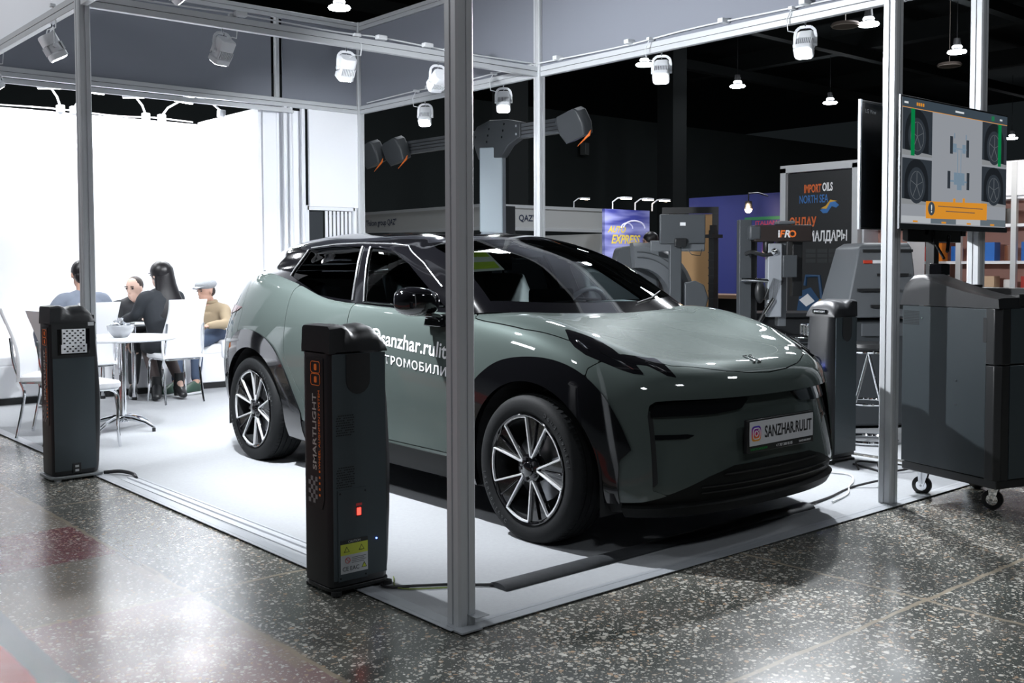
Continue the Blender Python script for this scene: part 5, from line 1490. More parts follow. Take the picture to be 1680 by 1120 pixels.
MB().tube([(-.05, 0, .2), (-.04, 0, .28), (.04, 0, .28), (.05, 0, .2)], .008, 6).build('handle', mat('orange_fabric', (.85, .22, .02), .6), r, smooth=True)

# tables
def star_table(x, y, rad, label):
    r = empty('round_table', (x, y, .006), 0, label, 'table')
    MB().lathe([(0, .735), (rad - .01, .735), (rad, .742), (rad, .752), (rad - .008, .76), (0, .76)], 56).build('tabletop', WHITE_PL, r, smooth=True)
    MB().lathe([(.11, .715), (.11, .735), (.028, .72), (.028, .09), (.05, .07), (0, .07)], 28, caps=False).build('column', CHROME, r, smooth=True)
    for k in range(4):
        a = k * PI / 2 + .55
        p = lambda t, z: (t * math.cos(a), t * math.sin(a), z)
        l = MB().tube([p(.02, .10), p(.10, .098), p(.22, .07), p(.30, .032)], .018, 10, rs=[.026, .022, .017, .013]).build('leg', CHROME, r, smooth=True)
        MB().cyl(p(.295, 0), p(.295, .03), .014, n=12).build('glide', BLACK_S, l)
    return r
star_table(.74, 5.45, .43, 'round white table with chrome star base behind the left camera column')
r = empty('round_table', (1.52, 7.50, .006), 0, 'second white table with straight chrome legs between the seated people', 'table')
MB().lathe([(0, .735), (.30, .735), (.305, .745), (.30, .755), (0, .755)], 40).build('tabletop', WHITE_PL, r, smooth=True)
for x, y in ((.14, .14), (-.2, .1), (.0, -.22)):
    l = MB().cyl((x, y, .03), (x, y, .735), .022, n=18).build('leg', CHROME, r, smooth=True)
    MB().cyl((x, y, 0), (x, y, .03), .025, n=18).build('leg_foot', BLACK_S, l)
# bowl of foil sweets
r = empty('glass_bowl', (.70, 5.36, .766), 0, 'glass bowl heaped with silver foil sweets on the round white table', 'bowl')
MB().lathe([(0, .0), (.05, .0), (.07, .02), (.10, .06), (.105, .095), (.10, .098), (.095, .095), (.09, .06), (.06, .025), (0, .015)], 36).build('bowl', mat('frosted_glass', (.75, .77, .80), .1, trans=.5), r, smooth=True)
rnd = random.Random(3); mb = MB()
for k in range(60):
    a = rnd.uniform(0, 2 * PI); q = rnd.uniform(0, .085); z = .075 + rnd.uniform(0, .075) * (1 - q / .1)
    mb.box((q * math.cos(a), q * math.sin(a), z), (.036, .024, .014), rz=rnd.uniform(0, 3), rx=rnd.uniform(-1, 1), ry=rnd.uniform(-1, 1))
o = mb.build('sweets', mat('silver_foil', (.75, .78, .82), .22, .8), r); o['kind'] = 'stuff'

# chairs: white high-back chairs with bent chrome legs; local +y is the way one faces
def chair_proto():
    r = empty('dining_chair', (0, 0, .006), 0)
    secs = []
    for k in range(14):
        t = k / 13
        z = .44 + .57 * t
        y = -.19 - .02 * math.sin(t * PI) * 1 - .085 * t + .05 * math.sin(t * PI * 1.3)
        w = .205 - .015 * t + .012 * math.sin(t * PI * 2)
        secs.append([(a, y + b, z) for a, b in ((-w, -.012), (w, -.012), (w + .004, 0), (w, .014), (-w, .014), (-w - .004, 0))])
    MB().loft(secs).build('backrest', WHITE_LE, r, smooth=True, angle=60)
    MB().loft([[(a * s, b * s, z) for a, b in rrect(.42, .42, .06)] for z, s in ((.435, .95), (.445, 1.), (.475, 1.), (.488, .95))]).build('seat', WHITE_LE, r, smooth=True)
    MB().tube([(a, b, .430) for a, b in rrect(.37, .37, .04)], .010, 8, closed=True).build('seat_frame', CHROME, r, smooth=True)
    for sx in (-1, 1):
        MB().tube([tuple(p) for p in cr(np.array([(sx * .185, -.245, .78), (sx * .188, -.225, .60), (sx * .19, -.185, .46), (sx * .19, -.15, .36), (sx * .19, -.17, .22), (sx * .195, -.215, .0)]), 6)], .0115, 10).build('leg', CHROME, r, smooth=True)
        MB().tube([tuple(p) for p in cr(np.array([(sx * .17, .12, .43), (sx * .178, .165, .40), (sx * .185, .175, .30), (sx * .19, .17, .15), (sx * .19, .185, 0)]), 6)], .0115, 10).build('leg', CHROME, r, smooth=True)
    return r
ch0 = chair_proto()
chairs = [((1.78, 6.90), 0.05, 'white high-back chair the long-haired woman sits on'),
          ((.24, 5.60), math.atan2(-.55, .84) - PI / 2, 'white high-back chair at the left picture edge'),
          ((.23, 4.84), math.atan2(.1, 1.) - PI / 2, 'white chair half hidden behind the left camera column'),
          ((.86, 6.70), .10, 'white chair under the man in the grey jacket')]
for i, ((x, y), a, lb) in enumerate(chairs):
    c_ = ch0 if i == 0 else copy_tree(ch0)
    c_.location = (x, y, .0065); c_.rotation_euler = (0, 0, a); tag(c_, lb, 'chair', 'white high-back chairs')

# ------------------------------------------------------------------ people
SKIN = mat('skin', (.55, .33, .25), .5); SKIN2 = mat('pale_skin', (.62, .42, .34), .5)
HAIR_B = mat('black_hair', (.010, .009, .011), .38, bump=.5, bscale=90); HAIR_D = mat('dark_brown_hair', (.035, .024, .020), .6)
def bake(o):
    dg = bpy.context.evaluated_depsgraph_get(); bpy.context.view_layer.update()
    me = bpy.data.meshes.new_from_object(o.evaluated_get(dg)); o.modifiers.clear(); old = o.data; o.data = me
    return o
def skin_mesh(name, chains, m, parent, extra=None, voxel=.010, side=None, **kw):
    """one continuous closed surface grown round tapering limb chains; points are (p, side radius, depth radius)"""
    mb = MB()
    for ch in chains:
        flat_ = side is not None and any(abs(a - b) > .02 for _, a, b in ch)
        if flat_:
            secs = []; S_ = Vector(side).normalized(); q = [c for c in ch if True]
            P_ = [Vector(c[0]) for c in q]
            rr = [(c[1], c[2]) for c in q]
            # rounded ends
            d0 = (P_[1] - P_[0]).normalized(); d1 = (P_[-1] - P_[-2]).normalized()
            P2 = [P_[0] - d0 * rr[0][1] * .8, P_[0] - d0 * rr[0][1] * .45] + P_ + [P_[-1] + d1 * rr[-1][1] * .4, P_[-1] + d1 * rr[-1][1] * .7]
            R2 = [(rr[0][0] * .35, rr[0][1] * .35), (rr[0][0] * .85, rr[0][1] * .85)] + rr + [(rr[-1][0] * .8, rr[-1][1] * .8), (rr[-1][0] * .3, rr[-1][1] * .3)]
            arr = cr(np.array([list(p) + [a, b] for p, (a, b) in zip(P2, R2)]), 3)
            for k in range(len(arr)):
                p = Vector(arr[k][:3]); t = Vector(arr[min(k + 1, len(arr) - 1)][:3]) - Vector(arr[max(k - 1, 0)][:3]); t.normalize()
                dp_ = t.cross(S_).normalized(); a, b = max(arr[k][3], .004), max(arr[k][4], .004)
                secs.append([tuple(p + S_ * a * math.cos(x) + dp_ * b * math.sin(x)) for x in [2 * PI * i / 24 for i in range(24)]])
            mb.loft(secs)
        else:
            arr = cr(np.array([list(p) + [(a + b) / 2] for p, a, b in ch]), 3) if len(ch) > 2 else [list(p) + [(a + b) / 2] for p, a, b in ch]
            for k in range(len(arr) - 1):
                p, q = Vector(arr[k][:3]), Vector(arr[k + 1][:3])
                if (q - p).length > 1e-4: mb.cyl(p, q, arr[k][3], arr[k + 1][3], n=14)
                mb.ball(p, arr[k][3], 14)
            mb.ball(Vector(arr[-1][:3]), arr[-1][3], 14)
    for e in (extra or []): mb.add(e.v, e.f)
    me = bpy.data.meshes.new(name); me.from_pydata([tuple(v) for v in mb.v], [], mb.f)
    bm = bmesh.new(); bm.from_mesh(me); bmesh.ops.recalc_face_normals(bm, faces=bm.faces); bm.to_mesh(me); bm.free()
    o = bpy.data.objects.new(name, me); COL.objects.link(o); o.parent = parent
    rm = o.modifiers.new('r', 'REMESH'); rm.mode = 'VOXEL'; rm.voxel_size = voxel; rm.use_smooth_shade = True
    s2 = o.modifiers.new('s', 'SMOOTH'); s2.iterations = 4; s2.factor = .5
    bpy.context.view_layer.update(); bake(o)
    o.data.materials.clear(); o.data.materials.append(m)
    o.data.polygons.foreach_set('use_smooth', [True] * len(o.data.polygons))
    return o
def head_parts(c, yaw, tilt=0.):
    """head built around c, looking along local +x turned by yaw"""
    F = Matrix.Translation(Vector(c)) @ Matrix.Rotation(yaw, 4, 'Z') @ Matrix.Rotation(tilt, 4, 'Y')
    mb = MB()
    mb.ball((0, 0, .02), .1, 20, F, (.98, .76, 1.0))
    mb.ball((.022, 0, -.055), .075, 16, F, (.95, .74, .98))
    mb.ball((.055, 0, -.085), .032, 12, F, (1, 1.1, .8))
    mb.loft([[tuple(F @ Vector(p)) for p in q] for q in ([(.085, -.008, .03), (.085, .008, .03), (.092, 0, .032)], [(.085, -.017, -.03), (.085, .017, -.03), (.122, 0, -.026)], [(.085, -.010, -.042), (.085, .010, -.042), (.100, 0, -.044)])])
    for s in (-1, 1):
        mb.ball((-.005, s * .078, -.005), .028, 10, F, (.7, .35, 1.1))
    mb.ball((.088, 0, -.062), .018, 10, F, (.6, 1.3, .45))
    return mb, F
def face_bits(F, parent, brow=HAIR_D):
    for s in (-1, 1):
        mb = MB(); mb.ball((.088, s * .032, .012), .011, 10, F, (.6, 1.3, .7)); mb.build('eye', BLACK_S, parent, smooth=True)
        MB().box((.095, s * .034, .033), (.008, .034, .008), F).build('eyebrow', brow, parent)
def hand_chains(w, d, side, curl=.4, n0=.011):
    """palm + four unequal fingers + thumb from wrist w pointing along d"""
    w = Vector(w); d = Vector(d).normalized(); s = Vector(side).normalized(); dn = d.cross(s).normalized()
    P = w + d * .05
    ch = [[(tuple(w), .024, .016), (tuple(P), .036, .014), (tuple(w + d * .085), .036, .013)]]
    for k, (o_, L) in enumerate(((-.030, .068), (-.010, .078), (.010, .073), (.028, .058))):
        a = w + d * .088 + s * o_; b = a + (d * (1 - curl * .3) + dn * curl * .5).normalized() * L * .5; c = b + (d * (1 - curl) + dn * curl).normalized() * L * .5
        ch.append([(tuple(w + d * .085), .036, .013), (tuple(a), n0 * .95, n0 * .85), (tuple(b), n0 * .85, n0 * .8), (tuple(c), n0 * .65, n0 * .6)])
    a = w + d * .03 - s * .030; b = a + (d * .7 - s * .7).normalized() * .035; c = b + (d * .95 - s * .2).normalized() * .03
    ch.append([(tuple(P), .036, .014), (tuple(a), .013, .012), (tuple(b), .011, .010), (tuple(c), .009, .008)])
    return ch
def seated(name_label, hip, fwd, lean, J, jacket, trousers, skin=SKIN, hairm=None, bareleg=None, voxel=.011, look=None, shoe=None):
    """J: dict of world joints; everything stays in world coordinates below an Empty at the seat"""
    r = empty('person', (hip[0], hip[1], .007), 0, name_label, 'person')
    inv = Matrix.Translation((-hip[0], -hip[1], -.007))
    L = lambda p: tuple(inv @ Vector(p))
    h = Vector(L(hip)); ch = Vector(L(J['chest'])); nk = Vector(L(J['neck'])); hd = Vector(L(J['head']))
    f = Vector((fwd[0], fwd[1], 0)).normalized(); s = Vector((-f.y, f.x, 0))     # s = the person's left
    T = [(tuple(h), .165, .125), (tuple(h.lerp(ch, .5)), .150, .110), (tuple(ch), .172, .118), (tuple(nk.lerp(ch, .35)), .178, .100), (tuple(nk - Vector((0, 0, .045))), .12, .075), (tuple(nk), .060, .056)]
    NKC = [(tuple(nk - Vector((0, 0, .05))), .060, .060), (tuple(nk), .054, .054), (tuple(nk.lerp(hd, .6)), .052, .052)]
    chains = [T, NKC]; jk = [[(p, a + .014, b + .014) for p, a, b in T[:5]]]; tr = []
    arms = []
    for sg, k in ((1, 'l'), (-1, 'r')):
        sh = nk + s * sg * .175 + Vector((0, 0, -.085)); el = Vector(L(J['el_' + k])); wr = Vector(L(J['wr_' + k]))
        a = [(tuple(nk + s * sg * .06 + Vector((0, 0, -.085))), .06, .06), (tuple(sh), .058, .058), (tuple(sh.lerp(el, .5)), .048, .048), (tuple(el), .040, .040), (tuple(el.lerp(wr, .5)), .036, .036), (tuple(wr), .024, .020)]
        chains.append(a); jk.append([(p, x + .012, y + .012) for p, x, y in a[:-1]] + [(tuple(el.lerp(wr, .93)), .036, .036)])
        d = (wr - el).normalized()
        hc = hand_chains(wr, d, s * sg * -1)
        hc[0][0] = a[-1]; chains += hc
        hipj = h + s * sg * .085 + f * .05; kn = Vector(L(J['kn_' + k])); an = Vector(L(J['an_' + k])); toe = Vector(L(J['toe_' + k]))
        lg = [(tuple(h + s * sg * .06), .10, .10), (tuple(hipj), .090, .090), (tuple(hipj.lerp(kn, .5)), .075, .075), (tuple(kn), .056, .056), (tuple(kn.lerp(an, .35)), .054, .052), (tuple(an), .036, .036), (tuple(an.lerp(toe, .5)), .034, .030), (tuple(toe), .032, .022)]
        chains.append(lg)
        tr.append([(lg[0][0], .125, .125)] + [(p, a_ + .012, b_ + .012) for p, a_, b_ in lg[1:5]] + [(tuple(kn.lerp(an, .88)), .052, .052)])
    look = look or fwd
    hm, F = head_parts(hd, math.atan2(look[1], look[0]), .12)
    b = skin_mesh('body', chains, skin, r, extra=[hm], voxel=.007, side=s)
    skin_mesh('jacket', jk, jacket, r, voxel=.011, side=s)

    face_bits(F, r)
    return r, F, tr, inv
GREYJ = mat('grey_blue_wool', (.20, .23, .29), .9, bump=.2, bscale=300); BLACKJ = mat('black_wool', (.022, .026, .032), .85, bump=.2, bscale=300)
BEIGEJ = mat('beige_cotton', (.38, .30, .20), .85, bump=.2, bscale=200); DARKT = mat('dark_trousers', (.03, .032, .036), .85); JEANS = mat('blue_jeans', (.05, .075, .13), .85)
TIGHTS = mat('sheer_tights', (.085, .062, .058), .5)
def trousers(name, tr, m, r, upto=None):
    skin_mesh(name, tr, m, r, voxel=.012)
def shoe(r, inv, an, toe, m, sole=None, heel=0.):
    L = lambda p: inv @ Vector(p)
    a = L(an); t = L(toe); d = (t - a); d.z = 0; d.normalize(); s = Vector((-d.y, d.x, 0))
    z0 = min(t.z - .02, a.z - .08) if not heel else t.z - .025
    secs = []
    for q, w, zt in ((-.07, .030, .10), (-.04, .044, .125), (.03, .047, .128), (.09, .049, .108), (.15, .048, .080), (.20, .030, .048)):
        c = a + d * q; base = Vector((c.x, c.y, z0 + (heel * max(0, 1 - (q + .06) / .16) if heel else 0)))
        secs.append([tuple(base + s * w), tuple(base + s * w + Vector((0, 0, zt * .6))), tuple(base + s * w * .5 + Vector((0, 0, zt))), tuple(base - s * w * .5 + Vector((0, 0, zt))), tuple(base - s * w + Vector((0, 0, zt * .6))), tuple(base - s * w)])
    o = MB().loft(secs).build('shoe', m, r, sub=1)
    if sole:
        MB().prism([(a.x + d.x * q + s.x * w, a.y + d.y * q + s.y * w) for q, w in ((-.07, -.04), (.1, -.048), (.2, -.03), (.2, .03), (.1, .048), (-.07, .04))], z0 - .012, z0 + .010).build('sole', sole, o, bevel=.004)
    return o

# 1 man in grey jacket, seen from behind, on his chair
hx, hy = .86, 6.74
J = dict(chest=(hx + .02, hy + .06, .82), neck=(hx + .02, hy + .05, 1.11), head=(hx + .02, hy + .10, 1.26),
         el_l=(hx - .36, hy + .05, .76), wr_l=(hx - .30, hy + .30, .62), el_r=(hx + .34, hy + .14, .76), wr_r=(hx + .30, hy + .38, .72),
         kn_l=(hx - .16, hy + .44, .50), an_l=(hx - .16, hy + .50, .11), toe_l=(hx - .18, hy + .64, .04),
         kn_r=(hx + .16, hy + .44, .50), an_r=(hx + .17, hy + .48, .11), toe_r=(hx + .20, hy + .62, .04))
p1, F, tr, inv = seated('person in a grey-blue jacket seen from behind the left post, seated', (hx, hy, .58), (0, 1), 0, J, GREYJ, DARKT, skin=SKIN)
trousers('trousers', tr, DARKT, p1)
for k in 'lr': shoe(p1, inv, J['an_' + k], J['toe_' + k], BLACK_S)
hb = MB(); hb.ball((-.012, 0, .032), .104, 20, F, (1.0, .80, .98)); hb.ball((-.05, 0, -.02), .075, 14, F, (.8, .95, 1.0)); hb.build('hair', HAIR_B, p1, smooth=True)

# 2 woman with long black hair
hx, hy = 1.72, 6.98
J = dict(chest=(hx - .02, hy + .04, .86), neck=(hx - .02, hy + .02, 1.11), head=(hx - .02, hy + .05, 1.245),
         el_l=(hx - .27, hy + .06, .86), wr_l=(hx - .30, hy + .30, .805), el_r=(hx + .19, hy + .12, .84), wr_r=(hx + .05, hy + .34, .80),
         kn_l=(hx - .02, hy + .42, .52), an_l=(1.70, 7.16, .17), toe_l=(1.66, 7.06, .045),
         kn_r=(hx + .16, hy + .40, .52), an_r=(1.92, 7.14, .19), toe_r=(1.90, 7.00, .05))
p2, F, tr, inv = seated('person with long black hair in a black jacket and skirt on a white chair', (hx, hy, .56), (-.15, 1), 0, J, BLACKJ, None, skin=SKIN2, look=(-.4, 1))
skin_mesh('skirt', [c_[:3] + [(tuple(Vector(c_[2][0]).lerp(Vector(c_[3][0]), .55)), .085, .08)] for c_ in tr], BLACKJ, p2, voxel=.012)
skin_mesh('tights', [[(p, a - .004, b - .004) for p, a, b in c_[2:]] for c_ in tr], TIGHTS, p2, voxel=.009)
for k in 'lr':
    b_ = shoe(p2, inv, J['an_' + k], J['toe_' + k], BLACK_S, heel=.085)
    a_ = inv @ Vector(J['an_' + k]); 
    MB().lathe([(.05, -.10), (.052, -.03), (.046, .07), (.040, .07)], 16, Matrix.Translation(a_), caps=False).build('boot_shaft', BLACK_S, b_, smooth=True)
    MB().loft([[(a_.x + x, a_.y + .05 + y, z) for x, y in ((-w, -w), (w, -w), (w, w), (-w, w))] for z, w in ((max(a_.z - .165, .0), .022), (a_.z - .07, .032))]).build('boot_heel', BLACK_S, b_, bevel=.003)
hb = MB(); hb.ball((-.016, 0, .036), .110, 22, F, (1.0, .86, .98))
# curtain of hair down the back
Hc = F @ Vector((-.03, 0, .03))
secs = []
for t, w, d_, back in ((-.085, .03, .03, -.02), (-.07, .062, .06, -.02), (-.02, .092, .092, -.01), (.06, .100, .092, .0), (.14, .106, .076, .018), (.24, .120, .060, .05), (.34, .142, .048, .085), (.44, .150, .036, .105), (.52, .135, .024, .110), (.57, .10, .012, .110)):
    c = Vector((Hc.x + .02 + back * .35, Hc.y - back * .9, Hc.z + .02 - t)); n = 24
    secs.append([(c.x + w * math.cos(2 * PI * i / n) * (1 + .05 * math.sin(i * 5.)), c.y + d_ * math.sin(2 * PI * i / n), c.z + (.02 * math.sin(i * 3.7) if t > .5 else 0)) for i in range(n)])
hb.loft(secs); hb.build('hair', HAIR_B, p2, smooth=True, angle=80)
tag(MB().box((1.48, 7.34, .772), (.10, .16, .018)).build('phone', WHITE_PL, bevel=.004), 'white phone or card by the hand of the long-haired woman', 'phone')

# 3 man behind the woman
hx, hy = 1.80, 7.98
J = dict(chest=(hx - .05, hy - .10, .78), neck=(hx - .07, hy - .18, 1.00), head=(hx - .10, hy - .27, 1.105),
         el_l=(hx + .16, hy - .28, .76), wr_l=(hx + .02, hy - .44, .76), el_r=(hx - .28, hy - .26, .74), wr_r=(hx - .22, hy - .40, .55),
         kn_l=(hx + .10, hy - .42, .52), an_l=(hx + .02, hy - .50, .12), toe_l=(hx - .02, hy - .64, .04),
         kn_r=(hx - .16, hy - .42, .52), an_r=(hx - .20, hy - .46, .12), toe_r=(hx - .26, hy - .60, .04))
p3, F, tr, inv = seated('person with short receding dark hair leaning forward behind the long-haired woman', (hx, hy, .60), (-.1, -1), 0, J, DARKT, DARKT, skin=SKIN2, look=(-.75, -.6))
trousers('trousers', tr, DARKT, p3)
for k in 'lr': shoe(p3, inv, J['an_' + k], J['toe_' + k], BLACK_S, sole=WHITE_PL)
hb = MB(); hb.ball((-.020, 0, .036), .100, 20, F, (.95, .80, .92)); hb.build('hair', HAIR_D, p3, smooth=True)

# 4 man in the flat cap
hx, hy = 2.62, 7.93
J = dict(chest=(hx - .02, hy - .06, .72), neck=(hx - .06, hy - .12, .94), head=(hx - .11, hy - .15, 1.065),
         el_l=(hx + .02, hy - .38, .72), wr_l=(hx - .22, hy - .42, .70), el_r=(hx - .26, hy + .02, .72), wr_r=(hx - .34, hy - .20, .70),
         kn_l=(hx - .30, hy - .34, .50), an_l=(hx - .42, hy - .56, .12), toe_l=(hx - .54, hy - .62, .04),
         kn_r=(hx - .42, hy - .20, .50), an_r=(hx - .62, hy - .52, .12), toe_r=(hx - .74, hy - .58, .04))
p4, F, tr, inv = seated('person in a grey flat cap and beige jacket on the white sofa', (hx, hy, .60), (-.8, -.6), 0, J, BEIGEJ, JEANS, skin=SKIN, look=(-.95, -.25))
trousers('trousers', tr, JEANS, p4)
SNK = mat('dark_green_trainer', (.03, .07, .05), .5)
for k in 'lr': shoe(p4, inv, J['an_' + k], J['toe_' + k], SNK, sole=WHITE_PL)
hb = MB(); hb.ball((-.045, 0, -.005), .076, 16, F, (.8, .98, .9)); hb.build('hair', HAIR_D, p4, smooth=True)
cb = MB(); cb.ball((-.008, 0, .070), .116, 24, F, (1.08, .92, .52))
cb.loft([[tuple(F @ Vector(p)) for p in ((x, w, z), (x, 0, z + .012), (x, -w, z), (x, 0, z - .010))] for x, w, z in ((.06, .085, .060), (.11, .070, .056), (.155, .035, .046))])
cb.build('flat_cap', mat('grey_tweed', (.34, .36, .38), .9, bump=.6, bscale=150, var=.3, vscale=120), p4, smooth=True, angle=70)
MB().tube([tuple(F @ Vector((-.045 + .062 * math.cos(a), .062 * math.sin(a), -.125))) for a in [i * PI / 8 for i in range(16)]], .018, 8, closed=True).build('collar', BEIGEJ, p4, smooth=True)

# ================================================================== NEIGHBOURING STANDS (background)
CAMW = cam.matrix_world.copy()
def P(px, py, dep):
    """world point seen at a pixel at a given distance along the view"""
    v = Vector(((px - 840) / 1707.0 * dep, -(py - 510) / 1707.0 * dep, -dep))
    return CAMW @ v
def foot(px, py, dep): q = P(px, py, dep); return Vector((q.x, q.y, .007))
def on_x(px, x):
    d = P(px, 435, 1) - CAMW.translation; t = (x - CAMW.translation.x) / d.x; return CAMW.translation + d * t
XP = Vector((1, 0, 0)); YM = Vector((0, -1, 0))

# --- wheel alignment tower with camera boom
base = P(809, 435, 11.9)
r = empty('alignment_tower', (base.x, base.y, .0066), 0, 'pale grey column carrying a dark boom with camera heads, behind the car roof', 'alignment tower')
e1 = P(960, 208, 10.7) - Vector((base.x, base.y, 0)); e0 = P(620, 246, 13.5) - Vector((base.x, base.y, 0))
bd = (e1 - e0); bd.z = 0; bd.normalize(); by = Vector((-bd.y, bd.x, 0)); zc = 2.80
COLM = mat('tower_blue_grey', (.30, .36, .40), .45)
ang = math.atan2(bd.y, bd.x)
mb = MB(); mb.box((0, 0, 1.33), (.27, .17, 2.66), rz=ang + .62); mb.build('column', COLM, r, bevel=.012)
MB().box((0, 0, .02), (.7, .6, .04), rz=ang).build('foot_plate', BLACK_S, r)
GRD = mat('graphite_cast', (.050, .056, .062), .42)
Fb = Matrix.Translation((0, 0, zc)) @ Matrix.Rotation(ang, 4, 'Z')
mb = MB(); L0, L1 = -(e0 - Vector((0, 0, 0))).dot(bd) * -1, e1.dot(bd)
mb.prism([(-.30, .02), (-.22, .12), (.0, .17), (.30, .15), (.52, .10), (.52, -.06), (.32, -.14), (.20, -.26), (-.20, -.26), (-.28, -.08)], -.05, .05, Fb @ Matrix.Rotation(PI / 2, 4, 'X'))
mb.build('gusset', GRD, r, bevel=.01)
mb = MB()
for x, z in ((.0, .07), (-.02, .0), (-.04, -.07), (.26, .10), (.24, .03), (.22, -.04), (-.24, 0), (.46, .06), (.46, -.03)): MB().cyl(Fb @ Vector((x, -.056, z)), Fb @ Vector((x, -.046, z)), .014, n=10).build('bolt', CHROME, r)
pass
for a, b in ((L0, -.26), (.48, L1)):
    mb = MB(); mb.box(((a + b) / 2, 0, 0), (abs(b - a), .06, .16), M=Fb)
    o = mb.build('boom', mat('boom_grey', (.12, .13, .14), .4, .3), r)
    mb = MB()
    for z in (-.04, .0, .04): mb.box(((a + b) / 2, -.031, z), (abs(b - a), .003, .008), M=Fb)
    mb.build('boom_groove', BLACK_S, o)
for x in (L0 + .02, L0 + .55, L1 - .06):
    mb = MB(); M0 = Fb @ Matrix.Translation((x, -.12, -.05)) @ Matrix.Rotation(-.25, 4, 'Y')
    mb.loft([[(a, b, c) for a, b in rrect(w, .16, .03)] for w, c in ((.26, .16), (.34, .12), (.36, -.02), (.28, -.13))], M0 @ Matrix.Rotation(.3, 4, 'X'))
    h_ = mb.build('camera_head', GRD, r, smooth=True, angle=30)
    MB().prism([(-.10, -.03), (.10, .02), (.13, .07), (.08, .04)], -.004, .004, M0 @ Matrix.Translation((.10, -.02, -.19)) @ Matrix.Rotation(PI / 2, 4, 'X')).build('orange_flag', ORANGE, h_)
tag(MB().box((-.16, .0, 0), (.30, .04, .36)).box((0, .05, -.93), (.05, .05, 1.84)).box((0, .05, -1.865), (.4, .3, .04)).build('monitor', GRD, loc=P(845, 362, 13) , bevel=.006), 'dark monitor standing just right of the pale tower column', 'monitor')

# --- stand with white fascia, lettered
FAS = mat('fascia_white', (.46, .47, .47), .6)
c0 = P(800, 435, 20); c0.z = 0
r = empty('fascia_stand', c0, 0, 'grey-white fascia with dark lettering of the stand far behind the roof', 'exhibition stand')
def wall_piece(name, p, q, z0, z1, m, par, t=.06): return MB().bar((p[0], p[1], (z0 + z1) / 2), (q[0], q[1], (z0 + z1) / 2), t, z1 - z0).build(name, m, par)
wall_piece('fascia', (0, 0), (0, 6.0), 2.08, 2.46, FAS, r); wall_piece('fascia', (0, 0), (3.2, 0), 2.08, 2.46, FAS, r)
wall_piece('top_rail', (0, 0), (0, 6.0), 2.46, 2.52, ALU, r, .09); wall_piece('top_rail', (0, 0), (3.2, 0), 2.46, 2.52, ALU, r, .09)
wall_piece('lower_rail', (0, 0), (0, 6.0), 2.02, 2.08, ALU, r, .09); wall_piece('lower_rail', (0, 0), (3.2, 0), 2.02, 2.08, ALU, r, .09)
for x, y in ((0, 0), (0, 3), (0, 6), (3.2, 0)): MB().box((x, y, 1.0), (.07, .07, 2.04)).build('post', ALU, r)
wall_piece('back_panel', (.1, 5.9), (3.2, 5.9), 0.01, 2.0, FAS, r); wall_piece('side_panel', (3.2, .1), (3.2, 5.8), 0.01, 2.0, FAS, r)
NAVY = mat('navy_print', (.02, .03, .07), .6)
text('fascia_text', '"Falcon group QAZ"', Matrix.Translation((-.035, (on_x(604, c0.x).y + on_x(653, c0.x).y) / 2 - c0.y, 2.26)) @ face_frame((0, 0, 0), (0, -1, 0)), h=.17, w=abs(on_x(604, c0.x).y - on_x(653, c0.x).y), m=NAVY, parent=r, bold=.01)
text('fascia_text', 'QAZ"', Matrix.Translation((.98, -.035, 2.26)) @ face_frame((0, 0, 0), (1, 0, 0)), h=.15, m=NAVY, parent=r, bold=.01)
def clip_lamp(px, py, dep, label, e=25, dx=.25):
    q = P(px, py, dep) if dep else Vector((c0.x + 2.3, c0.y, 2.64))
    if dep: q.y = q0.y; q.z = 2.37; q.x = (P(px, py, 1) - CAMW.translation).x / (P(px, py, 1) - CAMW.translation).y * (q.y - CAMW.translation.y) + CAMW.translation.x
    r = empty('arm_lamp', q, 0, label, 'arm lamp', 'small arm lamps on the far stands')
    MB().tube([(0, 0, -.12), (0, 0, 0), (dx * .5, 0, .07), (dx, 0, .08)], .012, 6).build('arm', WHITE_PL, r)
    MB().box((dx + .07, 0, .08), (.20, .10, .03)).build('lamp_head', WHITE_PL, r, bevel=.008)
    MB().box((dx + .07, 0, .060), (.18, .09, .008)).build('lamp_glass', mat('arm_lamp_warm', (1, 1, 1), .5, emit=(1, .82, .62), estr=22), r)
    return r
clip_lamp(903, 345, None, 'tiny warm arm lamp on the fascia just right of the post behind the windscreen')

# --- purple banner wall
q0 = P(990, 435, 17); 
r = empty('purple_banner', (q0.x, q0.y, .0), 0, 'purple-blue lit banner wall with yellow lettering', 'banner')
PUR = bpy.data.materials.new('purple_print'); PUR.use_nodes = True
_nt = PUR.node_tree; _b = _nt.nodes['Principled BSDF']; _tc = _nt.nodes.new('ShaderNodeTexCoord'); _mp = _nt.nodes.new('ShaderNodeMapping'); _mp.inputs['Scale'].default_value = (.6, 1, 4); _n = _nt.nodes.new('ShaderNodeTexNoise'); _n.inputs['Scale'].default_value = 1.6; _r = _nt.nodes.new('ShaderNodeValToRGB')
_nt.links.new(_tc.outputs['Object'], _mp.inputs[0]); _nt.links.new(_mp.outputs[0], _n.inputs['Vector']); _nt.links.new(_n.outputs['Fac'], _r.inputs[0]); _nt.links.new(_r.outputs[0], _b.inputs['Base Color'])
_r.color_ramp.elements[0].position = .35; _r.color_ramp.elements[0].color = (.05, .06, .30, 1); _r.color_ramp.elements[1].position = .68; _r.color_ramp.elements[1].color = (.45, .48, .85, 1)
MB().box((.54, 0, 1.13), (1.08, .06, 2.24)).build('banner_face', PUR, r)
YEL = mat('yellow_print', (.75, .58, .10), .6)
FX = lambda x, z, y=-.032: Matrix.Translation((x, y, z)) @ face_frame((0, 0, 0), (1, 0, 0))
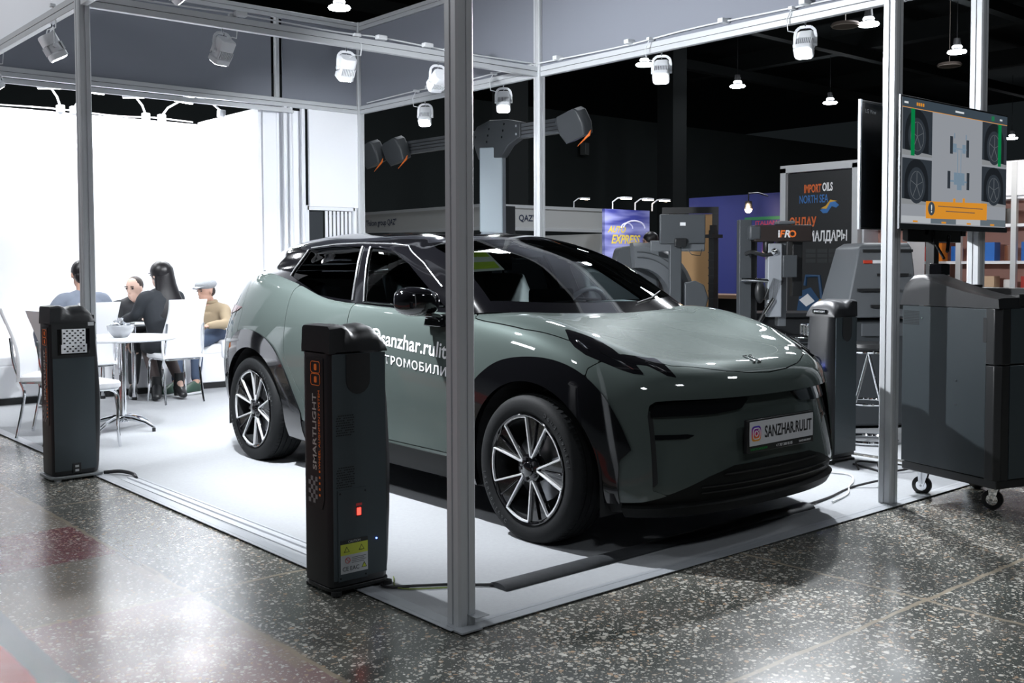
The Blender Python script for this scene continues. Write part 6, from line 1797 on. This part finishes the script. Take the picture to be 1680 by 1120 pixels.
text('banner_text', 'AUTO', FX(.28, 1.92), h=.11, m=YEL, parent=r, bold=.03, shear=.3); text('banner_text', 'EXPRESS', FX(.50, 1.76), h=.15, w=.7, m=YEL, parent=r, bold=.03, shear=.3)
mb = MB()
for k in range(6): mb.box((.40 - .02 * (k % 3), -.034, 1.34 - k * .09), (.42 - .06 * (k % 2), .004, .03))
mb.build('banner_lines', LETTER_W, r)
mb = MB(); mb.tube([(.70 + .26 * math.cos(a), -.034, 1.95 + .12 * math.sin(a)) for a in [PI * i / 10 for i in range(11)]], .016, 5); mb.tube([(.52 + .14 * math.cos(a), -.034, 1.94 + .09 * math.sin(a)) for a in [PI * i / 10 for i in range(11)]], .012, 5); mb.build('drawn_car', mat('pale_lilac', (.6, .62, .85), .6), r)
for px, w in ((1005, 'left one'), (1042, 'middle one'), (1070, 'right one')): clip_lamp(px, 343, 16.8, 'tiny warm arm lamp above the purple banner, ' + w)
area_lamp('banner_light', P(1040, 320, 16.0), (q0.x + .5, q0.y, 1.2), 22, .8, .2, (.95, .95, 1))

# --- blue wall with big cream letters
q0 = P(1130, 435, 18); q1 = on_x(1300, q0.x)
L_ = abs(q1.y - q0.y) + 1.0
r = empty('blue_wall', (q0.x, q0.y, .0), -PI / 2, 'deep blue stand wall with large cream slanted letters', 'stand wall')
BLU = mat('royal_blue_print', (.018, .028, .16), .6)
MB().box((L_ / 2, .04, 1.24), (L_, .08, 2.48)).build('wall_face', BLU, r)
CRM = mat('cream_letters', (.62, .48, .36), .6)
text('wall_text', 'TORO', FX(L_ * .74, 1.66, -.005), h=.62, w=L_ * .82, m=mat('purple_outline', (.12, .03, .25), .6), parent=r, bold=.07, shear=.35)
text('wall_text', 'TORO', FX(L_ * .74, 1.66, -.008), h=.58, w=L_ * .80, m=CRM, parent=r, bold=.03, shear=.35)
MB().box((L_ * .68, -.004, 2.08), (L_ * .60, .004, .05)).build('green_stripe', mat('green_stripe', (.01, .16, .06), .6), r)
text('wall_text', 'ITALIAN GARAGE EQUIPMENT', FX(L_ * .70, 2.00, -.005), h=.08, w=L_ * .5, m=mat('red_print', (.35, .03, .08), .6), parent=r, bold=.02)
sp = empty('wall_spot', P(1228, 330, 16.3), 0, 'warm glowing clip spotlight over the blue wall', 'spotlight')
MB().lathe([(0, .0), (.05, .0), (.065, -.12), (.0, -.12)], 20).build('shade', BLACK_S, sp); MB().ball((0, 0, -.13), .055, 14).build('bulb', mat('warm_bulb', (1, 1, 1), .5, emit=(1, .62, .35), estr=30), sp, smooth=True); MB().tube([(0, 0, 0), (0, 0, .12), (.25, 0, .14), (.5, 0, .10)], .012, 6).build('arm', BLACK_S, sp)
spot_lamp('wall_spot_light', P(1226, 338, 16.2), P(1232, 375, 16.9), 40, 120, .8, .05, (1, .72, .48))
wb = foot(1200, 470, 15)
r = empty('long_bench', (wb.x, wb.y, 0), -PI / 2, 'long wooden topped workbench in front of the blue wall', 'bench')
MB().box((0, 0, .88), (3.4, .6, .05)).build('bench_top', mat('wood_top', (.35, .22, .14), .5), r); MB().box((0, .25, .45), (3.3, .04, .82)).build('bench_back', BLACK_S, r)
for x in (-1.6, -.5, .6, 1.6): MB().box((x, 0, .44), (.06, .56, .86)).build('bench_leg', BLACK_S, r)

# --- black banner wall
q0 = P(1284, 435, 13.2); q1 = on_x(1402, q0.x)
L_ = abs(q1.y - q0.y)
r = empty('black_banner_wall', (q0.x, q0.y, 0), -PI / 2, 'tall black printed stand wall in an aluminium frame', 'stand wall')
BLKP = mat('black_print', (.018, .020, .022), .6)
MB().box((L_ / 2, .03, 1.24), (L_ - .12, .03, 2.46)).build('printed_panel', BLKP, r)
for x in (.0, L_): MB().box((x, .03, 1.27), (.08, .08, 2.54)).build('frame_post', ALU, r)
MB().box((L_ / 2, .03, 2.53), (L_ + .08, .08, .09)).build('frame_top', ALU, r)
W_ = L_
text('banner_text', 'IMPORT', FX(W_ * .415, 2.27, .012), w=W_ * .24, h=.105, m=mat('orange_red_print', (.62, .13, .03), .6), parent=r, bold=.03)
text('banner_text', 'OILS', FX(W_ * .62, 2.28, .012), w=W_ * .14, h=.105, m=LETTER_W, parent=r, bold=.03)
BL2 = mat('blue_print', (.04, .16, .42), .6); GOLD = mat('gold_print', (.62, .36, .04), .6)
text('banner_text', 'NORTH SEA', FX(W_ * .43, 2.14, .012), w=W_ * .40, h=.10, m=BL2, parent=r, bold=.01)
mb = MB(); mb.prism([(W_ * a, b) for a, b in ((.52, 1.80), (.60, 1.83), (.66, 1.90), (.72, 1.90), (.78, 1.85), (.74, 1.82), (.68, 1.84), (.62, 1.76), (.56, 1.76))], 0, .002); mb.build('wave_mark', BL2, r, M=Matrix.Translation((0, .012, .20)) @ face_frame((0, 0, 0), (1, 0, 0)))
mb = MB(); mb.prism([(W_ * a, b) for a, b in ((.53, 1.82), (.60, 1.85), (.66, 1.92), (.76, 1.90), (.66, 1.89), (.61, 1.81))], 0, .003); mb.build('wave_mark', GOLD, r, M=Matrix.Translation((0, .012, .20)) @ face_frame((0, 0, 0), (1, 0, 0)))
text('banner_text', 'ӨҢДАУ', FX(W_ * .28, 1.85, .012), w=W_ * .38, h=.15, m=mat('orange_red_print', (.62, .13, .03), .6), parent=r, bold=.03)
text('banner_text', 'МАТЕРИАЛДАРЫ', FX(W_ * .46, 1.67, .012), w=W_ * .86, h=.16, m=LETTER_W, parent=r, bold=.03)
DKB = mat('printed_blue_machine', (.02, .07, .16), .6)
FM = Matrix.Translation((0, .012, .45)) @ face_frame((0, 0, 0), (1, 0, 0))
MB().prism([(W_ * .2, .28), (W_ * .9, .28), (W_ * .9, .62), (W_ * .55, .42), (W_ * .4, .60), (W_ * .25, .55)], 0, .002).build('printed_jug', DKB, r, M=FM)
mb = MB(); mb.tube([(W_ * .32, .62, .004), (W_ * .34, .74, .004), (W_ * .52, .74, .004), (W_ * .56, .46, .004)], .022, 6); mb.build('printed_jug', DKB, r, M=FM)
MB().prism([(W_ * .50, .42), (W_ * .56, .42), (W_ * .95, .68), (W_ * .95, .80), (W_ * .78, .76)], 0, .003).build('printed_band', GOLD, r, M=FM)
MB().prism([(W_ * .24, .44), (W_ * .36, .52), (W_ * .46, .43), (W_ * .34, .36)], 0, .004).build('printed_diamond', LETTER_W, r, M=FM)
mb = MB()
for k in range(9): mb.box((W_ * (.40 + (k % 3) * .16), .010, 1.38 + (k // 3) * .06), (W_ * .14, .002, .05))
mb.build('printed_pack', mat('dark_pack', (.03, .034, .036), .6), r)
area_lamp('banner_light', q0.lerp(q1, .5) + Vector((-1.6, -.3, 2.0)), q0.lerp(q1, .5) + Vector((0, 0, 0)), 10, 1.2, .2)

# --- tan display board, lamp posts and rack behind the balancer
q0 = P(1132, 435, 13.5)
r = empty('display_board', (q0.x, q0.y, .0066), math.radians(-50), 'tan display board in a black frame behind the wheel balancer monitor', 'board')
MB().box((0, 0, 1.09), (.56, .03, 1.78)).build('board_face', mat('tan_board', (.55, .33, .15), .6), r)
for s in (-1, 1): MB().box((s * .32, 0, 1.0), (.08, .08, 2.0)).build('frame_side', BLACK_S, r)
MB().box((0, 0, 2.03), (.72, .09, .08)).build('frame_top', BLACK_S, r); MB().box((0, -.02, .74), (.56, .02, .012)).build('board_joint', BLACK_S, r); MB().box((0, 0, .05), (.7, .4, .1)).build('foot', BLACK_S, r)
q0 = P(1170, 435, 12.2)
r = empty('threaded_stand', (q0.x, q0.y, .0066), 0, 'thin black toothed upright left of the tyre changer', 'upright')
mb = MB(); mb.box((0, 0, .88), (.075, .075, 1.70)); mb.box((0, 0, .02), (.4, .4, .04)); mb.build('upright', BLACK_S, r)
MB().box((0, 0, 1.66), (.20, .12, .04)).box((0, 0, 1.74), (.06, .06, .10)).build('clamp', BLACK_S, r)
for k in range(14): MB().box((0, 0, .3 + k * .09), (.085, .085, .012)).build('tooth', mat('dark_keys', (.03, .03, .033), .6), r)

# --- standing person behind the balancer
hd_ = P(1066, 388, 15); hx, hy = hd_.x, hd_.y
J = dict(chest=(hx + .02, hy, 1.28), neck=(hx + .01, hy, 1.52), head=(hx, hy, 1.665), el_l=(hx + .1, hy - .30, 1.12), wr_l=(hx, hy - .34, .92), el_r=(hx - .05, hy + .30, 1.12), wr_r=(hx - .15, hy + .30, .95),
         kn_l=(hx, hy - .10, .52), an_l=(hx, hy - .12, .12), toe_l=(hx - .15, hy - .13, .04), kn_r=(hx, hy + .10, .52), an_r=(hx, hy + .12, .12), toe_r=(hx - .15, hy + .13, .04))
p5, F, tr, inv = seated('person with black hair standing behind the wheel balancer, looking left', (hx, hy, .98), (-1, 0), 0, J, mat('dark_shirt', (.03, .03, .035), .85), DARKT, skin=SKIN, look=(-.8, .5))
trousers('trousers', tr, DARKT, p5)
for k in 'lr': shoe(p5, inv, J['an_' + k], J['toe_' + k], BLACK_S)
hb = MB(); hb.ball((-.022, 0, .045), .112, 20, F, (1.0, .88, .95)); hb.build('hair', HAIR_B, p5, smooth=True)

# --- wheel balancer with hood and monitor
MG = mat('machine_graphite', (.060, .067, .074), .45); MG2 = mat('machine_mid_grey', (.115, .125, .135), .4)
q0 = P(1055, 435, 10.4); ry_ = math.atan2(-.65, .76)
r = empty('wheel_balancer', (q0.x, q0.y, .007), ry_, 'graphite wheel balancer with big rounded wheel guard behind the windscreen', 'wheel balancer')
MB().loft([[(x, y, z) for x, y in ((-.32 * s, -.25), (.30 * s, -.25), (.30 * s, .30), (-.32 * s, .30))] for z, s in ((.02, 1), (.6, 1.0), (.92, .95), (1.02, .85))]).build('cabinet', MG, r, bevel=.03)
mb = MB(); mb.loft([[(-.36, y, z) for y, z in ((-.3, 1.04), (.3, 1.04), (.3, 1.10), (-.3, 1.10))], [(-.26, y, z) for y, z in ((-.3, 1.02), (.3, 1.02), (.28, 1.50), (-.28, 1.50))], [(.12, y, z) for y, z in ((-.3, 1.0), (.3, 1.0), (.28, 1.56), (-.28, 1.56))]]); mb.build('tool_tray', MG, r, bevel=.03)
mb = MB(); secs = []
for i in range(15):
    a = math.radians(-20 + 115 * i / 14); secs.append([(-.12 + rr * math.cos(a), y, 1.0 + rr * math.sin(a)) for rr, y in ((.30, -.62), (.50, -.62), (.54, -.56), (.54, -.30), (.50, -.26), (.30, -.26))])
mb.loft(secs); mb.build('wheel_guard', MG2, r, smooth=True, angle=40)
mb = MB()
for rr in (.40, .45): mb.tube([(-.12 + rr * math.cos(math.radians(a)), -.628, 1.0 + rr * math.sin(math.radians(a))) for a in range(-20, 96, 8)], .006, 5)
mb.build('guard_rib', MG, r)
MB().box((-.30, -.27, 1.13), (.05, .006, .03)).build('green_badge', mat('green_badge', (.03, .5, .22), .5), r); MB().box((-.22, -.27, 1.13), (.06, .006, .03)).build('pink_badge', mat('pink_badge', (.6, .1, .2), .5), r)
q0 = P(1112, 435, 9.6)
r = empty('monitor_stand', (q0.x, q0.y, .007), ry_, 'black monitor seen from behind on a graphite post, right of the wheel balancer', 'monitor stand')
MB().box((0.04, 0, 1.655), (.42, .05, .27)).build('monitor', MG, r, bevel=.01); MB().box((.04, -.028, 1.70), (.05, .004, .03)).build('asset_label', LETTER_W, r)
MB().box((.0, .03, 1.50), (.50, .06, .10)).build('shelf', MG2, r, bevel=.008); MB().box((-.02, .04, .78), (.11, .09, 1.50)).build('post', MG, r, bevel=.008); MB().box((0, .04, .02), (.5, .5, .04)).build('foot', BLACK_S, r)
MB().box((.02, -.03, 1.53), (.11, .05, .08)).build('clamp', BLACK_S, r, bevel=.01)
MB().prism([(.06, .70), (.20, .70), (.28, 1.02), (.24, 1.14), (.16, 1.18), (.06, 1.16)], -.03, .03, Matrix.Rotation(PI / 2, 4, 'X')).build('shield', MG, r, bevel=.01)
MB().tube([(.08, -.03, 1.47), (.12, -.05, 1.42), (.20, -.04, 1.41), (.22, -.02, 1.47)], .004, 5).build('loose_wire', BLACK_S, r)

# --- tyre changer
q0 = P(1268, 435, 9.4)
r = empty('tyre_changer', (q0.x, q0.y, .007), ry_, 'tyre changer with horizontal arm, helper arms and a pale grey column', 'tyre changer')
LTG = mat('pale_grey_column', (.33, .35, .38), .4)
MB().box((0, .05, .33), (.72, .62, .62)).build('cabinet', MG, r, bevel=.02)
MB().box((-.25, .05, 1.13), (.11, .12, 1.20)).build('rear_column', MG, r, bevel=.006); MB().box((-.17, .07, 1.08), (.07, .07, 1.0)).build('rail', BLACK_S, r)
MB().box((.0, -.02, 1.185), (.125, .12, .66)).build('tilt_column', LTG, r, bevel=.008); MB().box((.08, .03, 1.15), (.07, .13, .76)).build('column_side', MG2, r, bevel=.006)
ar = MB().box((.07, -.02, 1.605), (.52, .14, .15)).build('arm', mat('dark_brown_cover', (.030, .022, .020), .4), r, bevel=.012)
MB().box((-.18, -.02, 1.61), (.11, .15, .13)).build('arm_end', MG, r, bevel=.02); MB().box((.10, -.02, 1.70), (.16, .13, .03)).build('arm_cap', MG2, r, bevel=.01)
text('maker_text', 'i', Matrix.Translation((.03, -.092, 1.60)) @ face_frame((0, 0, 0), (1, 0, 0)), h=.065, m=LETTER_W, parent=ar, bold=.03)
text('maker_text', 'F', Matrix.Translation((.06, -.092, 1.60)) @ face_frame((0, 0, 0), (1, 0, 0)), h=.065, m=ORANGE, parent=ar, bold=.03, shear=.2)
text('maker_text', 'R', Matrix.Translation((.105, -.092, 1.60)) @ face_frame((0, 0, 0), (1, 0, 0)), h=.065, m=LETTER_W, parent=ar, bold=.03, shear=.2)
text('maker_text', 'O', Matrix.Translation((.15, -.092, 1.60)) @ face_frame((0, 0, 0), (1, 0, 0)), h=.065, m=ORANGE, parent=ar, bold=.03)
MB().box((.13, -.04, 1.31), (.13, .12, .20)).build('control_box', MG, r, bevel=.008); MB().box((.22, .04, 1.30), (.09, .10, .52)).build('second_column', BLACK_S, r, bevel=.006)
MB().box((-.05, -.03, 1.49), (.09, .09, .12)).build('joint', BLACK_S, r, bevel=.02); MB().ball((-.01, -.08, 1.44), .035, 14).build('steel_ball', CHROME, r, smooth=True)
MB().tube([(-.26, -.05, 1.42), (-.22, -.08, 1.44), (-.10, -.08, 1.41), (-.02, -.08, 1.42)], .018, 8).build('air_hose', BLACK_S, r, smooth=True)
MB().cyl((-.30, -.06, 1.19), (-.02, -.06, 1.18), .020).build('helper_arm', CHROME, r, smooth=True)
MB().prism([(.0, 1.22), (.10, 1.18), (.02, .98), (-.08, 1.02)], -.10, -.04, Matrix.Rotation(PI / 2, 4, 'X') @ Matrix.Translation((-.02, 0, .12))).build('helper_elbow', BLACK_S, r, bevel=.01)
MB().cyl((-.01, -.08, 1.02), (-.10, -.09, .88), .024).build('mount_tool', CHROME, r, smooth=True); MB().cyl((-.10, -.09, .88), (-.17, -.10, .76), .020).build('tool_handle', BLACK_S, r, smooth=True); MB().cyl((-.17, -.10, .76), (-.20, -.10, .70), .018).build('blue_tip', mat('blue_tip', (.02, .12, .5), .4), r, smooth=True)
MB().ball((-.13, -.06, 1.08), .06, 16, sc=(.8, .6, 1.7)).build('roller', BLACK_S, r, smooth=True); MB().box((.05, -.05, .66), (.55, .5, .05)).build('turntable', CHROME, r, bevel=.01)
for k in range(3): MB().box((.30, -.2 + k * .1, .74), (.09, .06, .10)).build('jaw', CHROME, r, bevel=.01)

# --- slotted hood machine
q0 = P(1412, 435, 8.6)
r = empty('slotted_machine', (q0.x, q0.y, .007), ry_ + .1, 'grey machine hood with black slots between the far column and the right post', 'machine')
secs = [[(-.30, y, z) for y, z in ((-.3, .95), (.3, .95), (.3, .90), (-.3, .90))]]
MB().loft([[(-.26 + d, -.30, .86), (.36, -.30, .86), (.36, .30, .86), (-.26 + d, .30, .86)] if z is None else [(-.26 + d, -.30 + e, z), (.36, -.30 + e, z), (.36, .30, z), (-.26 + d, .30, z)] for d, e, z in ((0, 0, .90), (.05, .04, 1.05), (.13, .10, 1.32), (.17, .14, 1.46), (.24, .20, 1.50))]).build('hood', MG2, r, bevel=.012)
MB().box((.05, .03, .45), (.66, .56, .86)).build('cabinet', MG, r, bevel=.02)
for z, x0, x1, e in ((1.435, -.06, .36, .135), (1.24, .04, .30, .083), (1.12, -.14, .20, .05), (.99, -.04, .36, .02)):
    MB().box(((x0 + x1) / 2, -.30 + e - .006, z), (x1 - x0, .02, .022)).build('slot', BLACK_M, r)
MB().box((-.03, -.30 + .105, 1.345), (.07, .02, .026)).build('red_badge', mat('red_badge', (.6, .06, .03), .5), r); MB().box((.06, -.30 + .105, 1.345), (.10, .02, .026)).build('white_badge', LETTER_W, r)
MB().box((.1, -.255, .80), (.4, .02, .10)).build('lower_trim', MG2, r)

# --- chrome stool
q0 = foot(1424, 727, 7.78)
r = empty('stool', q0, 0, 'chrome framed stool between the far camera column and the right post', 'stool')
MB().lathe([(0, .70), (.19, .70), (.20, .715), (.19, .74), (0, .745)], 32).build('seat', BLACK_S, r, smooth=True)
MB().tube([(.19 * math.cos(i * PI / 14), .19 * math.sin(i * PI / 14), .685) for i in range(28)], .013, 8, closed=True).build('seat_ring', CHROME, r, smooth=True)
for k in range(4):
    a = k * PI / 2 + .5
    MB().cyl((.17 * math.cos(a), .17 * math.sin(a), .69), (.20 * math.cos(a + .9), .20 * math.sin(a + .9), .03), .011).build('leg', CHROME, r, smooth=True)
MB().tube([(.185 * math.cos(i * PI / 14), .185 * math.sin(i * PI / 14), .30) for i in range(28)], .010, 8, closed=True).build('foot_ring', CHROME, r, smooth=True)
MB().tube([(.20 * math.cos(i * PI / 14), .20 * math.sin(i * PI / 14), .018) for i in range(28)], .016, 8, closed=True).build('base_ring', CHROME, r, smooth=True)

# --- open black counter behind the machines
q0 = P(1440, 435, 11)
tag(MB().box((.0, 0, .40), (3.0, .5, .78)).box((0, -.02, .80), (3.1, .6, .04)).build('counter', mat('counter_black', (.02, .022, .025), .5), loc=(q0.x + .2, q0.y, .007), rot=(0, 0, ry_)), 'long black counter behind the machines at right', 'counter')

# --- shelving stand at far right
q0 = P(1560, 435, 12.6)
r = empty('shelving_stand', (q0.x, q0.y, 0), -PI / 2, 'white framed shelving stand with colourful goods at the right edge', 'exhibition stand')
SW_ = 3.4
for x in (-1.2, -.55, .1, .75, 1.4, 2.1): MB().box((x, 0, 1.25), (.06, .06, 2.5)).build('post', ALU, r)
MB().box((.45, 0, 2.32), (3.4, .05, .40)).build('fascia', WHITE_P, r)
for z in (.45, .95, 1.35, 1.78, 2.10): MB().box((.45, .20, z), (3.3, .40, .035)).build('shelf', WHITE_P, r)
MB().box((.45, .42, 1.2), (3.4, .03, 2.4)).build('back_panel', mat('salmon_panel', (.50, .27, .22), .6), r)
cols = [('red', (.50, .04, .03)), ('orange', (.80, .25, .03)), ('white', (.70, .70, .70)), ('brown', (.16, .06, .03)), ('blue', (.02, .14, .50)), ('black', (.03, .03, .03)), ('cream', (.62, .45, .30)), ('green', (.05, .22, .05))]
rnd = random.Random(11)
def bottle(): return MB().lathe([(0, 0), (.045, 0), (.05, .01), (.05, .15), (.035, .19), (.018, .21), (.018, .24), (0, .24)], 18)
def tin(): return MB().lathe([(0, 0), (.07, 0), (.07, .17), (.066, .18), (0, .18)], 22)
def carton(): return MB().box((0, 0, .11), (.15, .12, .22))
kinds = (('bottle', bottle), ('paint_tin', tin), ('carton', carton))
protos = {}
pc = P(1560, 435, 12.6)
rows = {.95: 'lowest', 1.35: 'middle', 1.78: 'upper', 2.10: 'top'}
for z in (.95, 1.35, 1.78):
    for k in range(15):
        x = -1.08 + k * .215
        if any(abs(x - q) < .06 for q in (-.55, .1, .75, 1.4)): continue
        kn, fn = kinds[rnd.randrange(3)]; cn, cc = cols[rnd.randrange(len(cols))]
        key = (kn, cn)
        if key not in protos:
            o = fn().build(kn, mat('goods_' + cn, cc, .4), None, smooth=kn != 'carton', angle=40); protos[key] = o
        else:
            o = protos[key].copy(); COL.objects.link(o)
        o.location = (pc.x + .16, pc.y - x, z + .018)
        side = 'bay %s' % ('left' if x < -.55 else 'second' if x < .1 else 'middle' if x < .75 else 'fourth' if x < 1.4 else 'right')
        tag(o, '%s %s on the %s shelf of the stand at the right edge' % (cn, kn.replace('_', ' '), rows[z]), kn.replace('_', ' '), '%s %ss on the %s shelf' % (cn, kn.replace('_', ' '), rows[z]))
area_lamp('shelf_light', (pc.x - .9, pc.y - .4, 2.6), (pc.x + .2, pc.y - .4, 1.2), 14, 2.5, .2, (1, .93, .85))
# pink cabinet beside the black banner
q0 = P(1402, 435, 12.4)
r = empty('display_case', (q0.x + .1, q0.y, .0066), -PI / 2, 'lit pale display case just right of the black banner wall', 'display case')
MB().box((.32, .2, .3), (.6, .35, .6)).build('base', WHITE_P, r); MB().box((.32, .36, 1.25), (.6, .03, 1.6)).build('back', mat('salmon_panel', (.50, .27, .22), .6), r)
for s in (.03, .61): MB().box((s, .2, 1.2), (.03, .35, 2.3)).build('side', WHITE_P, r)
for z in (.95, 1.35, 1.75, 2.1): MB().box((.32, .2, z), (.58, .33, .02)).build('shelf', WHITE_P, r)
MB().box((.32, .03, 2.3), (.66, .04, .34)).build('header', WHITE_P, r)
